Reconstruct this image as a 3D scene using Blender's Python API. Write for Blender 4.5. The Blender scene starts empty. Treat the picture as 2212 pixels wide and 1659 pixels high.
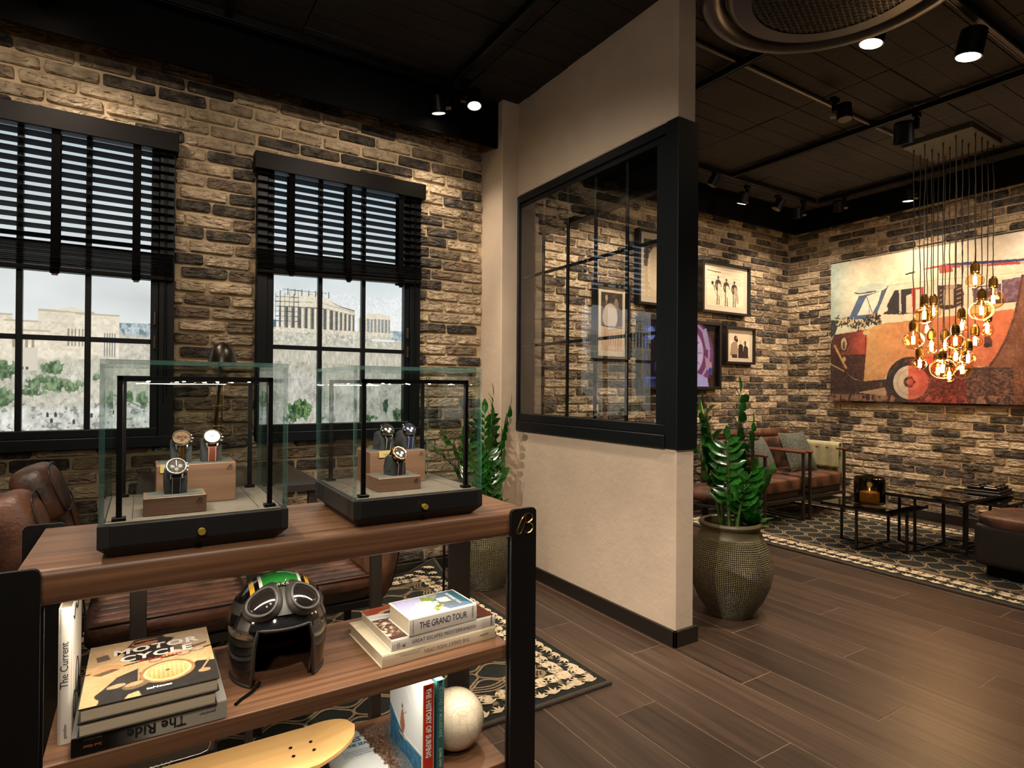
import bpy, bmesh, math, random
import numpy as np
from mathutils import Vector, Matrix
R = math.radians
rnd = random.Random(7)
scene = bpy.context.scene
COL = scene.collection

# ------------------------------------------------------------------ camera, world, exposure, lights
cam_d = bpy.data.cameras.new('camera')
cam_d.sensor_width = 36.0
cam_d.lens = 36.0 * 1264.91 / 2212
cam_d.clip_start = 0.02
cam = bpy.data.objects.new('camera', cam_d)
COL.objects.link(cam)
_yaw, _pitch, _roll = R(57.802), R(0.3134), R(0.4022)
_F = Vector((math.cos(_yaw) * math.cos(_pitch), math.sin(_yaw) * math.cos(_pitch), math.sin(_pitch)))
_R = Vector((math.sin(_yaw), -math.cos(_yaw), 0))
_U = _R.cross(_F)
_R2 = _R * math.cos(_roll) + _U * math.sin(_roll)
_U2 = _U * math.cos(_roll) - _R * math.sin(_roll)
cam.matrix_world = Matrix(((_R2.x, _U2.x, -_F.x, 0), (_R2.y, _U2.y, -_F.y, 0), (_R2.z, _U2.z, -_F.z, 1.2), (0, 0, 0, 1)))
scene.camera = cam
world = bpy.data.worlds.new('world')
scene.world = world
world.use_nodes = True
world.node_tree.nodes['Background'].inputs[0].default_value = (0.75, 0.85, 1.0, 1)
world.node_tree.nodes['Background'].inputs[1].default_value = 0.006
vs = scene.view_settings
vs.view_transform = 'Standard'
vs.look = 'None'
vs.gamma = 1.0
vs.use_curve_mapping = False
vs.exposure = 0.0
cy = scene.cycles
cy.max_bounces = 6
cy.diffuse_bounces = 3
cy.glossy_bounces = 3
cy.transmission_bounces = 3
cy.transparent_max_bounces = 14
cy.caustics_reflective = False
cy.caustics_refractive = False
cy.sample_clamp_indirect = 4.0
cy.adaptive_threshold = 0.1
cy.adaptive_min_samples = 16
WARM = (1.0, 0.805, 0.625)
WARM2 = (1.0, 0.83, 0.675)
SPOT_K = 1.75
# aimed track spots: (head position, aim point, watts, cone degrees, blend, colour)
SPOTS = [
    # left room, on the track along the brick wall with the windows
    ((1.50, 3.24, 2.87), (1.80, 3.54, 1.2), 17, 100, 1.0, WARM),
    ((1.66, 3.08, 2.89), (1.45, 2.50, 0.0), 60, 70, 0.6, WARM),
    ((-0.38, 3.18, 2.88), (0.25, 3.54, 1.2), 20, 100, 1.0, WARM),
    ((-0.55, 2.25, 2.89), (-0.50, 3.54, 1.95), 26, 84, 1.0, WARM),
    ((1.10, 2.05, 2.89), (1.15, 3.54, 1.9), 36, 84, 1.0, WARM),
    # behind and beside the photographer, aimed at the partition and at the display table
    ((-0.55, 1.10, 2.89), (2.10, 2.70, 0.95), 130, 62, 0.8, WARM2),
    ((0.25, -0.35, 2.89), (0.75, 1.70, 0.5), 75, 54, 0.8, WARM2),
    ((-0.75, 2.10, 2.89), (0.30, 1.75, 0.83), 95, 60, 0.6, WARM2),
    # right room
    ((4.55, 3.36, 2.88), (4.55, 3.92, 1.3), 48, 110, 1.0, WARM),
    ((5.38, 3.35, 2.88), (5.75, 3.60, 1.0), 62, 135, 1.0, WARM),
    ((3.45, 3.20, 2.88), (3.45, 3.92, 1.5), 50, 100, 1.0, WARM),
    ((2.75, 3.20, 2.88), (2.85, 3.92, 1.5), 42, 100, 1.0, WARM),
    ((5.70, 2.51, 2.88), (5.82, 2.66, 1.0), 42, 135, 1.0, WARM),
    ((4.32, 1.93, 2.88), (5.60, 2.50, 0.3), 70, 76, 0.8, WARM),
    ((3.17, 1.57, 3.0), (2.90, 2.00, 0.2), 70, 70, 0.8, WARM),
    ((3.48, 1.26, 2.88), (3.30, 1.75, 0.2), 60, 70, 0.8, WARM),
    ((3.70, 1.99, 2.90), (3.40, 1.70, 0.0), 0, 90, 0.8, WARM2),
    ((5.60, 1.50, 2.88), (6.13, 1.50, 1.6), 40, 100, 1.0, WARM),
    # further back in the shop
    ((4.90, 0.55, 2.88), (6.10, 2.40, 1.6), 84, 70, 0.9, WARM),  # unseen spot added to light the van canvas
    ((0.35, 1.10, 2.89), (0.45, 3.54, 2.45), 22, 60, 1.0, WARM2),
    ((1.575, 0.60, 2.89), (2.20, 1.00, 0.0), 80, 90, 0.8, WARM2),
    ((2.87, 0.80, 2.89), (3.90, 3.92, 1.7), 45, 60, 1.0, WARM2),
    ((4.60, 0.70, 2.89), (4.90, 3.92, 1.6), 45, 70, 1.0, WARM2),
]

# ------------------------------------------------------------------ helpers
def s2l(c):
    return tuple(((v / 255.0) / 12.92 if v / 255.0 <= 0.04045 else ((v / 255.0 + 0.055) / 1.055) ** 2.4) for v in c)

def tag(o, label=None, cat=None, group=None, kind=None):
    if label: o['label'] = label
    if cat: o['category'] = cat
    if group: o['group'] = group
    if kind: o['kind'] = kind
    return o

def thing(name, label, cat, loc=(0, 0, 0), rz=0.0, group=None):
    o = bpy.data.objects.new(name, None)
    COL.objects.link(o)
    o.location = loc
    o.rotation_euler = (0, 0, rz)
    o.empty_display_size = 0.05
    return tag(o, label, cat, group)

def dup(root, loc=None, rz=None, label=None, group=None, parent=None):
    c = root.copy()
    COL.objects.link(c)
    if loc is not None: c.location = loc
    if rz is not None: c.rotation_euler = (0, 0, rz)
    if label: c['label'] = label
    if group: c['group'] = group
    if parent: c.parent = parent
    for ch in list(root.children):
        dup(ch, parent=c)
    return c

class MB:
    """collects polygons, then links them as one mesh object"""
    def __init__(self):
        self.V = []; self.F = []; self.I = []; self.X = None
    def add(self, vs_, fs, mi=0):
        n = len(self.V)
        if self.X is not None:
            vs_ = [tuple(self.X @ Vector(v)) for v in vs_]
        self.V.extend([tuple(v) for v in vs_])
        self.F.extend([tuple(i + n for i in f) for f in fs])
        self.I.extend([mi] * len(fs))
        return self
    def box(self, x0, x1, y0, y1, z0, z1, b=0.0, mi=0):
        if b <= 0:
            v = [(x, y, z) for z in (z0, z1) for y in (y0, y1) for x in (x0, x1)]
            return self.add(v, [(0, 2, 3, 1), (4, 5, 7, 6), (0, 1, 5, 4), (2, 6, 7, 3), (0, 4, 6, 2), (1, 3, 7, 5)], mi)
        b = min(b, (x1 - x0) * .49, (y1 - y0) * .49, (z1 - z0) * .49)
        L = ((x0, x1), (y0, y1), (z0, z1))
        v = []; idx = {}
        for sx in (0, 1):
            for sy in (0, 1):
                for sz in (0, 1):
                    s = (sx, sy, sz)
                    for ax in range(3):
                        p = [L[k][s[k]] + (0 if k == ax else (b if s[k] == 0 else -b)) for k in range(3)]
                        idx[s + (ax,)] = len(v); v.append(tuple(p))
        f = []
        for ax in range(3):
            o1, o2 = [k for k in range(3) if k != ax]
            for s in (0, 1):
                q = []
                for a, c in ((0, 0), (1, 0), (1, 1), (0, 1)):
                    t = [0, 0, 0]; t[ax] = s; t[o1] = a; t[o2] = c
                    q.append(idx[tuple(t) + (ax,)])
                f.append(q if (s == 1) == (ax != 1) else q[::-1])
        for ax in range(3):
            o1, o2 = [k for k in range(3) if k != ax]
            for a in (0, 1):
                for c in (0, 1):
                    t0 = [0, 0, 0]; t1 = [0, 0, 0]; t1[ax] = 1
                    t0[o1] = t1[o1] = a; t0[o2] = t1[o2] = c
                    q = [idx[tuple(t0) + (o1,)], idx[tuple(t1) + (o1,)], idx[tuple(t1) + (o2,)], idx[tuple(t0) + (o2,)]]
                    flip = ((a == c) == (ax != 1))
                    f.append(q if not flip else q[::-1])
        for sx in (0, 1):
            for sy in (0, 1):
                for sz in (0, 1):
                    q = [idx[(sx, sy, sz, k)] for k in range(3)]
                    f.append(q if (sx + sy + sz) % 2 == 1 else q[::-1])
        return self.add(v, f, mi)
    def cyl(self, p0, p1, r0, r1=None, n=12, mi=0, caps=True):
        p0 = Vector(p0); p1 = Vector(p1); r1 = r0 if r1 is None else r1
        d = (p1 - p0).normalized()
        a = d.orthogonal().normalized(); b = d.cross(a)
        v = []
        for p, r in ((p0, r0), (p1, r1)):
            for k in range(n):
                t = 2 * math.pi * k / n
                v.append(p + (a * math.cos(t) + b * math.sin(t)) * r)
        f = [(k, (k + 1) % n, n + (k + 1) % n, n + k) for k in range(n)]
        if caps:
            f.append(tuple(range(n - 1, -1, -1))); f.append(tuple(range(n, 2 * n)))
        return self.add(v, f, mi)
    def tube(self, pts, r, n=8, mi=0, closed=False, caps=True):
        P = [Vector(p) for p in pts]; m = len(P)
        rr = r if isinstance(r, (list, tuple)) else [r] * m
        v = []; ref = None
        for i in range(m):
            d = (P[(i + 1) % m] - P[i - 1]) if closed else (P[min(i + 1, m - 1)] - P[max(i - 1, 0)])
            d.normalize()
            if ref is None: a = d.orthogonal().normalized()
            else: a = (ref - d * ref.dot(d)).normalized()
            ref = a; b = d.cross(a)
            for k in range(n):
                t = 2 * math.pi * k / n
                v.append(P[i] + (a * math.cos(t) + b * math.sin(t)) * rr[i])
        f = []
        for i in range(m if closed else m - 1):
            j = (i + 1) % m
            for k in range(n):
                f.append((i * n + k, i * n + (k + 1) % n, j * n + (k + 1) % n, j * n + k))
        if caps and not closed:
            f.append(tuple(range(n - 1, -1, -1))); f.append(tuple(range((m - 1) * n, m * n)))
        return self.add(v, f, mi)
    def lathe(self, prof, n=24, c=(0, 0, 0), mi=0, arc=None, axis='z'):
        v = []; f = []; m = len(prof)
        for (r, z) in prof:
            for k in range(n):
                t = 2 * math.pi * k / n
                p = (r * math.cos(t), r * math.sin(t), z)
                if axis == 'y': p = (p[0], p[2], p[1])
                elif axis == 'x': p = (p[2], p[0], p[1])
                v.append((c[0] + p[0], c[1] + p[1], c[2] + p[2]))
        for i in range(m - 1):
            for k in range(n):
                q = (i * n + k, i * n + (k + 1) % n, (i + 1) * n + (k + 1) % n, (i + 1) * n + k)
                f.append(q if axis != 'y' else q[::-1])
        return self.add(v, f, mi)
    def prism(self, poly, t0, t1, plane='xz', mi=0):
        """poly: 2d points; plane names the two axes, extruded along the third"""
        m = len(poly); v = []
        for t in (t0, t1):
            for a, b in poly:
                v.append({'xz': (a, t, b), 'yz': (t, a, b), 'xy': (a, b, t)}[plane])
        f = [(k, (k + 1) % m, m + (k + 1) % m, m + k) for k in range(m)]
        f.append(tuple(range(m - 1, -1, -1))); f.append(tuple(range(m, 2 * m)))
        return self.add(v, f, mi)
    def grid(self, fn, nu, nv, mi=0, closed_u=False):
        v = [fn(i / (nu if closed_u else nu - 1), j / (nv - 1)) for j in range(nv) for i in range(nu)]
        f = []
        for j in range(nv - 1):
            for i in range(nu if closed_u else nu - 1):
                f.append((j * nu + i, j * nu + (i + 1) % nu, (j + 1) * nu + (i + 1) % nu, (j + 1) * nu + i))
        return self.add(v, f, mi)
    def mesh(self, name, mats, smooth=None):
        me = bpy.data.meshes.new(name)
        me.from_pydata(self.V, [], self.F)
        if not isinstance(mats, (list, tuple)): mats = [mats]
        for m in mats: me.materials.append(m)
        if len(mats) > 1: me.polygons.foreach_set('material_index', self.I)
        bm = bmesh.new(); bm.from_mesh(me)
        bmesh.ops.recalc_face_normals(bm, faces=bm.faces)
        bm.to_mesh(me); bm.free()
        if smooth is not None:
            me.polygons.foreach_set('use_smooth', [True] * len(me.polygons))
            if smooth > 0: me.set_sharp_from_angle(angle=R(smooth))
        me.update()
        return me
    def build(self, name, mats, parent=None, smooth=None, loc=(0, 0, 0), rot=None):
        o = bpy.data.objects.new(name, self.mesh(name, mats, smooth))
        COL.objects.link(o)
        if parent is not None: o.parent = parent
        o.location = loc
        if rot is not None: o.rotation_euler = rot
        return o

def link_mesh(name, me, parent=None, loc=(0, 0, 0), rot=None, scale=None):
    o = bpy.data.objects.new(name, me)
    COL.objects.link(o)
    if parent is not None: o.parent = parent
    o.location = loc
    if rot is not None: o.rotation_euler = rot
    if scale is not None: o.scale = scale
    return o

def rrect(x0, x1, y0, y1, r, n=4):
    """rounded rectangle outline, counter-clockwise"""
    out = []
    for cx, cy, a0 in ((x1 - r, y1 - r, 0), (x0 + r, y1 - r, 90), (x0 + r, y0 + r, 180), (x1 - r, y0 + r, 270)):
        for k in range(n + 1):
            a = R(a0 + 90 * k / n)
            out.append((cx + r * math.cos(a), cy + r * math.sin(a)))
    return out

# ------------------------------------------------------------------ materials (all node based)
def nodes_of(name):
    m = bpy.data.materials.new(name)
    m.use_nodes = True
    nt = m.node_tree
    return m, nt, nt.nodes['Principled BSDF']

def lk(nt, a, ao, b, bi):
    nt.links.new(a.outputs[ao], b.inputs[bi])

def mat(name, col, rough=0.5, metal=0.0, var=0.0, vscale=6.0, bump=0.0, bscale=40.0, spec=0.5, coat=0.0,
        stretch=None, coords='Object', col2=None, ramp=(0.35, 0.65), rnd_obj=0.0, emit=None, detail=4.0, island=False, dist=0.01, chunk=0.0):
    m, nt, b = nodes_of(name)
    N = nt.nodes
    c = s2l(col)
    b.inputs['Base Color'].default_value = (*c, 1)
    b.inputs['Roughness'].default_value = rough
    b.inputs['Metallic'].default_value = metal
    b.inputs['Specular IOR Level'].default_value = spec
    b.inputs['Coat Weight'].default_value = coat
    b.inputs['Coat Roughness'].default_value = 0.1
    if emit:
        b.inputs['Emission Color'].default_value = (*s2l(emit[0]), 1)
        b.inputs['Emission Strength'].default_value = emit[1]
    if var or bump or col2:
        if coords == 'World':
            tc = N.new('ShaderNodeNewGeometry'); so = 'Position'
        else:
            tc = N.new('ShaderNodeTexCoord'); so = coords
        mp = N.new('ShaderNodeMapping')
        if stretch: mp.inputs['Scale'].default_value = stretch
        lk(nt, tc, so, mp, 'Vector')
        if rnd_obj:
            oi = N.new('ShaderNodeObjectInfo')
            ml = N.new('ShaderNodeMath'); ml.operation = 'MULTIPLY'; ml.inputs[1].default_value = 17.0
            lk(nt, oi, 'Random', ml, 0)
            cx = N.new('ShaderNodeCombineXYZ')
            lk(nt, ml, 0, cx, 0); lk(nt, ml, 0, cx, 1); lk(nt, ml, 0, cx, 2)
            lk(nt, cx, 0, mp, 'Location')
        if col2 or var:
            nz = N.new('ShaderNodeTexNoise')
            nz.inputs['Scale'].default_value = vscale; nz.inputs['Detail'].default_value = detail
            lk(nt, mp, 0, nz, 'Vector')
            cr = N.new('ShaderNodeValToRGB')
            cr.color_ramp.elements[0].position = ramp[0]; cr.color_ramp.elements[1].position = ramp[1]
            if col2:
                c0, c1 = c, s2l(col2)
            else:
                c0 = tuple(v * (1 - var) for v in c); c1 = tuple(v * (1 + var) for v in c)
            cr.color_ramp.elements[0].color = (*c0, 1); cr.color_ramp.elements[1].color = (*c1, 1)
            lk(nt, nz, 'Fac', cr, 0)
            last, lo = cr, 'Color'
            if rnd_obj or island:
                hs = N.new('ShaderNodeHueSaturation')
                mr = N.new('ShaderNodeMapRange')
                mr.inputs['To Min'].default_value = 1 - (rnd_obj or .2); mr.inputs['To Max'].default_value = 1 + (rnd_obj or .2)
                if island:
                    ge = N.new('ShaderNodeNewGeometry'); oi2 = N.new('ShaderNodeObjectInfo')
                    ad = N.new('ShaderNodeMath'); ad.operation = 'ADD'
                    lk(nt, ge, 'Random Per Island', ad, 0); lk(nt, oi2, 'Random', ad, 1)
                    fr = N.new('ShaderNodeMath'); fr.operation = 'FRACT'
                    lk(nt, ad, 0, fr, 0); lk(nt, fr, 0, mr, 0)
                else:
                    lk(nt, oi, 'Random', mr, 0)
                lk(nt, mr, 0, hs, 'Value'); lk(nt, cr, 'Color', hs, 'Color')
                last, lo = hs, 'Color'
            lk(nt, last, lo, b, 'Base Color')
        if bump:
            nb = N.new('ShaderNodeTexNoise')
            nb.inputs['Scale'].default_value = bscale; nb.inputs['Detail'].default_value = 6.0
            lk(nt, mp, 0, nb, 'Vector')
            bp = N.new('ShaderNodeBump'); bp.inputs['Strength'].default_value = min(1.0, bump)
            bp.inputs['Distance'].default_value = dist
            lk(nt, nb, 'Fac', bp, 'Height'); lk(nt, bp, 0, b, 'Normal')
            if chunk:
                mp3 = N.new('ShaderNodeMapping'); mp3.inputs['Scale'].default_value = (1, 1, 2.6)
                lk(nt, tc, so, mp3, 'Vector')
                nc = N.new('ShaderNodeTexNoise'); nc.inputs['Scale'].default_value = 17.0; nc.inputs['Detail'].default_value = 3.0; nc.inputs['Distortion'].default_value = 0.8
                lk(nt, mp3, 0, nc, 'Vector')
                b2 = N.new('ShaderNodeBump'); b2.inputs['Strength'].default_value = 1.0; b2.inputs['Distance'].default_value = chunk
                lk(nt, nc, 'Fac', b2, 'Height'); lk(nt, b2, 0, bp, 'Normal')
    return m

def wood(name, dark, light, axis='x', scale=1.0, rough=0.45, rnd_obj=0.0, contrast=(0.3, 0.72), bump=0.06, coords='Object', fine=70.0):
    """long grain running along one axis"""
    m, nt, b = nodes_of(name)
    N = nt.nodes
    tc = N.new('ShaderNodeTexCoord'); mp = N.new('ShaderNodeMapping')
    st = {'x': (1.2, fine, fine), 'y': (fine, 1.2, fine), 'z': (fine, fine, 1.2)}[axis]
    mp.inputs['Scale'].default_value = tuple(v * scale for v in st)
    lk(nt, tc, coords, mp, 'Vector')
    st2 = {'x': (.6, 9, 9), 'y': (9, .6, 9), 'z': (9, 9, .6)}[axis]
    mp2 = N.new('ShaderNodeMapping'); mp2.inputs['Scale'].default_value = tuple(v * scale for v in st2)
    lk(nt, tc, coords, mp2, 'Vector')
    if rnd_obj:
        oi = N.new('ShaderNodeObjectInfo'); ml = N.new('ShaderNodeMath'); ml.operation = 'MULTIPLY'; ml.inputs[1].default_value = 37.0
        lk(nt, oi, 'Random', ml, 0)
        cx = N.new('ShaderNodeCombineXYZ')
        for k in range(3): lk(nt, ml, 0, cx, k)
        lk(nt, cx, 0, mp, 'Location'); lk(nt, cx, 0, mp2, 'Location')
    n1 = N.new('ShaderNodeTexNoise'); n1.inputs['Scale'].default_value = 1.0; n1.inputs['Detail'].default_value = 5.0
    n1.inputs['Distortion'].default_value = 0.4
    n2 = N.new('ShaderNodeTexNoise'); n2.inputs['Scale'].default_value = 1.6; n2.inputs['Detail'].default_value = 3.0
    n2.inputs['Distortion'].default_value = 1.2
    lk(nt, mp, 0, n1, 'Vector'); lk(nt, mp2, 0, n2, 'Vector')
    mx = N.new('ShaderNodeMix'); mx.data_type = 'FLOAT'; mx.inputs[0].default_value = 0.45
    lk(nt, n1, 'Fac', mx, 2); lk(nt, n2, 'Fac', mx, 3)
    cr = N.new('ShaderNodeValToRGB')
    cr.color_ramp.elements[0].position = contrast[0]; cr.color_ramp.elements[1].position = contrast[1]
    cr.color_ramp.elements[0].color = (*s2l(dark), 1); cr.color_ramp.elements[1].color = (*s2l(light), 1)
    lk(nt, mx, 0, cr, 0)
    if rnd_obj:
        hs = N.new('ShaderNodeHueSaturation'); mr = N.new('ShaderNodeMapRange')
        mr.inputs['To Min'].default_value = 1 - rnd_obj; mr.inputs['To Max'].default_value = 1 + rnd_obj
        lk(nt, oi, 'Random', mr, 0); lk(nt, mr, 0, hs, 'Value'); lk(nt, cr, 'Color', hs, 'Color')
        lk(nt, hs, 'Color', b, 'Base Color')
    else:
        lk(nt, cr, 'Color', b, 'Base Color')
    b.inputs['Roughness'].default_value = rough
    bp = N.new('ShaderNodeBump'); bp.inputs['Strength'].default_value = bump; bp.inputs['Distance'].default_value = 0.002
    lk(nt, n1, 'Fac', bp, 'Height'); lk(nt, bp, 0, b, 'Normal')
    return m

def glass(name, tint=(255, 255, 255), refl=1.0, rough=0.0, ior=1.5):
    """clear pane: what lies behind shows through, the surface mirrors by the Fresnel law"""
    m = bpy.data.materials.new(name); m.use_nodes = True
    nt = m.node_tree; N = nt.nodes
    N.remove(N['Principled BSDF'])
    tr = N.new('ShaderNodeBsdfTransparent'); tr.inputs[0].default_value = (*s2l(tint), 1)
    gl = N.new('ShaderNodeBsdfGlossy'); gl.inputs['Roughness'].default_value = rough
    lw = N.new('ShaderNodeLayerWeight'); lw.inputs['Blend'].default_value = 0.5
    pw = N.new('ShaderNodeMath'); pw.operation = 'POWER'; pw.inputs[1].default_value = 5.0
    lk(nt, lw, 'Facing', pw, 0)
    r0 = ((ior - 1) / (ior + 1)) ** 2
    fr = N.new('ShaderNodeMath'); fr.operation = 'MULTIPLY_ADD'; fr.inputs[1].default_value = 1 - r0; fr.inputs[2].default_value = r0
    lk(nt, pw, 0, fr, 0)
    ml = N.new('ShaderNodeMath'); ml.operation = 'MULTIPLY'; ml.inputs[1].default_value = refl; ml.use_clamp = True
    lk(nt, fr, 0, ml, 0)
    mx = N.new('ShaderNodeMixShader')
    lk(nt, ml, 0, mx, 0); lk(nt, tr, 0, mx, 1); lk(nt, gl, 0, mx, 2)
    lk(nt, mx, 0, N['Material Output'], 'Surface')
    return m

def emitter(name, col, strength):
    m = bpy.data.materials.new(name); m.use_nodes = True
    nt = m.node_tree; N = nt.nodes
    N.remove(N['Principled BSDF'])
    e = N.new('ShaderNodeEmission'); e.inputs[0].default_value = (*s2l(col), 1); e.inputs[1].default_value = strength
    lk(nt, e, 0, N['Material Output'], 'Surface')
    return m

def printed(name, rough=0.6, emit=0.0, grain=0.0):
    """flat print: the ink is a colour attribute of the sheet"""
    m, nt, b = nodes_of(name)
    at = nt.nodes.new('ShaderNodeVertexColor'); at.layer_name = 'ink'
    if emit:
        b.inputs['Base Color'].default_value = (0, 0, 0, 1)
        b.inputs['Specular IOR Level'].default_value = 0.1
        lk(nt, at, 'Color', b, 'Emission Color')
        b.inputs['Emission Strength'].default_value = emit
    else:
        lk(nt, at, 'Color', b, 'Base Color')
    b.inputs['Roughness'].default_value = rough
    return m

# ------------------------------------------------------------------ drawing of flat prints (numpy raster -> coloured sheet)
class Canvas:
    def __init__(self, w, h, bg):
        self.w, self.h = w, h
        self.a = np.zeros((h, w, 3)) + np.array(bg, float)
        self.yy, self.xx = np.mgrid[0:h, 0:w]
        self.u = (self.xx + .5) / w
        self.v = 1 - (self.yy + .5) / h        # v up
        self.ar = w / h
    def noise(self, sx, sy, seed=0, oct=4):
        rg = np.random.RandomState(seed)
        out = np.zeros((self.h, self.w)); amp = 1.0; tot = 0
        for o in range(oct):
            gx, gy = max(2, int(sx * 2 ** o) + 2), max(2, int(sy * 2 ** o) + 2)
            g = rg.rand(gy + 1, gx + 1)
            fx = self.u * (gx - 1); fy = self.v * (gy - 1)
            ix = fx.astype(int); iy = fy.astype(int); tx = fx - ix; ty = fy - iy
            tx = tx * tx * (3 - 2 * tx); ty = ty * ty * (3 - 2 * ty)
            out += amp * ((g[iy, ix] * (1 - tx) + g[iy, ix + 1] * tx) * (1 - ty) + (g[iy + 1, ix] * (1 - tx) + g[iy + 1, ix + 1] * tx) * ty)
            tot += amp; amp *= .5
        return out / tot
    def mask_poly(self, pts):
        n = len(pts); ins = np.zeros((self.h, self.w), bool)
        for k in range(n):
            x1, y1 = pts[k]; x2, y2 = pts[(k + 1) % n]
            if y1 == y2: continue
            c = ((y1 > self.v) != (y2 > self.v)) & (self.u < (x2 - x1) * (self.v - y1) / (y2 - y1) + x1)
            ins ^= c
        return ins
    def mask_ell(self, cx, cy, rx, ry, rot=0.0):
        dx = (self.u - cx) * self.ar; dy = self.v - cy
        c, s = math.cos(rot), math.sin(rot)
        x = dx * c + dy * s; y = -dx * s + dy * c
        return (x / (rx * self.ar)) ** 2 + (y / ry) ** 2 <= 1
    def mask_line(self, pts, wd):
        m = np.zeros((self.h, self.w), bool)
        for k in range(len(pts) - 1):
            ax, ay = pts[k][0] * self.ar, pts[k][1]; bx, by = pts[k + 1][0] * self.ar, pts[k + 1][1]
            px = self.u * self.ar - ax; py = self.v - ay; dx, dy = bx - ax, by - ay
            t = np.clip((px * dx + py * dy) / max(1e-9, dx * dx + dy * dy), 0, 1)
            m |= (px - t * dx) ** 2 + (py - t * dy) ** 2 <= (wd / 2) ** 2
        return m
    def put(self, m, col, op=1.0):
        if isinstance(m, np.ndarray) and m.dtype == bool: m = m.astype(float)
        a = (m * op)[..., None] if np.ndim(op) == 0 else (m * op)[..., None]
        self.a = self.a * (1 - a) + np.array(col, float) * a
    def poly(self, pts, col, op=1.0): self.put(self.mask_poly(pts), col, op)
    def ell(self, cx, cy, rx, ry, col, rot=0.0, op=1.0): self.put(self.mask_ell(cx, cy, rx, ry, rot), col, op)
    def line(self, pts, wd, col, op=1.0): self.put(self.mask_line(pts, wd), col, op)
    def rect(self, x0, x1, y0, y1, col, op=1.0):
        self.put((self.u >= x0) & (self.u <= x1) & (self.v >= y0) & (self.v <= y1), col, op)
    def mul(self, f): self.a = np.clip(self.a * (f[..., None] if f.ndim == 2 else f), 0, 255)

def sheet(name, arr, origin, eu, ev, m, parent=None, smooth_ink=True):
    """a flat sheet carrying the printed colours; arr rows run top to bottom; origin = lower left corner"""
    h, w = arr.shape[:2]
    o = np.array(origin, float); eu = np.array(eu, float); ev = np.array(ev, float)
    us = np.linspace(0, 1, w); vs_ = np.linspace(1, 0, h)
    P = o + us[None, :, None] * eu + vs_[:, None, None] * ev
    me = bpy.data.meshes.new(name)
    nv = w * h; nf = (w - 1) * (h - 1)
    me.vertices.add(nv); me.vertices.foreach_set('co', P.reshape(-1).astype(np.float32))
    i = np.arange(nv).reshape(h, w)
    q = np.stack([i[1:, :-1], i[1:, 1:], i[:-1, 1:], i[:-1, :-1]], -1).reshape(-1)
    me.loops.add(nf * 4); me.loops.foreach_set('vertex_index', q.astype(np.int32))
    me.polygons.add(nf); me.polygons.foreach_set('loop_start', np.arange(0, nf * 4, 4, dtype=np.int32))
    me.update(calc_edges=True)
    c = np.clip(arr, 0, 255) / 255.0
    c = np.where(c <= 0.04045, c / 12.92, ((c + 0.055) / 1.055) ** 2.4)
    rgba = np.ones((nv, 4), np.float32); rgba[:, :3] = c.reshape(-1, 3)
    at = me.color_attributes.new('ink', 'FLOAT_COLOR', 'POINT')
    at.data.foreach_set('color', rgba.reshape(-1))
    me.materials.append(m)
    ob = bpy.data.objects.new(name, me); COL.objects.link(ob)
    if parent is not None: ob.parent = parent
    return ob

def lettering(name, body, size, m, parent, origin, eu, ev, align='LEFT', depth=0.0006, bold=0.0, xscale=1.0, spacing=1.0):
    """raised print: text laid in the plane (eu, ev) starting at origin"""
    cu = bpy.data.curves.new(name, 'FONT')
    cu.body = body; cu.size = size; cu.align_x = align; cu.extrude = 0; cu.offset = bold
    cu.resolution_u = 2; cu.space_character = spacing
    t = bpy.data.objects.new(name, cu)
    me = bpy.data.meshes.new_from_object(t)
    bpy.data.objects.remove(t); bpy.data.curves.remove(cu)
    me.name = name
    me.materials.clear(); me.materials.append(m)
    eu = Vector(eu).normalized(); ev = Vector(ev).normalized(); en = eu.cross(ev)
    o = Vector(origin) + en * depth
    me.transform(Matrix(((eu.x * xscale, ev.x, en.x, o.x), (eu.y * xscale, ev.y, en.y, o.y), (eu.z * xscale, ev.z, en.z, o.z), (0, 0, 0, 1))))
    ob = bpy.data.objects.new(name, me); COL.objects.link(ob)
    if parent is not None: ob.parent = parent
    return ob
# ------------------------------------------------------------------ shared materials
M_mortar = mat('mortar', (188, 168, 134), 0.95, bump=0.6, bscale=90, var=0.18, vscale=8, coords='World', dist=0.006)
M_bl = mat('brick_pale', (196, 178, 150), 0.92, col2=(160, 142, 116), vscale=22, bump=1.0, bscale=34, coords='World', rnd_obj=0.0, island=True, dist=0.016, chunk=0.035)
M_bm = mat('brick_tan', (148, 130, 106), 0.92, col2=(110, 96, 80), vscale=20, bump=1.0, bscale=30, coords='World', island=True, dist=0.018, chunk=0.045)
M_bd = mat('brick_charcoal', (62, 58, 54), 0.92, col2=(112, 102, 88), vscale=18, bump=1.0, bscale=30, coords='World', island=True, dist=0.020, ramp=(0.42, 0.7), chunk=0.05)
M_plaster = mat('rough_plaster', (208, 190, 168), 0.85, var=0.07, vscale=2.6, bump=0.35, bscale=26, coords='World', dist=0.006)
M_black = mat('matt_black_paint', (6, 6, 7), 0.7, spec=0.06, bump=0.05, bscale=60, coords='World')
M_ceil = mat('board_marked_concrete', (34, 29, 22), 0.85, var=0.3, vscale=3, bump=0.5, bscale=30, coords='World')
M_blackmetal = mat('black_powder_coat', (9, 9, 10), 0.45, metal=0.0, spec=0.5, bump=0.04, bscale=300)
M_frame = mat('blue_black_paint', (13, 19, 23), 0.45, spec=0.28)
M_slat = mat('dark_slat', (13, 11, 10), 0.45, spec=0.10)
M_tape = mat('black_tape', (8, 8, 9), 0.9, spec=0.05)
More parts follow.
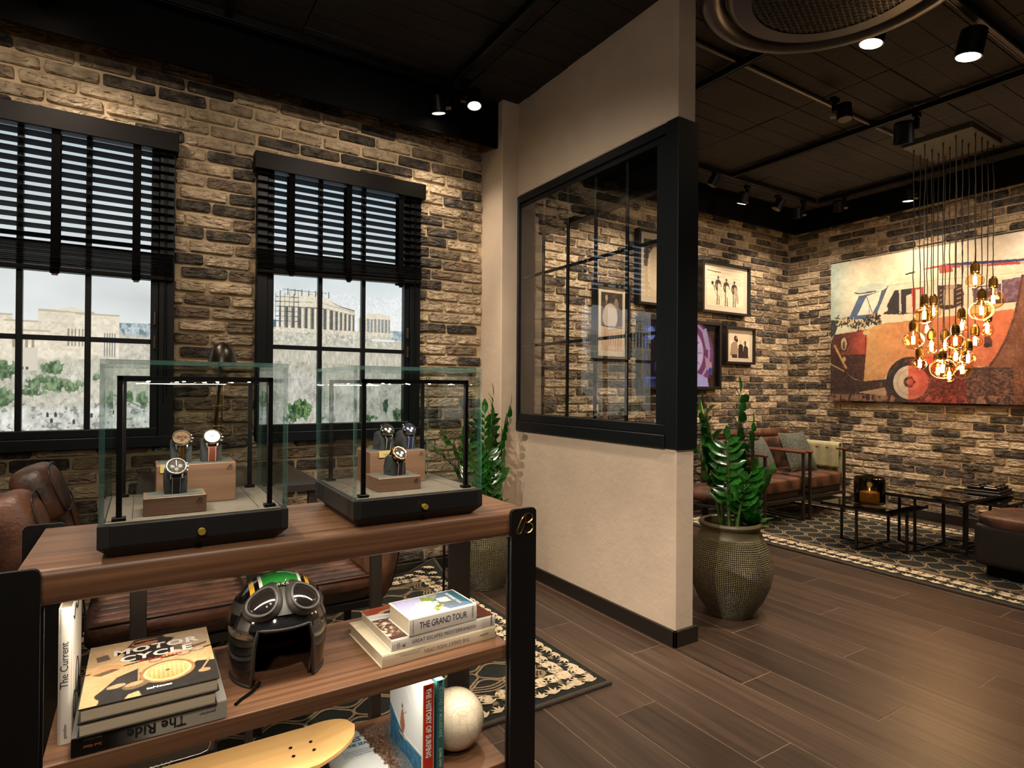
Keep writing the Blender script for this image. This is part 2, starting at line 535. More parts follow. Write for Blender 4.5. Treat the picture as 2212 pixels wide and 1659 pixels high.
M_plank = wood('dark_walnut_plank', (46, 36, 29), (94, 75, 61), 'y', 1.0, 0.36, rnd_obj=0.22, contrast=(0.3, 0.75), fine=45.0)
M_grout = mat('pale_grout', (128, 108, 86), 0.9)
M_base = mat('dark_skirting', (34, 30, 24), 0.45)
M_lamp_black = mat('lamp_black', (8, 8, 9), 0.45, spec=0.2)
M_tag = mat('paper_tag', (120, 105, 85), 0.8)
M_lens = emitter('lit_lens', (255, 226, 185), 14.0)
M_lens_off = mat('dull_lens', (120, 118, 110), 0.15, metal=0.6)

# ------------------------------------------------------------------ floor with planks
b = MB(); b.box(-4.0, 8.0, -4.5, 4.6, -0.20, -0.0009)
floor = tag(b.build('floor', M_grout), kind='structure')
PW, PL = 0.198, 1.20
pm = MB(); pm.box(-PW / 2 + .0016, PW / 2 - .0016, -PL / 2 + .0016, PL / 2 - .0016, -0.012, 0.0, 0.0012)
plank_me = pm.mesh('plank', M_plank)
fill = MB()
xi = 0
x = -1.1 + PW / 2
while x < 6.35:
    off = (xi * 0.43) % PL
    y = -1.2 - off
    while y < 4.2:
        yc = y + PL / 2
        fx, fy = 0.5328, 0.8462
        dep = x * fx + yc * fy
        if dep > 0.3 and yc > -0.9:
            link_mesh('plank', plank_me, floor, (x, yc, 0.0), (0, 0, math.pi if rnd.random() < .5 else 0))
        else:
            fill.box(x - PW / 2 + .0016, x + PW / 2 - .0016, y + .0016, y + PL - .0016, -0.012, 0.0)
        y += PL
    x += PW
    xi += 1
if fill.V:
    tag(fill.build('plank_field', M_plank, floor), kind='stuff')

# ------------------------------------------------------------------ ceiling with board marks
b = MB(); b.box(-4.0, 8.0, -4.5, 4.6, 3.095, 3.20)
ceiling = tag(b.build('ceiling', M_black), kind='structure')
BW = 0.145
cb = MB(); cb.box(-0.5 + .003, 0.5 - .003, -BW / 2 + .002, BW / 2 - .002, 0, 0.02, 0.001)
ceil_me = cb.mesh('ceiling_board', M_ceil)
for i in range(8):
    for j in range(23):
        xx = -1.3 + i * 1.0 + .5; yy = 0.35 + j * BW
        link_mesh('ceiling_board', ceil_me, ceiling, (xx, yy, 3.085 + rnd.uniform(-.003, .003)), (rnd.uniform(-.008, .008), 0, 0))

# ------------------------------------------------------------------ brick walls
BP, BC = 0.234, 0.0706          # brick pitch along the wall, course height
def brick_mesh(m, seed):
    rg = random.Random(seed)
    w, h, d = BP - .016, BC - .0145, 0.022
    out = rrect(-w / 2, w / 2, -h / 2, h / 2, 0.008, 1)
    out = [(a + rg.uniform(-.004, .004), c + rg.uniform(-.0032, .0032)) for a, c in out]
    mb = MB(); n = len(out)
    f0 = d * rg.uniform(.75, 1.0)
    vv = [(a, 0.0, c) for a, c in out] + [(a, -f0 * .72, c) for a, c in out]
    vv += [(a * .955, -f0 - rg.uniform(-.0035, .0035), c * .84) for a, c in out]
    vv.append((rg.uniform(-.03, .03), -f0 - rg.uniform(-.002, .004), rg.uniform(-.008, .008)))
    ff = []
    for r0 in (0, n):
        for k in range(n):
            ff.append((r0 + k, r0 + (k + 1) % n, r0 + n + (k + 1) % n, r0 + n + k))
    for k in range(n):
        ff.append((2 * n + k, 2 * n + (k + 1) % n, 3 * n))
    mb.add(vv, ff)
    return mb.mesh('brick', m)
BRICKS = [[brick_mesh(m, 10 * i + k) for k in range(6)] for i, m in enumerate((M_bl, M_bm, M_bd))]

def brick_wall(parent, a0, a1, z0, z1, place, holes=(), limit=300, rank=None, seed=3):
    """place(a, z) -> world location; a runs along the wall; returns bricks beyond the limit as one part"""
    rg = random.Random(seed)
    todo = []
    row = 0; z = z0 + BC / 2
    while z < z1:
        off = (0.5 if row % 2 else 0.0) + rg.uniform(-.09, .09)
        a = a0 - BP * (1 - off % 1.0)
        prev = -1
        while a < a1:
            lo, hi = max(a, a0), min(a + BP, a1)
            for (h0, h1, g0, g1) in holes:
                if g0 < z < g1:
                    if lo >= h0 and hi <= h1: lo = hi
                    elif lo < h0 < hi: hi = h0
                    elif lo < h1 < hi: lo = h1
            if hi - lo > 0.035:
                ty = rg.choices((0, 1, 2), (42, 24, 34))[0]
                if ty == 2 and prev == 2 and rg.random() < .45: ty = 0
                prev = ty
                todo.append(((lo + hi) / 2, z, hi - lo, ty, rg.randrange(6), rg.uniform(-.0015, .0015)))
            a += BP
        row += 1; z += BC
    if rank: todo.sort(key=rank)
    for (a, z, w, ty, k, dz) in todo[:limit]:
        loc, rot = place(a, z + dz)
        link_mesh('brick', BRICKS[ty][k], parent, loc, rot, (w / BP, 1, 1))
    if len(todo) > limit:
        mb = MB()
        for (a, z, w, ty, k, dz) in todo[limit:]:
            loc, rot = place(a, z + dz)
            X = Matrix.Translation(loc) @ Matrix.Rotation(rot[2], 4, 'Z') @ Matrix.Diagonal((w / BP, 1, 1, 1))
            me = BRICKS[ty][k]
            mb.X = X
            mb.add([v.co for v in me.vertices], [tuple(p.vertices) for p in me.polygons], ty)
        mb.X = None
        tag(mb.build('brick_field', [M_bl, M_bm, M_bd], parent), kind='stuff')

YA = 3.552       # mortar face of the window wall
W1 = (-0.838, 0.132); W2 = (0.526, 1.498)
b = MB(); b.box(-1.6, 1.978, YA, YA + 0.45, 0, 3.095)
wall_left = tag(b.build('wall_left', M_mortar), kind='structure')
brick_wall(wall_left, -1.0, 1.972, 0.07, 2.92, lambda a, z: ((a, YA + .003, z), (0, 0, 0)),
           holes=[(W1[0], W1[1], 0.89, 2.46), (W2[0], W2[1], 0.89, 2.46)], limit=300,
           rank=lambda t: (t[0] < -0.62) * 10 + t[1] * 0 + abs(t[0] - .7))
YB = 3.94
b = MB(); b.box(2.305, 6.6, YB, YB + 0.1, 0, 3.095)
wall_back = tag(b.build('wall_back', M_mortar), kind='structure')
brick_wall(wall_back, 2.306, 6.14, 0.07, 2.98, lambda a, z: ((a, YB + .003, z), (0, 0, 0)), limit=300, seed=5,
           rank=lambda t: (0 if (2.7 < t[0] < 4.15 and t[1] > 1.0) else 1 if (t[0] > 4.5 and t[1] > .5) else 2) * 10 + t[0])
XV = 6.15
b = MB(); b.box(XV, XV + 0.1, -1.0, 4.05, 0, 3.095)
wall_right = tag(b.build('wall_right', M_mortar), kind='structure')
brick_wall(wall_right, -(3.93), -0.2, 0.07, 2.98, lambda a, z: ((XV + .003, -a, z), (0, 0, -math.pi / 2)), limit=300, seed=9,
           holes=[(-3.38, -1.2, 1.16, 2.42)], rank=lambda t: t[0] if t[0] < -1.75 else 20 + t[0])

# walls behind the photographer close the rooms
b = MB(); b.box(-4.0, 8.0, -4.5, -4.4, 0, 3.095); tag(b.build('wall_rear', M_black), kind='structure')
b = MB(); b.box(-1.7, -1.6, -4.4, 4.0, 0, 3.095); tag(b.build('wall_side', mat('grey_side_wall', (70, 64, 56), 0.85, bump=.2)), kind='structure')

# pillar and partition
b = MB(); b.box(1.978, 2.306, 3.28, 3.96, 0, 3.094, 0.005)
tag(b.build('wall_pillar', M_plaster), kind='structure')
b = MB(); b.box(2.10, 2.226, 1.90, 3.281, 0, 0.915, 0.006)
tag(b.build('wall_partition_lower', M_plaster), kind='structure')
b = MB(); b.box(2.10, 2.226, 1.90, 3.281, 2.468, 3.094, 0.006)
tag(b.build('wall_partition_upper', M_plaster), kind='structure')
# skirtings
b = MB(); b.box(2.084, 2.10, 1.884, 3.28, 0, 0.075, 0.002); b.box(2.084, 2.242, 1.884, 1.90, 0, 0.075, 0.002); b.box(2.226, 2.242, 1.90, 3.28, 0, .075, .002)
tag(b.build('baseboard_partition', M_base), kind='structure')
b = MB(); b.box(-1.6, 1.978, 3.520, 3.555, 0, 0.07, 0.003)
tag(b.build('baseboard_left', M_base), kind='structure')
b = MB(); b.box(6.112, 6.155, -0.9, 3.94, 0, 0.09, 0.003)
tag(b.build('baseboard_right', M_base), kind='structure')
b = MB(); b.box(2.306, 6.115, 3.905, 3.945, 0, 0.09, 0.003)
tag(b.build('baseboard_back', M_base), kind='structure')
# black hanging fascias under the ceiling
b = MB(); b.box(-1.6, 1.979, 3.335, 3.355, 2.787, 3.094); b.box(-1.6, 1.979, 3.355, 3.555, 3.0, 3.094)
tag(b.build('trim_1', M_black), kind='structure')
b = MB(); b.box(2.30, 5.945, 3.70, 3.72, 2.862, 3.094); b.box(2.30, 6.15, 3.72, 3.945, 3.02, 3.094)
tag(b.build('trim_2', M_black), kind='structure')
b = MB(); b.box(5.925, 5.945, -0.9, 3.72, 2.862, 3.094); b.box(5.945, 6.155, -0.9, 3.72, 3.02, 3.094)
tag(b.build('trim_3', M_black), kind='structure')

# ------------------------------------------------------------------ partition window
w3 = tag(bpy.data.objects.new('window_3', None), kind='structure'); COL.objects.link(w3); w3.location = (2.16, 2.6, 0.915)
def w3box(name, x0, x1, y0, y1, z0, z1, m=M_frame, bv=0.003):
    q = MB(); q.box(x0 - 2.16, x1 - 2.16, y0 - 2.6, y1 - 2.6, z0 - .915, z1 - .915, bv)
    return q.build(name, m, w3)
w3box('jamb', 2.092, 2.234, 1.888, 1.962, 0.916, 2.466)
w3box('jamb', 2.096, 2.228, 3.262, 3.279, 0.916, 2.466)
w3box('sill', 2.084, 2.228, 1.962, 3.262, 0.916, 0.978)
w3box('head', 2.096, 2.228, 1.962, 3.262, 2.418, 2.466)
w3box('sash_rail', 2.104, 2.20, 1.962, 3.262, 0.978, 1.027)
w3box('sash_rail', 2.112, 2.20, 1.962, 3.262, 2.385, 2.418)
w3box('sash_stile', 2.104, 2.20, 1.962, 2.034, 1.027, 2.385)
for yy in (3.035, 2.782, 2.528, 2.275):
    w3box('muntin', 2.134, 2.148, yy - .009, yy + .009, 1.027, 2.385, bv=.002)
for zz in (1.473, 1.927):
    w3box('muntin', 2.135, 2.147, 2.034, 3.262, zz - .009, zz + .009, bv=.002)
M_pane = glass('window_glass', (244, 246, 244), refl=4.0, ior=1.5)
q = MB(); q.add([(-.050, 2.034 - 2.6, .112), (-.050, 3.262 - 2.6, .112), (-.050, 3.262 - 2.6, 1.47), (-.050, 2.034 - 2.6, 1.47)], [(0, 1, 2, 3)])
q.build('pane', M_pane, w3)

# ------------------------------------------------------------------ venetian blinds
def blind(name, label, x0, x1, zt, zb, n_open, pitch, tapes, tilt, drop=0.0, cord=None):
    """hangs in front of a window of the left wall; drop lowers the left end of the gathered slats"""
    L = x1 - x0; xm = (x0 + x1) / 2
    t = thing(name, label, 'blind', (xm, 3.47, zb))
    v = MB(); v.box(-L / 2 - .018, L / 2 + .018, -0.030, -.012, zt - .094 - zb, zt - zb, .003)
    v.box(-L / 2 - .018, -L / 2 - .006, -.012, .06, zt - .094 - zb, zt - zb, .002)
    v.box(L / 2 + .006, L / 2 + .018, -.012, .06, zt - .094 - zb, zt - zb, .002)
    v.build('valance', M_slat, t)
    v = MB(); v.box(-L / 2, L / 2, -.008, .045, zt - .085 - zb, zt - .035 - zb, .003); v.build('headrail', M_slat, t)
    sl = MB(); sl.box(-L / 2, L / 2, -.0245, .0245, -.0016, .0016, .0007)
    sme = sl.mesh('slat', M_slat)
    z = zt - .118 - zb
    for k in range(n_open):
        link_mesh('slat', sme, t, (0, .012, z), (tilt, 0, 0)); z -= pitch
    zend = z + pitch
    stack_top = zend - pitch * .55
    ns = 13
    sp = (stack_top - .028) / ns
    for k in range(ns):
        link_mesh('slat', sme, t, (0, .012 + rnd.uniform(-.002, .002), .030 + sp * k), (rnd.uniform(-.05, .05), drop / L * (1 - k / ns) * -1, 0))
    v = MB(); v.box(-L / 2, L / 2, -.016, .040, 0, .022, .004)
    v.build('bottom_rail', M_slat, t, rot=(0, -drop / L, 0))
    for xt in tapes:
        v = MB()
        v.box(xt - xm - .017, xt - xm + .017, -.0175, -.0165, .0, zt - .09 - zb); v.box(xt - xm - .017, xt - xm + .017, .0385, .0395, .0, zt - .09 - zb)
        for k in range(5):
            v.box(xt - xm - .018, xt - xm + .018, -.026 - .004 * (k % 2), -.0175, -.012 + k * .017, .000 + k * .017, .002)
        v.build('ladder_tape', M_tape, t)
        v = MB(); v.box(xt - xm - .012, xt - xm + .012, -.020, -.012, -.020, -.006, .002); v.build('tape_clip', mat_clip, t)
    if cord is not None:
        v = MB()
        v.tube([(cord - xm, -.02, zt - .1 - zb), (cord - xm + .004, -.022, 0), (cord - xm, -.018, -.62)], .0016, 5)
        v.tube([(cord - xm + .012, -.02, zt - .1 - zb), (cord - xm + .010, -.022, 0), (cord - xm + .014, -.018, -.58)], .0016, 5)
        v.build('pull_cord', M_tape, t)
    return t
mat_clip = mat('bronze_clip', (90, 80, 66), 0.35, metal=0.8)
blind('venetian_blind', 'dark slatted blind half lowered over the left window at the frame edge', W1[0] + .002, W1[1] - .006, 2.482, 1.728, 12, .0428, (-.68, -.355, -.035), R(-14), 0.0, .085)
blind('venetian_blind', 'dark slatted blind half lowered over the window with the columned temple', W2[0] - .002, W2[1] - .004, 2.484, 1.835, 10, .0428, (.70, 1.025, 1.352), R(-14), 0.03, 1.44)
# blind drawn up on the far side of the partition window
t = thing('venetian_blind', 'gathered dark blind drawn up behind the partition window', 'blind', (2.27, 2.63, 2.235))
v = MB(); v.box(-.04, .03, -.66, .63, .12, .215, .003); v.build('headrail', M_slat, t)
sl = MB(); sl.box(-.03, .03, -.64, .61, -.0016, .0016, .0006); sme = sl.mesh('slat', M_slat)
for k in range(12):
    link_mesh('slat', sme, t, (rnd.uniform(-.004, .004), rnd.uniform(-.004, .004), .018 + .0085 * k))
v = MB(); v.box(-.03, .03, -.64, .61, -.008, .012, .003); v.build('bottom_rail', M_slat, t)
for yy in (.42, -.02, -.46):
    v = MB(); v.box(-.034, -.031, yy - .017, yy + .017, -.01, .12); v.box(.031, .034, yy - .017, yy + .017, -.01, .12); v.build('ladder_tape', M_tape, t)
v = MB()
v.tube([(-.036, .545, .12), (-.036, .545, -.80)], .0022, 5); v.tube([(-.036, .532, .12), (-.036, .535, -1.12)], .0022, 5)
v.box(-.042, -.030, .539, .551, -.87, -.80, .002); v.box(-.042, -.030, .529, .541, -1.20, -1.12, .002); v.box(-.041, -.031, .538, .552, -.62, -.57, .002)
tag(v.build('pull_cord', M_tape, t), kind='stuff')
# ------------------------------------------------------------------ windows of the left wall: frames and backlit view
M_print_lit = printed('backlit_view', 0.5, emit=1.08)
def fbm_tree(c, cx, cy, rx, ry, seed, dark=(46, 66, 48), light=(112, 134, 100)):
    n = c.noise(70, 70, seed, 3); n2 = c.noise(26, 26, seed + 1, 3)
    d = ((c.u - cx) / rx) ** 2 + ((c.v - cy) / ry) ** 2
    m = np.clip((1.0 - d + (n2 - .5) * 1.6 + (n - .5) * 2.2) * 4, 0, 1)
    col = np.array(dark) + (np.array(light) - np.array(dark)) * np.clip((n - .32) * 2.4 + (c.v - cy) / ry * .15, 0, 1)[..., None]
    c.a = c.a * (1 - m[..., None]) + col * m[..., None]
def rocks(c, top, seed, base, amp=46):
    """pale scrub hillside below the line top(u)"""
    m = np.clip((top - c.v) * 60, 0, 1)
    n = c.noise(60, 60, seed, 4); n2 = c.noise(14, 14, seed + 3, 3)
    rid = np.abs(c.noise(34, 34, seed + 5, 3) - .5) * 2
    col = np.array(base) + ((n - .5) * amp * 1.1 + (n2 - .5) * amp * .8 - np.clip(.10 - rid, 0, 1) * 300)[..., None]
    c.a = c.a * (1 - m[..., None]) + col * m[..., None]

def view_temple():
    """u,v in the glass of the right window: x 0.616-1.393, z 0.98-2.40"""
    c = Canvas(300, 520, (200, 206, 208))
    g = c.v
    sky = np.array((226, 229, 226)) + (np.array((176, 194, 206)) - np.array((226, 229, 226))) * np.clip((g - .45) / .55, 0, 1)[..., None]
    c.a = sky + ((c.noise(3, 6, 4) - .5) * 26)[..., None]
    c.rect(0, 1, 0, .39, (150, 166, 178))
    rocks(c, .36 + (c.noise(12, 2, 9) - .5) * .03, 20, (188, 184, 168))
    # retaining wall under the temple
    m = (c.v < .345) & (c.v > .255 - .015 * c.u)
    c.put(m, (196, 190, 172), .75); c.a -= (((c.noise(90, 50, 31, 2) - .5) * 46) * m)[..., None]
    # entablature: left block with scaffolding, falling to the right, then the far colonnade
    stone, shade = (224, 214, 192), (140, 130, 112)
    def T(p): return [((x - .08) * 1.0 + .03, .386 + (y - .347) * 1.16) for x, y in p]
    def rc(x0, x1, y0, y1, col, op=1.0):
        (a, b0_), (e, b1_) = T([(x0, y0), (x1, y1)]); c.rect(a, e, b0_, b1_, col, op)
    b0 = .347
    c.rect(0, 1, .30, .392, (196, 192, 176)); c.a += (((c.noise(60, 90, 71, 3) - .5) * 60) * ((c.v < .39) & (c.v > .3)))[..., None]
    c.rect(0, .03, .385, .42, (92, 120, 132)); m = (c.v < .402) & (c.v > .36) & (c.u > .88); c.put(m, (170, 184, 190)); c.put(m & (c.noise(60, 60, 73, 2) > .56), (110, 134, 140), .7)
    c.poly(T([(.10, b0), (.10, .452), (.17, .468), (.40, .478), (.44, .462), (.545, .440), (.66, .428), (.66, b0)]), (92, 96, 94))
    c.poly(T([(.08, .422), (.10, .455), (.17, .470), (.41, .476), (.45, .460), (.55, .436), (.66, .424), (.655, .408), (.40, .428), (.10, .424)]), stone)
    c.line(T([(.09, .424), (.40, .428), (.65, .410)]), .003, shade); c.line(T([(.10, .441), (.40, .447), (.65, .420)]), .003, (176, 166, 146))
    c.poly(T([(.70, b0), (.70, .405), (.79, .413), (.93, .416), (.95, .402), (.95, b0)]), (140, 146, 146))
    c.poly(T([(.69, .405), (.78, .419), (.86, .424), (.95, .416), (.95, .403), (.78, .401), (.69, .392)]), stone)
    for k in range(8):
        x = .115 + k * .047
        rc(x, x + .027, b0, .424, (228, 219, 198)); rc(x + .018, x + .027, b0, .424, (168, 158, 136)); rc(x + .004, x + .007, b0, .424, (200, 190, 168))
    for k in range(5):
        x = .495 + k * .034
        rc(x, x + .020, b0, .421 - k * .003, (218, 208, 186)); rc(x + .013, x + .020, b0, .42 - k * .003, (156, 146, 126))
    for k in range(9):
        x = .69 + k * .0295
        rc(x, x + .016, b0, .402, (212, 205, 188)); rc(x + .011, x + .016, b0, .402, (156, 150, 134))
    for k in range(6):                      # scaffolding
        z = .372 + k * .017
        c.line(T([(.07 + .01 * (k % 2), z), (.24, z + .002)]), .0026, (78, 82, 80), .85)
    for k in range(6):
        x = .075 + k * .032
        c.line(T([(x, .36), (x, .470 + .01 * (k % 2))]), .0024, (78, 82, 80), .8)
    for k in range(7):
        x = .16 + k * .05
        c.line(T([(x, .466), (x, .487)]), .0024, (84, 86, 82), .85)
    c.line(T([(.13, .484), (.44, .482)]), .0026, (84, 86, 82), .85)
    rc(.04, .98, .336, .350, (216, 207, 186)); c.a += (((c.noise(90, 140, 77, 2) - .5) * 60) * ((c.v < .392) & (c.v > .33)))[..., None]
    rc(.80, .99, .318, .326, (230, 230, 224))
    c.a += (((c.noise(120, 160, 79, 2) - .5) * 34) * ((c.v < .55) & (c.v > .38)))[..., None]
    rocks(c, .225 - .02 * c.u + (c.noise(9, 2, 15) - .5) * .03, 40, (186, 184, 172), 60)
    fbm_tree(c, .20, .055, .085, .042, 51, (34, 60, 36), (116, 144, 92)); fbm_tree(c, .13, .02, .05, .022, 55)
    fbm_tree(c, .875, .068, .022, .036, 57, (34, 50, 40), (70, 94, 72)); fbm_tree(c, .62, .075, .016, .030, 58); fbm_tree(c, .42, .02, .05, .02, 61); fbm_tree(c, .97, .03, .04, .03, 63); fbm_tree(c, .74, .018, .06, .016, 65)
    return np.clip(c.a, 0, 255)

def view_gate():
    """left window: hilltop gateway, pale walls, trees and rock; glass x -0.75..0.028"""
    c = Canvas(300, 520, (205, 210, 210))
    sky = np.array((222, 226, 224)) + (np.array((186, 200, 208)) - np.array((222, 226, 224))) * np.clip((c.v - .45) / .55, 0, 1)[..., None]
    c.a = sky + ((c.noise(3, 8, 14) - .5) * 22)[..., None]
    c.put(np.clip((.50 - np.abs(c.v - .46) * 6) * (c.u - .3), 0, .35), (160, 166, 164))
    # far town on the right
    m = (c.v < .372 + .02 * (c.u - .8)) & (c.u > .70)
    c.put(m, (176, 186, 190)); c.a += (((c.noise(120, 120, 81, 2) - .5) * 70) * m)[..., None]
    c.put(m & (c.noise(40, 40, 83, 2) > .6), (90, 116, 118), .7)
    rocks(c, .345 - .03 * np.clip(c.u - .7, 0, 1), 120, (204, 198, 182), 40)
    # building masses
    st = (224, 214, 192)
    for (x0, x1, z0, z1, k) in ((.0, .30, .22, .385, 0), (.26, .62, .22, .365, 6), (.42, .70, .27, .405, -4), (.60, .83, .24, .400, 2), (.34, .48, .2, .335, 8)):
        c.rect(x0, x1, z0, z1, (st[0] + k, st[1] + k, st[2] + k))
        mm = (c.u > x0) & (c.u < x1) & (c.v > z0) & (c.v < z1)
        c.a += (((c.noise(60, 110, 90 + int(x0 * 50), 3) - .5) * 44) * mm)[..., None]
        c.rect(x0, x1, z1 - .006, z1, (190, 178, 152))
    for k in range(7):
        c.rect(.565 + k * .018, .572 + k * .018, .285, .345, (150, 140, 120))
    for k in range(4):
        c.rect(.30 + k * .03, .312 + k * .03, .25, .31, (160, 150, 128))
    for k in range(5):
        c.rect(.75 + k * .013, .757 + k * .013, .25, .335, (138, 140, 136))
    c.poly([(.05, .385), (.14, .408), (.25, .385)], st); c.poly([(.5, .405), (.58, .42), (.68, .40)], st)
    rocks(c, .245 + .05 * np.clip(c.u - .55, 0, 1) + (c.noise(10, 2, 25) - .5) * .05, 140, (198, 194, 178), 52)
    c.rect(.30, .42, .20, .275, (212, 204, 186)); c.rect(.34, .352, .202, .212, (90, 86, 76)); c.rect(.365, .377, .202, .212, (90, 86, 76))
    for (x, z, a, e, s) in ((.50, .212, .060, .024, 150), (.44, .160, .10, .026, 152), (.56, .150, .10, .024, 154), (.28, .200, .055, .034, 156), (.26, .105, .055, .034, 157), (.40, .128, .07, .014, 158), (.71, .178, .022, .014, 159), (.89, .115, .030, .020, 160), (.96, .100, .030, .026, 162), (.10, .16, .12, .04, 164)):
        fbm_tree(c, x, z, a, e, s, (66, 88, 62), (140, 160, 122))
    rocks(c, .085 + (c.noise(9, 2, 35) - .5) * .03, 170, (206, 206, 196), 70)
    mm = c.v < .09
    c.put(mm & (c.noise(44, 90, 181, 2) > .69), (90, 94, 90), .5)
    for (x, z) in ((.47, .055), (.51, .055), (.49, .035), (.69, .05), (.80, .06), (.60, .03)):
        c.ell(x, z, .006, .006, (70, 74, 72)); c.rect(x - .006, x + .006, z - .010, z, (70, 74, 72))
    c.line([(.78, .11), (.95, .06)], .006, (170, 172, 164)); c.line([(.80, .12), (.97, .07)], .004, (120, 124, 118))
    return np.clip(c.a, 0, 255)

def wall_window(name, x0, x1, g0, g1, arr):
    """frame outside x0..x1, glass g0..g1 in three columns, z from 0.98 to 2.40"""
    t = tag(bpy.data.objects.new(name, None), kind='structure'); COL.objects.link(t); t.location = ((x0 + x1) / 2, 3.52, .89)
    ox, oy, oz = t.location
    def bx(nm, a, b_, y0, y1, z0, z1, bv=.003):
        q = MB(); q.box(a - ox, b_ - ox, y0 - oy, y1 - oy, z0 - oz, z1 - oz, bv); return q.build(nm, M_frame, t)
    zg0, zg1 = .98, 2.40
    bx('casing', x0, g0 - .035, 3.485, 3.552, .89, 2.47); bx('casing', g1 + .035, x1, 3.485, 3.552, .89, 2.47)
    bx('sash_stile', g0 - .035, g0, 3.497, 3.548, zg0 - .04, zg1); bx('sash_stile', g1, g1 + .035, 3.497, 3.548, zg0 - .04, zg1)
    bx('sill', x0, x1, 3.470, 3.552, .885, .94); bx('sash_rail', g0 - .035, g1 + .035, 3.492, 3.548, .94, zg0); bx('head', x0, x1, 3.485, 3.552, zg1, 2.47)
    cols = np.linspace(g0, g1, 4); rows = [zg0, 1.419, 1.86, zg1]
    for xx in cols[1:-1]: bx('muntin', xx - .012, xx + .012, 3.505, 3.538, zg0, zg1, .002)
    for zz in rows[1:-1]: bx('muntin', g0, g1, 3.507, 3.536, zz - .012, zz + .012, .002)
    h, w = arr.shape[:2]
    for i in range(3):
        for j in range(3):
            c0, c1 = int(w * i / 3), min(w, int(w * (i + 1) / 3) + 1)
            f0, f1 = (rows[j] - zg0) / (zg1 - zg0), (rows[j + 1] - zg0) / (zg1 - zg0)
            r0, r1 = int(h * (1 - f1)), min(h, int(h * (1 - f0)) + 1)
            sheet('pane', arr[r0:r1, c0:c1], (cols[i] - ox, 3.541 - oy, rows[j] - oz), (cols[i + 1] - cols[i], 0, 0), (0, 0, rows[j + 1] - rows[j]), M_print_lit, t)
    for zz in (1.50, 1.38):       # catches on the opening side
        q = MB(); q.box(g1 + .012 - ox, g1 + .022 - ox, 3.470 - oy, 3.497 - oy, zz - oz, zz + .07 - oz, .003); q.build('window_catch', mat_clip, t)
    return t
wall_window('window_1', W1[0], W1[1], -0.749, 0.028, view_gate())
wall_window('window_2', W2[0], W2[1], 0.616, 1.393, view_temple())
# ------------------------------------------------------------------ ceiling tracks and spotlights
def track(label, p0, p1, z=3.035):
    t = thing('lighting_track', label, 'lighting track', ((p0[0] + p1[0]) / 2, (p0[1] + p1[1]) / 2, z))
    dx, dy = abs(p1[0] - p0[0]) / 2, abs(p1[1] - p0[1]) / 2
    w = .018
    q = MB(); q.box(-max(dx, w), max(dx, w), -max(dy, w), max(dy, w), 0, .036, .002); q.build('rail', M_lamp_black, t)
    q = MB()
    for s in (-1, 1):
        if dx > dy: q.box(-dx, dx, s * .012 - .0015, s * .012 + .0015, -.003, .0)
        else: q.box(s * .012 - .0015, s * .012 + .0015, -dy, dy, -.003, .0)
    q.build('contact_strip', mat_strip, t)
    n = 3
    for k in range(n):
        f = -0.8 + 1.6 * k / (n - 1)
        h = MB(); h.cyl((dx * f, dy * f, .03), (dx * f, dy * f, 3.09 - z), .004, n=6); h.build('hanger', M_lamp_black, t)
    return t
mat_strip = mat('track_edge', (60, 58, 54), 0.35, metal=0.7)
track('black track running above the windowed brick wall', (-1.5, 3.245), (1.60, 3.245))
track('black track coming forward from the two lit spots by the pillar', (1.575, 0.2), (1.575, 3.22))
track('black track crossing the dark ceiling above the left windows', (0.345, 0.9), (0.345, 3.22))
track('black track along the picture wall of the lounge', (2.4, 3.30), (5.60, 3.30))
track('black track parallel to the van canvas nearest its wall', (5.63, 0.3), (5.63, 3.28))
track('long black track crossing the lounge ceiling', (4.315, 0.3), (4.315, 3.28))
track('black track at the upper right corner by the big spot', (3.0, 1.225), (5.4, 1.225))
track('dark track over the end of the partition', (2.87, 0.5), (2.87, 2.95))
q = MB(); q.cyl((2.3, 2.14, 3.068), (4.70, 2.14, 3.068), .014, n=10)
tag(q.build('conduit_pipe', mat('brown_conduit', (44, 34, 26), 0.4), smooth=30), 'thin round conduit running across the lounge ceiling', 'pipe')

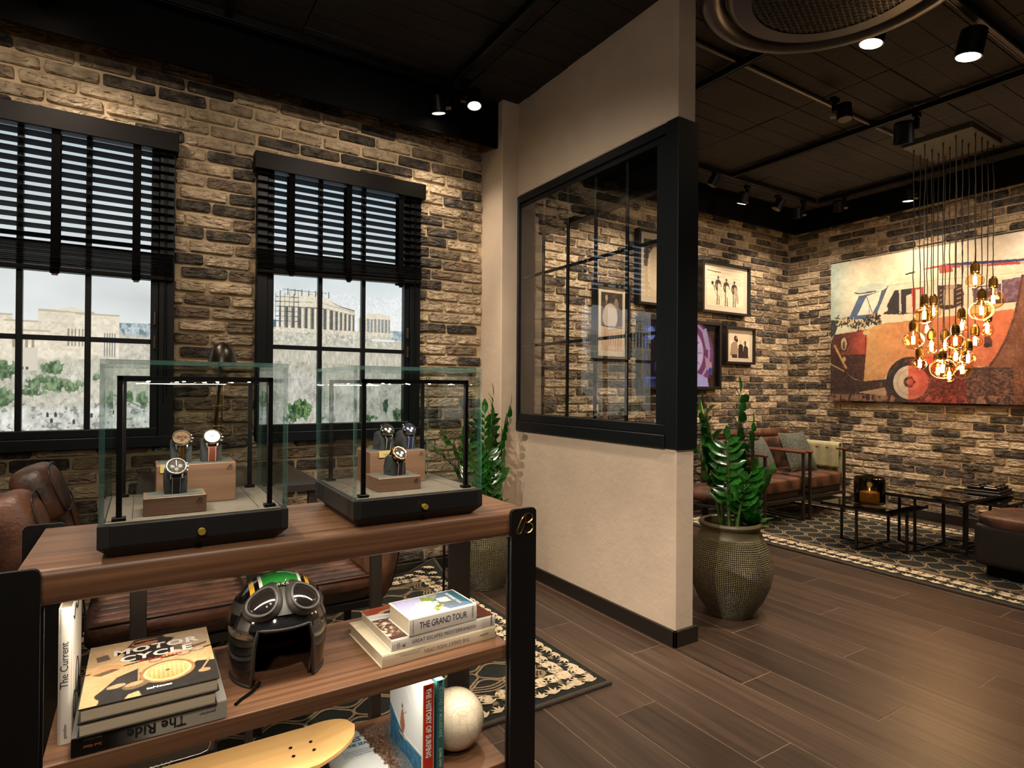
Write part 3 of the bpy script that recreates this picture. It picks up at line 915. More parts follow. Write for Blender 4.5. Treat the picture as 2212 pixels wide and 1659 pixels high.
def spot_head(loc, aim, label, watts, cone, blend, col, lit=True, zt=3.035, big=1.0, flag=True):
    loc = Vector(loc); aim = Vector(aim)
    t = thing('spotlight', label, 'spotlight', loc)
    d = (aim - loc).normalized()
    r = .044 * big; ln = .085 * big
    back = -d * ln
    q = MB(); q.cyl(back, d * .012, r * .96, r, n=20); q.cyl(back * 1.06, back, r * .8, r * .96, n=20); q.build('housing', M_lamp_black, t, smooth=40)
    rim = MB(); rim.tube([d * .012 + (d.orthogonal().normalized() * math.cos(a) + d.cross(d.orthogonal().normalized()) * math.sin(a)) * r for a in [2 * math.pi * k / 20 for k in range(20)]], .0025 * big, 6, closed=True)
    rim.build('rim', M_lamp_black, t, smooth=40)
    ls = MB(); ls.cyl(d * .010, d * .0125, r * .88, n=20); ls.build('lens', M_lens if lit else M_lens_off, t)
    side = d.cross(Vector((0, 0, 1)))
    side = side.normalized() if side.length > .05 else Vector((1, 0, 0))
    piv = back * .55 + side * (r + .012)
    st = MB(); st.box(piv.x - .013, piv.x + .013, piv.y - .013, piv.y + .013, piv.z, zt - loc.z, .002)
    st.box(piv.x - .03, piv.x + .03, piv.y - .017, piv.y + .017, zt - loc.z - .03, zt - loc.z + .002, .002)
    st.build('stem', M_lamp_black, t)
    kn = MB(); kn.cyl(piv - side * .014, piv + side * .012, .010, n=10); kn.build('pivot', M_lamp_black, t)
    if flag:
        f = MB(); u = side; w_ = d.cross(side).normalized()
        c0 = side * (r + .004) + d * .0
        f.add([c0 + u * .0, c0 + u * .034 * big, c0 + u * .034 * big - d * .020 * big, c0 - d * .020 * big], [(0, 1, 2, 3)])
        f.add([c0 + w_ * .001, c0 + w_ * .001 + u * .034 * big, c0 + w_ * .001 + u * .034 * big - d * .020 * big, c0 + w_ * .001 - d * .020 * big], [(3, 2, 1, 0)])
        f.build('paper_tag', M_tag, t)
    if lit and watts:
        ld = bpy.data.lights.new('spot_lamp', 'SPOT')
        ld.energy = watts * SPOT_K; ld.spot_size = R(cone); ld.spot_blend = blend; ld.color = col; ld.shadow_soft_size = .035
        lo = bpy.data.objects.new('spot_lamp', ld); COL.objects.link(lo)
        lo.parent = t
        lo.location = d * .03
        lo.rotation_euler = d.to_track_quat('-Z', 'Y').to_euler()
    return t
SPOT_LABELS = [
    'lit black spotlight left of the pair beside the white pillar',
    'lit black spotlight right of the pair beside the white pillar',
    'black spotlight above the brick pier between the windows',
    'black spotlight above the left window',
    'black spotlight above the temple window',
    'black spotlight behind the viewer aimed at the partition',
    'black spotlight behind the viewer aimed at the display shelves',
    'black spotlight above the left end of the display table',
    'lit spotlight above the surfer photograph',
    'lit spotlight nearest the brick corner',
    'black spotlight above the portrait seen through the glass',
    'black spotlight beside the pillar in the lounge',
    'lit spotlight just left of the hanging cords above the van canvas',
    'black drum spotlight hanging in front of the pendant plate',
    'lit spotlight half hidden by the round ceiling unit',
    'large lit spotlight in the upper right corner',
    'small dark spotlight on the ceiling conduit',
    'black spotlight above the right half of the van canvas',
    'black spotlight added out of view beyond the right edge to light the van canvas',
    'black spotlight on the track above the left showcase',
    'black spotlight above the open floor before the partition',
    'black spotlight on the dark track over the end of the partition',
    'black spotlight on the track at the upper right corner facing the chairs',
]
for (p, a, w, c, bl, col), lb in zip(SPOTS, SPOT_LABELS):
    zt = 3.035 if p[2] < 2.95 else 3.084
    big = 1.35 if ('large' in lb or 'drum' in lb or 'half hidden' in lb) else 1.0
    spot_head(p, a, lb, w, c, bl, col, lit=w > 0, zt=zt, big=big)
spot_head((5.015, 3.325, 2.90), (4.4, 3.9, 1.5), 'unlit black spotlight between the two lit ones on the picture wall', 0, 50, .5, WARM, lit=False)
spot_head((4.037, 3.27, 2.92), (3.6, 3.9, 1.5), 'unlit black spotlight just right of the partition edge', 0, 50, .5, WARM, lit=False)
spot_head((5.56, 3.05, 2.90), (6.1, 3.3, 1.5), 'unlit black spotlight facing the brick corner of the van wall', 0, 50, .5, WARM, lit=False)

# unseen pendant added behind the camera to light the top bricks and fill the room
t = thing('added_fill_pendant', 'black pendant lamp added out of view behind the viewer as fill light', 'pendant light', (-0.55, -0.30, 2.25))
q = MB(); q.tube([(0, 0, .12), (0, 0, .84)], .004, 6); q.build('cord', M_lamp_black, t)
q = MB(); q.lathe([(.012, .12), (.03, .11), (.12, .03), (.13, .0), (.127, .0), (.115, .03), (.02, .10)], 28); q.build('shade', M_lamp_black, t, smooth=40)
q = MB(); q.lathe([(.0006, -.03), (.03, -.02), (.042, .01), (.03, .05), (.012, .09)], 18); q.build('bulb', M_lens, t, smooth=0)
ld = bpy.data.lights.new('pendant_fill', 'POINT'); ld.energy = 42; ld.color = WARM2; ld.shadow_soft_size = .10
lo = bpy.data.objects.new('pendant_fill', ld); COL.objects.link(lo); lo.parent = t; lo.location = (0, 0, -.14)
# ------------------------------------------------------------------ display shelving unit
M_walnut = wood('walnut_veneer', (74, 49, 34), (140, 102, 74), 'x', 1.0, 0.4, fine=95.0)
M_walnut_dk = wood('walnut_edge', (50, 30, 20), (104, 66, 44), 'x', 1.0, 0.45, fine=80.0)
M_gunmetal = mat('gunmetal_post', (62, 56, 50), 0.45, metal=0.4)
M_gold = mat('brushed_gold', (190, 160, 96), 0.28, metal=1.0)
M_led = emitter('led_strip_glow', (255, 236, 205), 6.0)
TX0, TX1, TY0, TY1 = -0.207, 0.990, 1.475, 1.915
t = thing('display_shelf_unit', 'walnut display shelf unit with black steel posts in the foreground', 'shelf unit', (0.39, 1.695, 0))
ox, oy = 0.39, 1.695
ox_unit, oy_unit = ox, oy
def board(name, x0, x1, y0, y1, z0, z1, r=.012):
    q = MB()
    prof = rrect(y0 - oy, y1 - oy, z0, z1, r, 4)
    q.prism(prof, x0 - ox, x1 - ox, 'yz')
    o = q.build(name, M_walnut, t, smooth=35)
    return o
board('top_board', TX0, TX1, TY0, TY1, .757, .831, .016)
board('middle_shelf', -.166, .928, 1.482, TY1 - .01, .394, .437, .004)
board('bottom_shelf', -.166, .928, 1.482, TY1 - .01, .048, .090, .004)
def post(x0, x1, y0, y1, z1=.838, m=M_blackmetal, z0=0.0):
    q = MB()
    r = .014
    prof = [(x0 - ox, z0), (x1 - ox, z0)] + [(x1 - ox - r + r * math.cos(R(a)), z1 - r + r * math.sin(R(a))) for a in (0, 22, 45, 68, 90)] + [(x0 - ox + r - r * math.cos(R(a)), z1 - r + r * math.sin(R(a))) for a in (90, 68, 45, 22, 0)]
    q.prism(prof, y0 - oy, y1 - oy, 'xz')
    return q.build('post', m, t, smooth=30)
post(-.256, -.167, 1.461, 1.4735)
post(.922, 1.010, 1.461, 1.4735)
post(-.256, -.167, 1.9165, 1.929, z0=.017)
post(.945, 1.030, 1.9165, 1.929, m=M_gunmetal, z0=.017)
q = MB()          # flanges that tie the posts to the boards
for xx in (-.167, .917):
    for y0, y1 in ((1.4735, 1.4815), (1.906, 1.9165)):
        q.box(xx - ox, xx + .005 - ox, y0 - oy, y1 - oy, .018, .756)
tag(q.build('flange', M_blackmetal, t), kind='stuff')
for zz in (.7535, .3905):
    q = MB(); q.box(-.15 - ox, .91 - ox, 1.52 - oy, 1.532 - oy, zz, zz + .0034); q.build('led_strip', M_led, t)
    ld = bpy.data.lights.new('shelf_led', 'AREA'); ld.shape = 'RECTANGLE'; ld.size = 1.04; ld.size_y = .014
    ld.energy = 4.0 if zz > .5 else 3.6; ld.color = (1, .87, .70)
    lo = bpy.data.objects.new('shelf_led', ld); COL.objects.link(lo); lo.parent = t; lo.location = (0, 1.526 - oy, zz - .002)
# script letter emblem on the right post
def letter_b(name, parent, cx, y, cz, s, m, r):
    """looped script B drawn as a bent wire; s = height"""
    P = [(-.36, .30), (-.44, .05), (-.52, -.30), (-.50, -.46), (-.36, -.48), (-.20, -.30), (-.08, .05), (.02, .36), (.06, .50)]
    Q = [(-.16, .34), (.02, .48), (.24, .50), (.40, .38), (.36, .18), (.16, .06), (.02, .06), (.18, .05), (.38, -.06), (.42, -.26), (.28, -.44), (.06, -.48), (-.02, -.40)]
    def smooth_path(p, n=4):
        out = []
        for i in range(len(p) - 1):
            p0 = p[max(i - 1, 0)]; p1 = p[i]; p2 = p[i + 1]; p3 = p[min(i + 2, len(p) - 1)]
            for k in range(n):
                u = k / n
                out.append(tuple(.5 * ((2 * p1[j]) + (-p0[j] + p2[j]) * u + (2 * p0[j] - 5 * p1[j] + 4 * p2[j] - p3[j]) * u * u + (-p0[j] + 3 * p1[j] - 3 * p2[j] + p3[j]) * u ** 3) for j in (0, 1)))
        out.append(p[-1]); return out
    loop = smooth_path([(.04, .44), (-.18, .34), (-.38, .02), (-.54, -.34), (-.46, -.49), (-.30, -.44), (-.12, -.08), (.0, .30), (.04, .52)])
    bowl = smooth_path(Q)
    q = MB()
    for pth in (loop, bowl):
        q.tube([(cx + a * s, y - r * .5, cz + c * s) for a, c in pth], r, 5)
    return q.build(name, m, parent, smooth=60)
letter_b('emblem', t, .972 - ox, 1.461 - oy, .792, .058, M_gold, .0024)

# ------------------------------------------------------------------ books
M_page = mat('book_pages', (206, 194, 168), 0.9, var=.12, vscale=1.0, stretch=(2, 2, 400))
M_white = mat('white_cover', (226, 222, 212), 0.45)
M_cream = mat('cream_cover', (214, 200, 172), 0.55)
M_ink = mat('black_ink', (22, 22, 24), 0.6)
M_wink = mat('white_ink', (236, 232, 224), 0.6)
M_gink = mat('grey_ink', (120, 116, 108), 0.6)
M_cover_dark = mat('dark_cover', (24, 23, 22), 0.35)
M_print = printed('printed_cover', 0.38)
def basis_m(o, ea, eb, ec):
    ea, eb, ec = Vector(ea), Vector(eb), Vector(ec)
    return Matrix(((ea.x, eb.x, ec.x, o[0]), (ea.y, eb.y, ec.y, o[1]), (ea.z, eb.z, ec.z, o[2]), (0, 0, 0, 1)))
def book(label, loc, rz, ea, eb, ec, L, D, T, m_cover, m_spine=None, inset=.004, group=None):
    """spine along ea (length L), pages towards eb (depth D), thickness along ec; local corner at the spine start"""
    t = thing('book', label, 'book', loc, rz, group)
    X = basis_m((0, 0, 0), ea, eb, ec)
    q = MB(); q.X = X
    bt = .0024
    q.box(0, L, .001, D, 0, bt, .0006); q.box(0, L, .001, D, T - bt, T, .0006)
    q.build('cover', m_cover, t)
    q = MB(); q.X = X
    prof = [(.0025, 0.0002), (0, .003), (-.0012, T * .3), (-.0012, T * .7), (0, T - .003), (.0025, T - .0002), (.0042, T - .0006), (.0042, .0006)]
    v = []; n = len(prof)
    for a in (0.0002, L - .0002):
        v += [(a, p, c) for p, c in prof]
    q.add(v, [(k, (k + 1) % n, n + (k + 1) % n, n + k) for k in range(n)] + [tuple(range(n)), tuple(range(n, 2 * n))])
    q.build('spine', m_spine or m_cover, t, smooth=30)
    q = MB(); q.X = X
    q.box(inset, L - inset, .0044, D - inset, bt, T - bt); q.build('pages', M_page, t)
    t['_T'] = T
    return t, X
Xd, Yd, Zd = (1, 0, 0), (0, 1, 0), (0, 0, 1)
nX, nY, nZ = (-1, 0, 0), (0, -1, 0), (0, 0, -1)

# standing magazine-size book at the left
bk, _ = book('white book standing upright at the left end of the middle shelf', (-.147, 1.556, .437), R(0), Zd, Yd, nX, .288, .225, .024, M_white)
for ch in bk.children: ch.location.x += .024
lettering('spine_title', 'The Current', .0200, M_ink, bk, (.0175, -.0012, .118), Zd, nX, depth=.0009, spacing=.95)
lettering('publisher_name', 'gestalten', .0085, M_ink, bk, (.0155, -.0012, .012), Zd, nX, depth=.0009)
q = MB()
for k, (yy, zz, rr) in enumerate(((.05, .06, .022), (.11, .10, .03), (.16, .05, .018))):
    q.tube([(.0245, yy + rr * math.cos(a), zz + rr * 1.3 * math.sin(a)) for a in [2 * math.pi * i / 20 for i in range(20)]], .0012, 4, closed=True)
q.tube([(.0245, .02 + .018 * i, .262 - .012 * math.sin(i * 1.7)) for i in range(8)], .0014, 4)
q.build('cover_sketch', M_ink, bk)

# motor cycle picture book on top of two others
def cover_motor():
    c = Canvas(150, 190, (206, 170, 124))
    n = c.noise(8, 8, 3)
    c.a += ((n - .5) * 34)[..., None]
    c.a = c.a * (1 - np.clip((c.v - .75) * 2, 0, 1)[..., None] * .15)
    # rider: sleeve, vest, arms
    c.poly([(.55, .98), (.98, .95), (1, .70), (.86, .66), (.62, .80)], (186, 164, 138)); c.poly([(.62, .8), (.86, .67), (.97, .70), (.97, .66), (.8, .6), (.6, .7)], (110, 96, 80))
    c.poly([(.30, .86), (.36, .99), (.58, 1.0), (.62, .86), (.50, .78)], (70, 48, 34)); c.ell(.46, .90, .12, .075, (176, 120, 84)); c.poly([(.35, .93), (.58, .945), (.575, .905), (.47, .915), (.36, .885)], (40, 30, 26))
    c.poly([(.36, .98), (.6, 1.0), (.62, .96), (.52, .955)], (60, 42, 32)); c.poly([(.58, .97), (.7, .9), (.64, .8), (.55, .86)], (50, 38, 32))
    c.poly([(.0, .79), (.2, .80), (.24, .72), (.12, .62), (0, .62)], (196, 162, 118)); c.poly([(.06, .78), (.15, .80), (.18, .70), (.08, .68)], (94, 74, 58))
    # bike: tank, forks, bars
    c.poly([(.30, .78), (.44, .84), (.62, .82), (.70, .66), (.55, .55), (.34, .58), (.26, .66)], (46, 38, 34))
    c.poly([(.0, .02), (.12, .0), (.55, .0), (1.0, .0), (1, .32), (.86, .36), (.70, .22), (.5, .18), (.34, .40), (.24, .34), (.14, .20)], (42, 39, 37))
    c.poly([(.14, .20), (.24, .36), (.40, .44), (.42, .30), (.30, .16)], (56, 50, 46))
    c.line([(0, .50), (.25, .53), (.45, .56), (.62, .54), (.82, .56), (1, .60)], .024, (58, 50, 44)); c.line([(0, .51), (.25, .54), (.45, .57)], .007, (178, 150, 116))
    c.poly([(.04, .50), (.12, .60), (.26, .58), (.30, .50), (.14, .44)], (196, 154, 106)); c.poly([(.05, .47), (.2, .52), (.26, .49), (.12, .43)], (110, 82, 58))
    for (x, y, rx, ry, k) in ((.62, .30, .215, .175, 0), (.62, .30, .185, .15, 1), (.62, .30, .165, .132, 2)):
        c.ell(x, y, rx, ry, ((150, 116, 76), (226, 196, 148), (204, 166, 112))[k], .2)
    m = c.mask_ell(.62, .30, .15, .12, .2); c.a += (((np.sin(c.u * 180) * 14) + (c.v - .3) * 260) * m)[..., None]
    c.ell(.62, .31, .018, .012, (70, 52, 36))
    for (x, y) in ((.53, .52), (.76, .54), (.88, .57)): c.ell(x, y, .06, .035, (150, 130, 104), .1); c.ell(x, y + .01, .045, .02, (196, 176, 146), .1)
    c.line([(.40, .14), (.40, .44)], .012, (168, 140, 104)); c.line([(.88, .2), (.96, .36)], .014, (160, 136, 108)); c.ell(.90, .18, .05, .03, (168, 130, 92)); c.ell(.24, .22, .07, .03, (178, 150, 118), .2)
    c.ell(.38, .18, .10, .055, (112, 92, 70), .3); c.ell(.37, .20, .07, .03, (176, 146, 108), .3)
    c.poly([(.0, .0), (.0, .22), (.08, .2), (.10, .1), (.13, .06), (.12, 0)], (208, 172, 124)); c.poly([(.30, .0), (.42, .0), (.40, .08), (.33, .06)], (200, 166, 120))
    return np.clip(c.a + ((c.noise(60, 60, 8, 2) - .5) * 26)[..., None], 0, 255)
def flat_print(parent, name, arr, x0, x1, y0, y1, z, m=None):
    return sheet(name, arr, (x0, y0, z), (x1 - x0, 0, 0), (0, y1 - y0, 0), m or M_print, parent)
bk, _ = book('thick dark book with a silver spine, lowest of the left stack', (-.118, 1.487, .437), 0, Xd, Yd, Zd, .287, .30, .042, mat('silver_cover', (150, 148, 142), 0.35, metal=.3), mat('silver_black_spine', (120, 118, 110), 0.4, col2=(120, 118, 110)))
sp = Canvas(120, 16, (0, 0, 0))
fade = np.clip((sp.u - .22) / .3, 0, 1)[..., None]
sp.a = np.array((12, 12, 12)) * (1 - fade) + np.array((166, 162, 150)) * fade
sheet('spine_print', sp.a, (.0, -.00135, .002), (.287, 0, 0), (0, 0, .038), M_print, bk)
lettering('spine_title', 'The Ride', .0300, M_ink, bk, (.205, -.0014, .031), nX, nZ, bold=.0006, depth=.0012)
lettering('volume_line', '2nd Gear', .0085, mat('orange_ink', (206, 120, 76), .6), bk, (.052, -.0014, .021), nX, nZ, depth=.0012)
lettering('subtitle', 'New Custom\nand Their Builders', .0058, M_gink, bk, (.052, -.0014, .034), nX, nZ, depth=.0012)
lettering('publisher_name', 'gestalten', .0092, M_ink, bk, (.264, -.0014, .027), nX, nZ, depth=.0012)
bk, _ = book('dark cloth book, middle of the left stack', (-.108, 1.476, .479), 0, Xd, Yd, Zd, .256, .325, .030, M_cover_dark)
for ch in bk.children:
    if ch.name.startswith('spine') or ch.name.startswith('cover') or ch.name.startswith('pages'):
        ch.matrix_local = Matrix.Translation((.256, .325, 0)) @ Matrix.Rotation(math.pi, 4, 'Z') @ ch.matrix_local
bk, _ = book('picture book with a motorbike cover, topmost of the left stack', (-.106, 1.474, .509), 0, Xd, Yd, Zd, .258, .330, .030, M_cover_dark)
for ch in list(bk.children):
    ch.matrix_local = Matrix.Translation((.258, .330, 0)) @ Matrix.Rotation(math.pi, 4, 'Z') @ ch.matrix_local
flat_print(bk, 'cover_picture', cover_motor(), .0006, .2574, .0006, .3276, .0304)
lettering('cover_title', 'MOTOR\nCYCLE', .046, M_wink, bk, (.140, .243, .0304), Xd, Yd, 'CENTER', depth=.0008, bold=.0016, xscale=1.02, spacing=1.12)
lettering('cover_subtitle', 'PASSION', .0115, mat('red_ink', (196, 42, 34), .6), bk, (.150, .180, .0304), Xd, Yd, 'CENTER', depth=.0008, bold=.0004, xscale=1.5, spacing=1.3)
lettering('publisher_name', 'teNeues', .014, M_wink, bk, (.142, .020, .0304), Xd, Yd, 'CENTER', depth=.0008, bold=.0005)

# travel books at the right of the middle shelf
bk, _ = book('cream book with its title upside down, lowest of the right stack', (.551, 1.523, .437), R(2), Xd, Yd, Zd, .362, .268, .036, M_cream)
lettering('spine_title', 'THE GREAT WIDE OPEN', .0158, M_gink, bk, (.272, -.0014, .0245), nX, nZ, depth=.0008, xscale=.86)
lettering('subtitle', 'NEW OUTDOOR &\nLANDSCAPE PHOTOGRAPHY', .0068, M_gink, bk, (.082, -.0014, .0255), nX, nZ, 'CENTER', depth=.0008)
lettering('publisher_name', 'gestalten', .0085, M_ink, bk, (.336, -.0014, .022), nX, nZ, depth=.0008)
def cover_escape():
    c = Canvas(110, 84, (150, 120, 96))
    c.a += ((c.noise(20, 16, 5) - .5) * 120)[..., None]
    c.rect(0, 1, .62, .78, (206, 208, 212)); c.rect(0, 1, .78, 1, (150, 66, 36)); c.ell(.34, .80, .22, .08, (196, 160, 110)); c.ell(.34, .78, .18, .06, (60, 44, 34))
    n = c.noise(40, 30, 9, 3); m = (n > .5) & (c.v < .62); c.put(m, (62, 44, 34), .8); m = (n < .40) & (c.v < .6); c.put(m, (226, 216, 208), .8)
    c.rect(0, 1, 0, .10, (70, 44, 34)); c.line([(.05, .2), (.5, .1), (.95, .16)], .02, (92, 60, 44)); c.poly([(.86, 0), (1, 0), (1, .9), (.9, .8)], (88, 44, 34))
    return np.clip(c.a, 0, 255)
bk, _ = book('white book with a tree photograph cover, middle of the right stack', (.580, 1.530, .473), R(1.5), Xd, Yd, Zd, .333, .252, .032, M_white)
flat_print(bk, 'cover_picture', cover_escape(), .001, .332, .004, .251, .0324)
lettering('spine_title', 'GREAT ESCAPES MEDITERRANEAN', .0148, M_ink, bk, (.060, -.0014, .0105), Xd, Zd, depth=.0008, xscale=.84, spacing=1.08)
lettering('author_name', 'Angelika\nTaschen', .0052, M_ink, bk, (.019, -.0014, .006), Zd, nX, depth=.0008)
lettering('publisher_name', 'TASCHEN', .0068, M_ink, bk, (.322, -.0014, .005), Zd, nX, depth=.0008, bold=.0002)
q = MB()
for k in range(5): q.tube([(.037, -.0018, .010), (.037 + .006 * math.cos(.7 + k * 1.2), -.0018, .012 + .006 * math.sin(.7 + k * 1.2))], .0006, 4)
q.build('palm_mark', M_ink, bk)
def cover_tour():
    c = Canvas(110, 76, (150, 152, 190))
    c.rect(0, 1, 0, 1, (168, 168, 204)); c.poly([(.55, 1), (1, 1), (1, 0), (.62, .0), (.5, .55)], (92, 118, 146)); c.poly([(.84, 1), (1, 1), (1, 0), (.9, .3)], (48, 92, 104))
    for (x0, x1, y0, y1) in ((.26, .44, .30, .62), (.20, .30, .32, .54), (.40, .52, .28, .66), (.50, .60, .36, .56), (.62, .78, .42, .70)): c.rect(x0, x1, y0, y1, (234, 220, 200))
    c.ell(.22, .43, .08, .10, (232, 218, 198)); c.ell(.70, .62, .09, .07, (214, 206, 200))
    for k in range(5): c.rect(.30 + k * .045, .315 + k * .045, .20, .72, (222, 206, 186))
    c.poly([(.44, .98), (.60, .74), (.56, .60), (.40, .74)], (118, 142, 64)); c.poly([(.44, .02), (.62, .30), (.55, .40), (.42, .2)], (92, 112, 56)); c.poly([(.60, .72), (.72, .9), (.66, 1), (.52, 1)], (146, 146, 132)); c.poly([(.56, .50), (.92, .26), (.80, .10), (.60, .18)], (104, 110, 112)); c.line([(.56, .5), (.92, .24)], .02, (50, 56, 60))
    n = c.noise(50, 40, 4, 2); m = c.mask_poly([(.44, .02), (.62, .30), (.55, .40), (.42, .2)]); c.put(m & (n > .55), (196, 190, 110))
    return np.clip(c.a + ((c.noise(40, 30, 6, 2) - .5) * 22)[..., None], 0, 255)
bk, _ = book('small white book with a palace photograph, topmost of the right stack', (.630, 1.526, .505), R(2.5), Xd, Yd, Zd, .218, .148, .049, M_white)
flat_print(bk, 'cover_picture', cover_tour(), .006, .212, .008, .142, .0494)
lettering('spine_title', 'THE GRAND TOUR', .0262, mat('navy_ink', (26, 28, 54), .5), bk, (.030, -.0014, .0165), Xd, Zd, depth=.0008, xscale=.72, spacing=.92)
lettering('author_name', 'HARRY SEIDLER', .0054, M_gink, bk, (.013, -.0014, .006), Zd, nX, depth=.0008)
lettering('publisher_name', 'TASCHEN', .0082, M_ink, bk, (.206, -.0014, .009), Zd, nX, depth=.0008)
lettering('cover_title', 'THE GRAND TOUR', .0115, M_wink, bk, (.176, .128, .0494), nY, Xd, depth=.0009, bold=.0003)
lettering('cover_subtitle', "Travelling the world\nwith an architect's eye", .0052, M_wink, bk, (.184, .128, .0494), nY, Xd, depth=.0009)

# lower shelf books
bk, _ = book('white and red surfing book standing on the bottom shelf', (.670, 1.520, .090), R(3), Zd, Yd, Xd, .272, .225, .036, M_white, mat('red_spine', (196, 50, 34), 0.4))
lettering('spine_title', 'THE HISTORY OF SURFING', .0225, M_wink, bk, (.0095, -.0014, .262), nZ, Xd, depth=.0009, bold=.0009, xscale=.72)
def cover_surf():
    c = Canvas(90, 110, (206, 214, 218))
    c.a -= ((1 - c.v) * 10)[..., None]
    w = .28 + .55 * np.clip(.55 - c.u, 0, 1) ** 1.4
    m = np.clip((w - c.v) * 30, 0, 1); c.put(m, (30, 84, 122)); c.put(m * (c.noise(30, 30, 3) > .52), (64, 130, 160), .7); c.put(np.clip(1 - np.abs(w - c.v) * 40, 0, 1), (226, 232, 232))
    c.poly([(.34, .36), (.38, .52), (.44, .56), (.46, .48), (.50, .40), (.46, .30), (.40, .28)], (150, 96, 66)); c.ell(.41, .58, .025, .025, (60, 40, 30)); c.line([(.44, .50), (.54, .56)], .012, (150, 96, 66)); c.line([(.30, .27), (.54, .25)], .014, (226, 200, 120))
    for k in range(9): c.line([(.10 + .06 * k, .96 - .02 * k), (.22 + .06 * k, .86 - .02 * k)], .003, (240, 244, 244))
    return np.clip(c.a, 0, 255)
sheet('cover_picture', cover_surf()[:, ::-1], (-.0006, .006, .003), (0, .216, 0), (0, 0, .266), M_print, bk)
bk, _ = book('teal book standing on the bottom shelf beside the ceramic ball', (.712, 1.518, .090), R(3), Zd, Yd, Xd, .276, .23, .024, mat('teal_cover', (42, 98, 98), 0.5))
lettering('spine_title', 'THE SOUND OF MOUNTAINS', .0150, mat('pale_teal_ink', (150, 190, 180), .6), bk, (.0065, -.0014, .270), nZ, Xd, depth=.0009, bold=.0002, xscale=.78)
lettering('author_name', 'QUEBEL SAND', .0105, M_wink, bk, (.008, -.0014, .085), nZ, Xd, depth=.0009, xscale=.8)
def cover_sea():
    c = Canvas(110, 120, (206, 214, 216))
    n = c.noise(24, 24, 7, 4)
    edge = .52 + .22 * (1 - c.v) + (n - .5) * .12
    m = np.clip((c.u - edge) * 30, 0, 1); c.put(m, (96, 74, 60)); c.a += (((c.noise(60, 50, 9, 3) - .5) * 130) * m)[..., None]
    c.put(np.clip((c.v - .8) * 2, 0, 1) * (1 - m), (176, 196, 206)); w = np.clip((c.u - .78 - (c.v) * .1) * 8, 0, 1); c.put(w, (70, 96, 110), .6); c.put((n > .62) & (c.v < .12), (232, 236, 232), .8)
    return np.clip(c.a, 0, 255)
bk, _ = book('white picture book with a sea cliff cover lying on the bottom shelf', (.452, 1.540, .090), R(-3), Xd, Yd, Zd, .208, .295, .022, M_white)
flat_print(bk, 'cover_picture', cover_sea(), .001, .207, .002, .294, .0224)
mt = mat('blue_ink', (24, 104, 140), .5)
lettering('cover_title', 'HEROES', .0330, mt, bk, (.010, .236, .0224), Xd, Yd, depth=.0008, bold=.0010, xscale=.86)
lettering('cover_title', 'OF THE SEA', .0200, mt, bk, (.034, .212, .0224), Xd, Yd, depth=.0008, bold=.0007, xscale=.86)
lettering('cover_text', 'A Marine Journey\nwith the Protectors\nof our Great Oceans', .0105, mt, bk, (.044, .186, .0224), Xd, Yd, depth=.0008)

# ceramic ball
M_crackle, nt, pb = nodes_of('crackle_glaze')
vo = nt.nodes.new('ShaderNodeTexVoronoi'); vo.feature = 'DISTANCE_TO_EDGE'; vo.inputs['Scale'].default_value = 42
tc = nt.nodes.new('ShaderNodeTexCoord'); lk(nt, tc, 'Object', vo, 'Vector')
cr = nt.nodes.new('ShaderNodeValToRGB'); cr.color_ramp.elements[0].position = 0.0; cr.color_ramp.elements[1].position = .05
cr.color_ramp.elements[0].color = (*s2l((192, 177, 150)), 1); cr.color_ramp.elements[1].color = (*s2l((214, 202, 178)), 1)
lk(nt, vo, 'Distance', cr, 0); lk(nt, cr, 'Color', pb, 'Base Color'); pb.inputs['Roughness'].default_value = .12; pb.inputs['Coat Weight'].default_value = .5
q = MB(); q.lathe([(max(.0004, .088 * math.sin(math.pi * k / 24)), -.088 * math.cos(math.pi * k / 24)) for k in range(25)], 40)
tag(q.build('ceramic_ball', M_crackle, smooth=0, loc=(.824, 1.622, .178)), 'pale crackle-glazed ceramic ball on the bottom shelf', 'ornament')

# skateboard lying across the bottom shelf
M_maple = wood('pale_maple', (186, 142, 84), (226, 188, 128), 'x', 1.0, 0.4, fine=40.0, contrast=(.2, .8))
t = thing('skateboard', 'pale wooden skateboard lying across the bottom shelf', 'skateboard', (.134, 1.675, .09), R(-1))
def deck_pt(u, v):
    x = -.39 + .78 * u
    e = min(1.0, (.39 - abs(x)) / .16); w = .098 * math.sqrt(max(0, 1 - (1 - e) ** 2.3))
    return x, (v - .5) * 2 * w
q = MB()
up = lambda x, y: .100 + .10 * (y / .098) ** 2 * .05 + max(0, abs(x) - .27) * .22
q.grid(lambda u, v: (*deck_pt(u, v), up(*deck_pt(u, v)) + .010), 60, 13)
q.grid(lambda u, v: (*deck_pt(u, v), up(*deck_pt(u, v))), 60, 13)
for v in (0, 1):
    q.grid(lambda u, w_, v=v: (*deck_pt(u, v), up(*deck_pt(u, v)) + .010 * w_), 60, 2)
q.build('deck', M_maple, t, smooth=50)
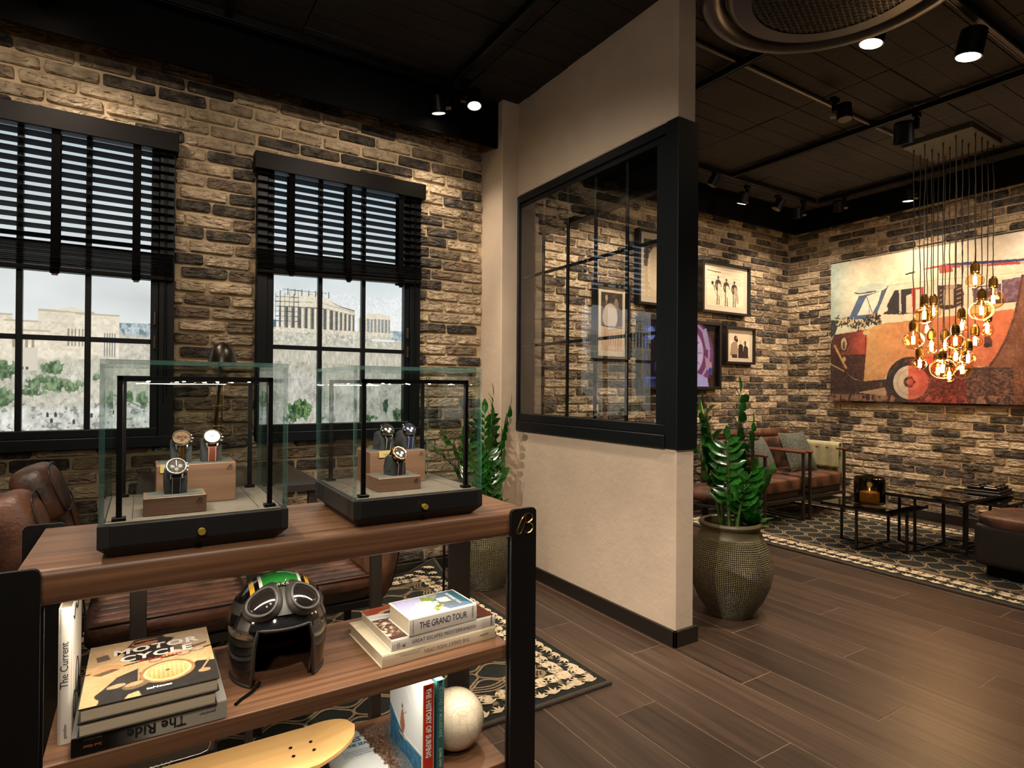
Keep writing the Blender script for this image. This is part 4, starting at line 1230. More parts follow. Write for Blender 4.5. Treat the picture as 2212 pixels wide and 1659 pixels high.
for s in (-1, 1):
    for dx in (-.027, .027):
        for dy in (-.021, .021):
            h = MB(); h.cyl((s * .245 + dx, dy, up(s * .245 + dx, 0) + .008), (s * .245 + dx, dy, up(s * .245 + dx, 0) + .0115), .0046, n=12); h.tube([(s * .245 + dx + .0042 * math.cos(a), dy + .0042 * math.sin(a), up(s * .245 + dx, 0) + .0116) for a in [k * math.pi / 5 for k in range(10)]], .0009, 4, closed=True)
            h.build('bolt', M_lamp_black, t)
    k = MB(); k.box(s * .245 - .035, s * .245 + .035, -.027, .027, .078, .100, .004); k.cyl((s * .245, -.075, .046), (s * .245, .075, .046), .008, n=10); k.cyl((s * .245, 0, .046), (s * .23, 0, .08), .016, .02, n=12)
    k.build('truck', mat('cast_alloy', (140, 138, 132), .3, metal=.9), t, smooth=40)
    for yy in (-.068, .068):
        w = MB(); w.lathe([(.006, -.016), (.022, -.017), (.027, -.010), (.027, .010), (.022, .017), (.006, .016)], 20, (s * .245, yy, .028), axis='y'); w.build('wheel', mat('cream_wheel', (200, 190, 170), .4), t, smooth=40)
# black presentation case at the lower left
t = thing('carry_case', 'black case with a silver line at the lower left of the shelf unit', 'case', (-.01, 1.83, .09))
q = MB(); q.box(-.13, .19, -.05, .07, 0, .17, .008); q.build('body', mat('black_case', (15, 15, 16), .4), t)
q = MB(); q.tube([(-.12, -.0515, .12), (.15, -.0515, .12), (.166, -.0515, .124), (.172, -.0515, .138), (.172, -.0515, .16)], .0012, 5); q.build('silver_line', mat('silver_trim', (170, 165, 155), .3, metal=.9), t)
q = MB(); q.tube([(-.06 + .0035 * i, -.0505, .118 + .006 * math.sin(i * 1.9) * (1 if i % 5 else 1.6)) for i in range(42)], .0007, 4); q.build('script_mark', mat('silver_ink', (150, 150, 146), .5), t)
# ------------------------------------------------------------------ glass showcases with watches
M_case = mat('showcase_black', (20, 20, 21), 0.5)
M_case2 = mat('showcase_grey_black', (34, 33, 33), 0.5)
M_felt = mat('grey_felt', (96, 88, 78), 0.95, var=.1, vscale=60, bump=.15, bscale=400)
M_clear = glass('showcase_glass', (250, 252, 251), refl=1.0, ior=1.45)
M_edge, nt, pb = nodes_of('glass_edge')
pb.inputs['Base Color'].default_value = (*s2l((92, 142, 132)), 1); pb.inputs['Roughness'].default_value = .08; pb.inputs['Alpha'].default_value = .34
pb.inputs['Specular IOR Level'].default_value = .8
M_plinth = wood('pale_walnut', (84, 60, 46), (126, 96, 76), 'x', 1.0, 0.5, fine=60.0)
M_inset = mat('slate_felt', (70, 72, 66), 0.95, var=.12, vscale=40)
M_cush = mat('charcoal_suede', (40, 42, 44), 0.95, var=.2, vscale=30, bump=.1, bscale=200)
M_steel = mat('polished_steel', (210, 206, 198), 0.16, metal=1.0)
M_rose = mat('rose_gold', (214, 160, 120), 0.2, metal=1.0)
M_ygold = mat('yellow_gold', (214, 176, 100), 0.2, metal=1.0)
M_stitch = mat('white_stitch', (226, 222, 212), 0.7)
M_brass = mat('brass_plate', (206, 180, 118), 0.3, metal=.35)
M_ledspot = emitter('led_point', (255, 240, 210), 60.0)

def pane(parent, a, b_, z0, z1, th, nrm):
    """upright glass pane from a to b_ (2d), thickness th towards nrm: clear faces, green edges"""
    n = Vector((nrm[0], nrm[1], 0)) * th
    A = Vector((a[0], a[1], z0)); B = Vector((b_[0], b_[1], z0)); H = Vector((0, 0, z1 - z0))
    q = MB()
    v = [A, B, B + H, A + H, A + n, B + n, B + n + H, A + n + H]
    q.add(v, [(0, 1, 2, 3)], 0)
    q.add([v[4] * 1, v[5] * 1, v[6] * 1, v[7] * 1], [(3, 2, 1, 0)], 0)
    q.add(v, [(3, 2, 6, 7), (0, 3, 7, 4), (1, 5, 6, 2)], 1)
    return q.build('glass_pane', [M_clear, M_edge], parent)

def watch(label, loc, rz, case_m, dial, strap_m, strap_kind, sub_dials, group=None):
    """wrist watch on its suede cushion; origin at the cushion base, faces -y"""
    t = thing('wristwatch', label, 'watch', loc, rz, group)
    q = MB()
    prof = [(-.020, 0), (.024, 0), (.026, .022), (.018, .050), (.006, .0575), (-.008, .054), (-.018, .034), (-.021, .012)]
    q.prism([(a, c) for a, c in prof], -.0225, .0225, 'yz')
    q.build('cushion', M_cush, t, smooth=40)
    q = MB()
    for s in (-1, 1):
        q.tube([(s * .0228, .002 + .016 * math.cos(a), .030 + .019 * math.sin(a)) for a in [2 * math.pi * k / 18 for k in range(18)]], .0011, 4, closed=True)
    tag(q.build('cushion_piping', M_cush, t), kind='stuff')
    # tilted head frame: centre and axes
    C = Vector((0, -.020, .062)); n = Vector((0, -.80, .60)).normalized(); u = Vector((1, 0, 0)); w = n.cross(u) * -1
    w = u.cross(n) * -1
    if w.z < 0: w = -w
    def P(a, c, e): return C + u * a + w * c + n * e
    def disc(r, e0, e1, m, nm, r2=None, k=36):
        q = MB(); r2 = r if r2 is None else r2
        v = [P(r * math.cos(2 * math.pi * i / k), r * math.sin(2 * math.pi * i / k), e0) for i in range(k)] + [P(r2 * math.cos(2 * math.pi * i / k), r2 * math.sin(2 * math.pi * i / k), e1) for i in range(k)]
        q.add(v, [(i, (i + 1) % k, k + (i + 1) % k, k + i) for i in range(k)] + [tuple(range(k)), tuple(range(k, 2 * k))])
        return q.build(nm, m, t, smooth=40)
    disc(.0205, -.008, .002, case_m, 'watch_case', .0212)
    bz = MB(); bz.tube([P(.0198 * math.cos(2 * math.pi * i / 48), .0198 * math.sin(2 * math.pi * i / 48), .003 + (.0006 if i % 2 else 0)) for i in range(48)], .0024, 6, closed=True)
    bz.build('bezel', case_m, t, smooth=30)
    dl = disc(.0178, .002, .0030, dial, 'dial')
    q = MB()
    for k in range(12):
        a = math.pi / 6 * k; c, s = math.cos(a), math.sin(a)
        q.tube([P(.0140 * c, .0140 * s, .0034), P(.0166 * c, .0166 * s, .0034)], .0005, 4)
    tag(q.build('hour_mark', case_m, dl), kind='stuff')
    for (a, c) in ((-.0078, 0), (.0078, 0), (0, -.0078))[:3 if sub_dials is not None else 0]:
        q = MB(); k = 18
        v = [P(a + .0045 * math.cos(2 * math.pi * i / k), c + .0045 * math.sin(2 * math.pi * i / k), .0036) for i in range(k)]
        q.add(v, [tuple(range(k))]); q.build('sub_dial', sub_dials, dl)
    q = MB(); q.tube([P(0, 0, .0042), P(.005, .009, .0042)], .0006, 4); q.tube([P(0, 0, .0043), P(-.009, .006, .0043)], .0005, 4); q.tube([P(0, -.004, .0045), P(0, .013, .0045)], .0003, 4)
    tag(q.build('hand', M_steel, dl), kind='stuff')
    for c, r, l in ((0, .0030, .0065), (.0095, .0020, .0060), (-.0095, .0020, .0060)):
        q = MB(); a0 = math.sqrt(max(0, .0212 ** 2 - c * c)); q.cyl(P(a0 - .001, c, -.002), P(a0 + l * .75, c, -.002), r, n=10); q.build('crown' if c == 0 else 'pusher', case_m, t, smooth=40)
    for sx in (-1, 1):
        for sy in (-1, 1):
            q = MB(); q.tube([P(sx * .0125, sy * .016, -.003), P(sx * .0118, sy * .0215, -.005), P(sx * .0114, sy * .0245, -.011)], [.0026, .0024, .0018], 6); q.build('lug', case_m, t, smooth=40)
    # strap: from the lower lugs down the cushion front, and from the upper lugs over its back
    pl = P(0, -.0225, -.009); pu = P(0, .0225, -.009)
    front = [Vector((0, pl.y, pl.z)), Vector((0, -.0275, .030)), Vector((0, -.0255, .014)), Vector((0, -.0225, .001))]
    rear = [Vector((0, pu.y, pu.z)), Vector((0, .012, .0605)), Vector((0, .024, .050)), Vector((0, .029, .024)), Vector((0, .027, .002))]
    hw = .0102
    if strap_kind == 'bracelet':
        for path in (front, rear):
            tot = []
            for i in range(len(path) - 1):
                for k in range(4): tot.append(path[i].lerp(path[i + 1], k / 4))
            tot.append(path[-1])
            for nm, xs in (('outer_links', (-.0078, .0078)), ('middle_links', (-.0028, .0028))):
                q = MB()
                for p in tot:
                    for x in xs: q.box(x - .0023, x + .0023, p.y - .0020, p.y + .0020, p.z - .0021, p.z + .0021, .0007)
                tag(q.build(nm, case_m if nm[0] == 'o' else M_ygold, t), kind='stuff')
    else:
        for path in (front, rear):
            q = MB(); m_ = len(path)
            v = []
            for p in path:
                v += [(-hw, p.y - .0013, p.z), (hw, p.y - .0013, p.z), (hw, p.y + .0013, p.z + .0006), (-hw, p.y + .0013, p.z + .0006)]
            f = []
            for i in range(m_ - 1):
                for k in range(4): f.append((4 * i + k, 4 * i + (k + 1) % 4, 4 * i + 4 + (k + 1) % 4, 4 * i + 4 + k))
            q.add(v, f); st = q.build('strap', strap_m, t, smooth=50)
            if path is front:
                q = MB()
                for s in (-1, 1):
                    for i in range(m_ - 1):
                        for k in range(4):
                            a = path[i].lerp(path[i + 1], (k + .2) / 4); c = path[i].lerp(path[i + 1], (k + .75) / 4)
                            q.tube([(s * .0080, a.y - .0018, a.z), (s * .0080, c.y - .0018, c.z)], .0005, 4)
                tag(q.build('stitching', M_stitch, st), kind='stuff')
    return t

def plinth(label, x0, x1, y0, y1, h):
    t = thing('display_plinth', label, 'display block', ((x0 + x1) / 2, (y0 + y1) / 2, .9068))
    w, d = (x1 - x0) / 2, (y1 - y0) / 2
    q = MB(); q.box(-w, w, -d, d, 0, h, .0012); q.build('block', M_plinth, t)
    q = MB(); q.box(-w + .006, w - .006, -d + .006, d - .006, h - .002, h + .0006); q.build('felt_inset', M_inset, t)
    letter_b('emblem', t, w - .014, -d - .0002, h - .012, .0115, M_ink, .0005)
    return t

def showcase(x0, side, watches):
    x1 = x0 + .378; y0, y1 = 1.483, 1.875
    cx, cy = (x0 + x1) / 2, (y0 + y1) / 2
    w, d = .189, .196
    t = thing('watch_showcase', 'glass watch showcase on a black base, %s one on the walnut unit' % side, 'display case', (cx, cy, .831))
    q = MB()
    v = [(-w + .026, -d + .026, .0), (w - .026, -d + .026, .0), (w - .026, d - .026, .0), (-w + .026, d - .026, .0), (-w, -d, .026), (w, -d, .026), (w, d, .026), (-w, d, .026)]
    q.add(v, [(0, 1, 2, 3), (0, 1, 5, 4), (1, 2, 6, 5), (2, 3, 7, 6), (3, 0, 4, 7), (4, 5, 6, 7)])
    q.build('base_skirt', M_case, t)
    q = MB(); q.box(-w, w, -d, d, .026, .0735, .001); q.build('base', M_case2, t)
    q = MB(); q.box(-w + .022, w - .016, -d - .0015, -d + .01, .028, .0725, .001); q.build('drawer_front', M_case, t)
    q = MB(); q.cyl((0.003, -d - .001, .044), (0.003, -d - .010, .044), .0052, n=16); q.cyl((0.003, -d - .010, .044), (0.003, -d - .021, .044), .0074, n=20); q.build('knob', mat('yellow_knob', (176, 150, 62), .4, metal=.3), t, smooth=40)
    q = MB(); q.box(-w + .013, w - .013, -d + .013, d - .013, .0735, .0755, .0006); q.build('felt_deck', M_felt, t)
    q = MB()
    for s in (-1, 1): q.box(s * .128 - .0007, s * .128 + .0007, -d + .04, d - .04, .0755, .0758)
    tag(q.build('deck_groove', M_case, t), kind='stuff')
    H0, H1 = .0735, .412; th = .010
    pane(t, (-w + .002, -d + .002), (w - .002, -d + .002), H0, H1, th, (0, 1)); pane(t, (-w + .002, d - .002), (w - .002, d - .002), H0, H1, th, (0, -1))
    pane(t, (-w + .002, -d + .012), (-w + .002, d - .012), H0, H1, th, (1, 0)); pane(t, (w - .002, -d + .012), (w - .002, d - .012), H0, H1, th, (-1, 0))
    q = MB()
    a = [(-w + .002, -d + .002), (w - .002, -d + .002), (w - .002, d - .002), (-w + .002, d - .002)]
    q.add([(*p, H1) for p in a], [(0, 1, 2, 3)], 0); q.add([(*p, H1 + .010) for p in a], [(0, 1, 2, 3)], 0)
    for i in range(4):
        p0, p1 = a[i], a[(i + 1) % 4]
        q.add([(*p0, H1), (*p1, H1), (*p1, H1 + .010), (*p0, H1 + .010)], [(0, 1, 2, 3)], 1)
    q.build('glass_lid', [M_clear, M_edge], t)
    for yy in (-d + .036, d - .040):
        q = MB(); s = .0055; hw = .152
        q.box(-hw - s, -hw + s, yy - s, yy + s, .0758, .388, .0008); q.box(hw - s, hw + s, yy - s, yy + s, .0758, .388, .0008); q.box(-hw - s, hw + s, yy - s, yy + s, .377, .388, .0008)
        q.build('light_frame', M_lamp_black, t)
        for sx in (-1, 1):
            q = MB(); q.box(sx * hw - .013, sx * hw + .013, yy - .011, yy + .011, .0757, .083, .001); q.build('frame_foot', M_lamp_black, t)
        for k in range(4):
            q = MB(); xx = -.10 + k * .068; q.cyl((xx, yy, .3772), (xx, yy, .3755), .0032, n=10); q.build('led_point', M_ledspot, t)
    ld = bpy.data.lights.new('case_led', 'AREA'); ld.shape = 'RECTANGLE'; ld.size = .26; ld.size_y = .008; ld.energy = 2.2; ld.color = (1, .88, .70)
    lo = bpy.data.objects.new('case_led', ld); COL.objects.link(lo); lo.parent = t; lo.location = (0, -d + .036, .372); lo.rotation_euler = (R(14), 0, 0)
    return t
showcase(-.079, 'left', None)
showcase(.457, 'right', None)
plinth('low walnut block carrying one watch in the left showcase', .002, .127, 1.531, 1.622, .040)
plinth('tall walnut block carrying two watches in the left showcase', .028, .203, 1.647, 1.772, .097)
plinth('low walnut block carrying one watch in the right showcase', .551, .677, 1.562, 1.674, .038)
plinth('tall walnut block carrying two watches in the right showcase', .570, .747, 1.690, 1.812, .097)
def plate(label, x, y, rz):
    t = thing('name_plate', label, 'name plate', (x, y, 1.0045), rz)
    q = MB(); q.box(-.026, .026, -.0006, .0006, -.018, .001, .0003); q.build('plate', M_brass, t)
    q = MB(); q.box(-.026, .026, -.0006, .006, .0005, .0016); q.build('lip', M_brass, t)
    lettering('plate_text', 'NAVITIMER', .0052, M_ink, t, (0, -.0008, -.0105), Xd, Zd, 'CENTER', depth=.0003)
plate('small brass name plate on the tall block in the left showcase', .062, 1.6455, 0)
plate('small brass name plate on the tall block in the right showcase', .622, 1.6885, R(4))
d_black = mat('black_dial', (30, 26, 22), .6, spec=.2); d_brown = mat('bronze_dial', (96, 70, 40), .5, metal=.2); d_white = mat('white_dial', (240, 236, 226), .3)
d_blue = mat('navy_dial', (30, 38, 60), .6, spec=.2); s_black = mat('black_strap', (18, 18, 20), .5, bump=.1, bscale=200); s_brown = mat('tan_strap', (96, 44, 28), .5, bump=.1, bscale=200)
s_blue = mat('navy_strap', (22, 34, 70), .5, bump=.1, bscale=200); s_dbrown = mat('dark_brown_strap', (40, 22, 16), .5, bump=.1, bscale=200); sub_w = mat('white_sub_dial', (226, 222, 214), .3); sub_k = mat('dark_sub_dial', (60, 50, 40), .3)
zt, zl = .9068 + .0976, .9068 + .0406
watch('steel watch on a black strap on the low block in the left showcase', (.066, 1.588, zl), R(2), M_steel, d_black, s_black, 'strap', sub_k)
watch('gold and steel bracelet watch in the left showcase', (.082, 1.705, zt), R(2), M_steel, d_brown, None, 'bracelet', sub_k)
watch('white-dialled watch on a brown strap in the left showcase', (.150, 1.705, zt), R(2), M_steel, d_white, s_brown, 'strap', None)
watch('rose gold watch on a dark strap on the low block in the right showcase', (.618, 1.612, zl - .002), R(14), M_rose, d_black, s_dbrown, 'strap', sub_w)
watch('steel watch on a black strap on the tall block in the right showcase', (.632, 1.748, zt), R(14), M_steel, d_black, s_black, 'strap', sub_w)
watch('steel watch on a navy strap in the right showcase', (.704, 1.748, zt), R(14), M_steel, d_blue, s_blue, 'strap', sub_w)

# ------------------------------------------------------------------ motorcycle helmet with goggles
M_gloss = mat('gloss_black_lacquer', (10, 10, 11), 0.08, coat=.6)
M_green = mat('gloss_green', (38, 128, 52), 0.12, coat=.6); M_yel = mat('gloss_yellow', (214, 164, 44), 0.12, coat=.6); M_wht = mat('gloss_white', (226, 222, 212), 0.12, coat=.6)
M_liner = mat('helmet_lining', (8, 7, 6), 0.95, spec=.1); M_lbr = mat('tan_lining', (96, 64, 36), 0.8)
M_rub = mat('black_rubber', (38, 35, 32), 0.55); M_mirror = mat('goggle_lens', (20, 18, 17), 0.04, metal=0.0, spec=1.0, coat=1.0)
t = thing('motorcycle_helmet', 'gloss black open-face helmet with a green stripe and goggles', 'helmet', (.316, 1.690, .437), R(-3))
A, B_, ZC, ZH = .126, .142, .118, .136
def shell(a, z, k=1.0):
    """a: azimuth, 0 = front (-y)"""
    e = math.sqrt(max(0, 1 - ((z - ZC) / ZH) ** 2)) if z > ZC else 1 - .10 * ((ZC - z) / ZC) ** 2
    return (A * k * e * math.sin(a), -B_ * k * e * math.cos(a), z if k == 1 else ZC + (z - ZC) * (k if z > ZC else 1))
def zlow(a):
    d = abs(a)
    open_ = .150; low = .004
    s = min(1, max(0, (d - R(30)) / R(11))); s = s * s * (3 - 2 * s)
    return open_ * (1 - s) + low * s
N1, N2 = 96, 26
def pt(u, v, k=1.0):
    a = -math.pi + 2 * math.pi * u
    z0 = zlow(a); z1 = ZC + ZH
    th = math.asin((z0 - ZC) / ZH) if z0 > ZC - ZH else -1.2
    if v < .3: z = z0 + (ZC - z0) * (v / .3) if z0 < ZC else z0
    else: z = max(z0, ZC) + (z1 - max(z0, ZC)) * math.sin((v - .3) / .7 * math.pi / 2)
    return shell(a, min(z, z1 - 1e-5), k)
q = MB(); q.grid(lambda u, v: pt(u, v), N1, N2, closed_u=True); q.build('shell', M_gloss, t, smooth=0)
q = MB(); q.grid(lambda u, v: pt(u, v, .90), N1, N2, closed_u=True); q.build('lining', M_liner, t, smooth=0)
q = MB(); q.tube([shell(-math.pi + 2 * math.pi * i / N1, zlow(-math.pi + 2 * math.pi * i / N1)) for i in range(N1)], .0048, 8, closed=True); q.build('edge_trim', M_rub, t, smooth=0)
for s in (-1, 1):
    q = MB(); q.grid(lambda u, v: tuple(shell(s * R(41 + 28 * u), .012 + .10 * v, .885)), 8, 6); q.build('cheek_pad', M_liner, t, smooth=0)
    q = MB(); q.tube([shell(s * R(39), .012 + .012 * k, .905) for k in range(9)], .0028, 6); q.build('pad_piping', M_lbr, t, smooth=0)
q = MB(); q.box(-.05, .055, .07, .075, .016, .036, .004); q.box(-.03, .04, .068, .072, .06, .075, .004); q.build('lining_patch', M_lbr, t)
q = MB(); q.tube([(-.055, -.10, .012), (-.075, -.125, .006), (-.10, -.145, .003), (-.115, -.165, .003)], .004, 6); q.build('chin_strap', M_liner, t)
def stripe(name, x0, x1, m):
    def f(u, v):
        x = x0 + (x1 - x0) * u
        ym = B_ * math.sqrt(max(0, 1 - (x / A) ** 2)) * .985
        y = -ym * .93 + 1.9 * ym * v
        z = ZC + ZH * math.sqrt(max(0, 1 - (x / A) ** 2 - (y / B_) ** 2))
        nrm = Vector((x / A ** 2, y / B_ ** 2, (z - ZC) / ZH ** 2)).normalized() * .0008
        return (x + nrm.x, y + nrm.y, z + nrm.z)
    q = MB(); q.grid(f, 8, 30); return q.build(name, m, t, smooth=0)
stripe('green_stripe', -.044, .044, M_green)
for s in (-1, 1):
    a, b_ = sorted((s * .044, s * .052)); stripe('white_stripe', a, b_, M_wht)
    a, b_ = sorted((s * .063, s * .074)); stripe('yellow_stripe', a, b_, M_yel)
# smoked peak under the goggles
q = MB(); q.grid(lambda u, v: tuple(Vector(shell(R(-64 + 128 * u), .190 - .042 * v)) * (1.0 + .03 * v) + Vector((0, 0, -.004 * v))), 30, 7); q.build('visor_peak', mat('smoked_visor', (22, 22, 24), .06, coat=1.0, spec=.8), t, smooth=0)
def gog_pt(a, z, off):
    p = Vector(shell(a, z)); n = Vector((p.x / A ** 2, p.y / B_ ** 2, max(0, (p.z - ZC)) / ZH ** 2)).normalized()
    return p + n * off
def lens_outline(s, k, off):
    """s: side; k: size"""
    out = []
    for i in range(28):
        th = 2 * math.pi * i / 28
        da = R(20.5) * k * math.cos(th) * (1 + .10 * math.cos(th) * 1)
        dz = .027 * k * math.sin(th) - .005 * k * math.cos(th)
        out.append(gog_pt(s * (R(26) + da), min(.249, .204 + dz), off))
    return out
gp = MB()
for s in (-1, 1):
    rims = [lens_outline(s, 1.32, .002), lens_outline(s, 1.30, .012), lens_outline(s, 1.02, .020), lens_outline(s, .86, .019)]
    n = 28; v = [p for r_ in rims for p in r_]
    gp.add(v, [(r_ * n + k, r_ * n + (k + 1) % n, (r_ + 1) * n + (k + 1) % n, (r_ + 1) * n + k) for r_ in range(3) for k in range(n)])
gg = gp.build('goggle_body', M_rub, t, smooth=50)
for s in (-1, 1):
    q = MB(); q.tube(lens_outline(s, .90, .021), .0042, 8, closed=True); q.build('goggle_rim', M_rub, gg, smooth=0)
    o_ = lens_outline(s, .88, .018); c0 = gog_pt(s * R(26), .204, .0245)
    o2 = lens_outline(s, .5, .0232)
    q = MB(); q.add(o_ + o2 + [c0], [(k, (k + 1) % 28, 28 + (k + 1) % 28, 28 + k) for k in range(28)] + [(28 + k, 28 + (k + 1) % 28, 56) for k in range(28)]); q.build('goggle_lens', M_mirror, gg, smooth=0)
    q = MB(); q.grid(lambda u, v: tuple(gog_pt(s * R(56 + 120 * u), .176 + .024 * v - .020 * u, .0022)), 24, 3); q.build('strap', M_rub, gg, smooth=0)
    q = MB()
    for dz in (0, .012):
        q.tube([gog_pt(s * R(51), .184 + dz, .010), gog_pt(s * R(57), .182 + dz, .006)], .0016, 5)
    q.tube([gog_pt(s * R(57), .176, .006), gog_pt(s * R(57), .202, .006)], .0016, 5)
    q.build('strap_buckle', M_steel, gg, smooth=40)
q = MB()
for k in range(4): q.box(-.020 + .011 * k, -.012 + .011 * k, -.006, .003, -.005, .005, .001)
q.tube([(-.026, -.004, 0), (.024, -.004, .001)], .0022, 6); q.tube([(.004, -.006, .002), (.010, -.008, .012), (.016, -.006, .004)], .0012, 5)
cpos = gog_pt(0, .236, .008); q.build('centre_clasp', M_steel, gg, smooth=40, loc=tuple(cpos), rot=(R(-48), 0, 0))
q = MB(); q.grid(lambda u, v: tuple(gog_pt(R(-9 + 18 * u), .180 + .052 * v, .010 - .006 * abs(u - .5))), 8, 6); q.build('nose_bridge', M_rub, gg, smooth=0)
# ------------------------------------------------------------------ lounge furniture
M_leather = mat('worn_brown_leather', (106, 68, 47), 0.5, col2=(44, 27, 19), vscale=8, bump=.25, bscale=80, detail=12, ramp=(.38, .62))
M_leather2 = mat('dark_leather_side', (40, 24, 17), 0.45, var=.3, vscale=12, bump=.1, bscale=60)
M_iron = mat('aged_iron', (46, 42, 36), 0.5, metal=.3)
M_armpad = wood('red_brown_arm', (66, 32, 22), (112, 60, 42), 'y', 1.0, .4, fine=40)
M_knit = mat('grey_green_weave', (46, 52, 47), 0.95, col2=(98, 102, 92), vscale=120, bump=.5, bscale=160, detail=1)
M_throw = mat('sage_throw', (150, 146, 108), 0.95, col2=(186, 180, 142), vscale=150, bump=.4, bscale=190, detail=1)

def pad(mb, cx, cy, cz, sx, sy, sz, p=3.2, n=20, m=12, puff=0.0):
    """superellipsoid cushion"""
    def f(u, v):
        th = 2 * math.pi * u; ph = -math.pi / 2 + math.pi * v
        def sp(x, e): return math.copysign(abs(x) ** e, x)
        e1, e2 = 2 / p, 2 / p
        c = sp(math.cos(ph), e1)
        return (cx + sx * c * sp(math.cos(th), e2), cy + sy * c * sp(math.sin(th), e2), cz + sz * sp(math.sin(ph), e1))
    mb.grid(f, n, m, closed_u=True)
    return mb

def lounge_chair(label, x0, x1, yf=3.06, yb=3.74):
    cx, cy = (x0 + x1) / 2, (yf + yb) / 2
    w, d = (x1 - x0) / 2, (yb - yf) / 2
    t = thing('lounge_armchair', label, 'armchair', (cx, cy, 0.0175), 0, 'leather lounge chairs on the patterned rug')
    s = .011
    for sx in (-1, 1):
        for sy in (-1, 1):
            q = MB(); q.box(sx * (w - s) - s, sx * (w - s) + s, sy * (d - s) - s, sy * (d - s) + s, 0, .60, .002); q.build('leg', M_iron, t)
        q = MB(); q.box(sx * (w - s) - .008, sx * (w - s) + .008, -d + .02, d - .02, .0, .016, .002); q.build('floor_rail', M_iron, t)
        q = MB(); q.box(sx * (w - .010) - .024, sx * (w - .010) + .024, -d - .01, d - .02, .60, .622, .006); q.build('arm_pad', M_armpad, t)
    for yy in (-d + .002, d - .02):
        q = MB(); q.box(-w + .02, w - .02, yy, yy + .018, .185, .215, .002); q.build('seat_rail', M_iron, t)
    q = MB(); pad(q, 0, -.01, .245, w - .022, d - .03, .036, 12, 36, 12); q.build('seat_base', M_leather2, t, smooth=0)
    q = MB(); pad(q, 0, -.04, .333, w - .020, d - .035, .062, 9, 36, 16); q.build('seat_cushion', M_leather, t, smooth=0)
    q = MB(); q.X = Matrix.Translation((0, d - .10, .50)) @ Matrix.Rotation(R(-12), 4, 'X'); pad(q, 0, 0, 0, w - .025, .055, .20, 5, 24, 14); q.build('back_cushion', M_leather, t, smooth=0)
    q = MB(); q.X = Matrix.Translation((0, d - .055, .735)); q.lathe([(.0005, -w + .02), (.035, -w + .022), (.042, -w + .04), (.042, w - .04), (.035, w - .022), (.0005, w - .02)], 20, axis='x'); q.build('back_roll', M_leather, t, smooth=50)
    return t
lounge_chair('brown leather lounge chair nearer the potted plant', 4.473, 5.057)
lounge_chair('brown leather lounge chair nearer the van canvas', 5.140, 5.733)

def throw_pillow(label, loc, rx, rz, s=.21):
    q = MB()
    def f(u, v):
        a, b_ = 2 * u - 1, 2 * v - 1
        e = (1 - abs(a) ** 2.4) * (1 - abs(b_) ** 2.4)
        k = 1 - .10 * (1 - abs(a) ** 1.2 * abs(b_) ** 1.2) * (max(abs(a), abs(b_)) > .9)
        return a, b_, max(0, e) ** .55, k
    for sg in (-1, 1):
        q.grid(lambda u, v: (f(u, v)[0] * s * (1 - .07 * (1 - f(u, v)[1] ** 2)), sg * .062 * f(u, v)[2], f(u, v)[1] * s * (1 - .07 * (1 - f(u, v)[0] ** 2))), 17, 17)
    o = q.build('scatter_cushion', M_knit, None, smooth=0, loc=loc, rot=(rx, 0, rz))
    tag(o, label, 'cushion', 'woven scatter cushions on the lounge chairs')
throw_pillow('grey woven cushion on the lounge chair nearer the plant', (4.845, 3.36, .582), R(-24), R(10), .182)
throw_pillow('grey woven cushion on the lounge chair nearer the canvas', (5.42, 3.36, .595), R(-24), R(-4), .20)

# throw over the outer arm
q = MB()
def thr(u, v):
    y = 3.115 + .37 * u
    L = v * .60
    wob = .006 * math.sin(u * 23 + v * 3)
    if L < .22: return (5.706 + wob, y, .435 + L)
    if L < .30:
        a = (L - .22) / .08 * math.pi; return (5.733 - .032 * math.cos(a) + wob * .4, y, .655 + .024 * math.sin(a))
    return (5.768 + wob, y, .655 - (L - .30) * 1.0)
q.grid(thr, 22, 26)
th = q.build('throw_blanket', M_throw, None, smooth=0)
md = th.modifiers.new('thickness', 'SOLIDIFY'); md.thickness = .010; md.offset = 1
tag(th, 'folded sage green throw over the outer arm of the farther chair', 'blanket')

# barrel chair frame behind the plant
t = thing('barrel_armchair', 'round-framed steel armchair half hidden by the potted plant', 'armchair', (3.74, 2.96, 0), R(20))
M_band = mat('dark_steel_band', (52, 49, 44), .4, metal=.6)
def band(mb, r, a0, a1, z0, z1, th=.006, n=40):
    v = []
    for i in range(n + 1):
        a = a0 + (a1 - a0) * i / n
        for rr in (r, r - th):
            for z in (z0, z1): v.append((rr * math.cos(a), rr * math.sin(a), z))
    f = []
    for i in range(n):
        o = 4 * i
        f += [(o, o + 4, o + 5, o + 1), (o + 2, o + 3, o + 7, o + 6), (o + 1, o + 5, o + 7, o + 3), (o, o + 2, o + 6, o + 4)]
    mb.add(v, f + [(0, 1, 3, 2), (4 * n, 4 * n + 2, 4 * n + 3, 4 * n + 1)])
q = MB(); band(q, .29, R(-150), R(120), .822, .834, .05); q.build('top_rail', M_band, t, smooth=40)
q = MB(); band(q, .29, 0, 2 * math.pi, .335, .348, .05); q.build('seat_hoop', M_band, t, smooth=40)
for a in (-50, 40, 130, 220):
    q = MB(); q.X = Matrix.Rotation(R(a), 4, 'Z'); q.box(.262, .270, -.024, .024, 0, .822 if a != 130 else .335, .002); q.build('leg', M_band, t)
q = MB(); pad(q, 0, 0, .40, .24, .24, .055, 3, 28, 12); q.build('seat_cushion', M_leather, t, smooth=0)

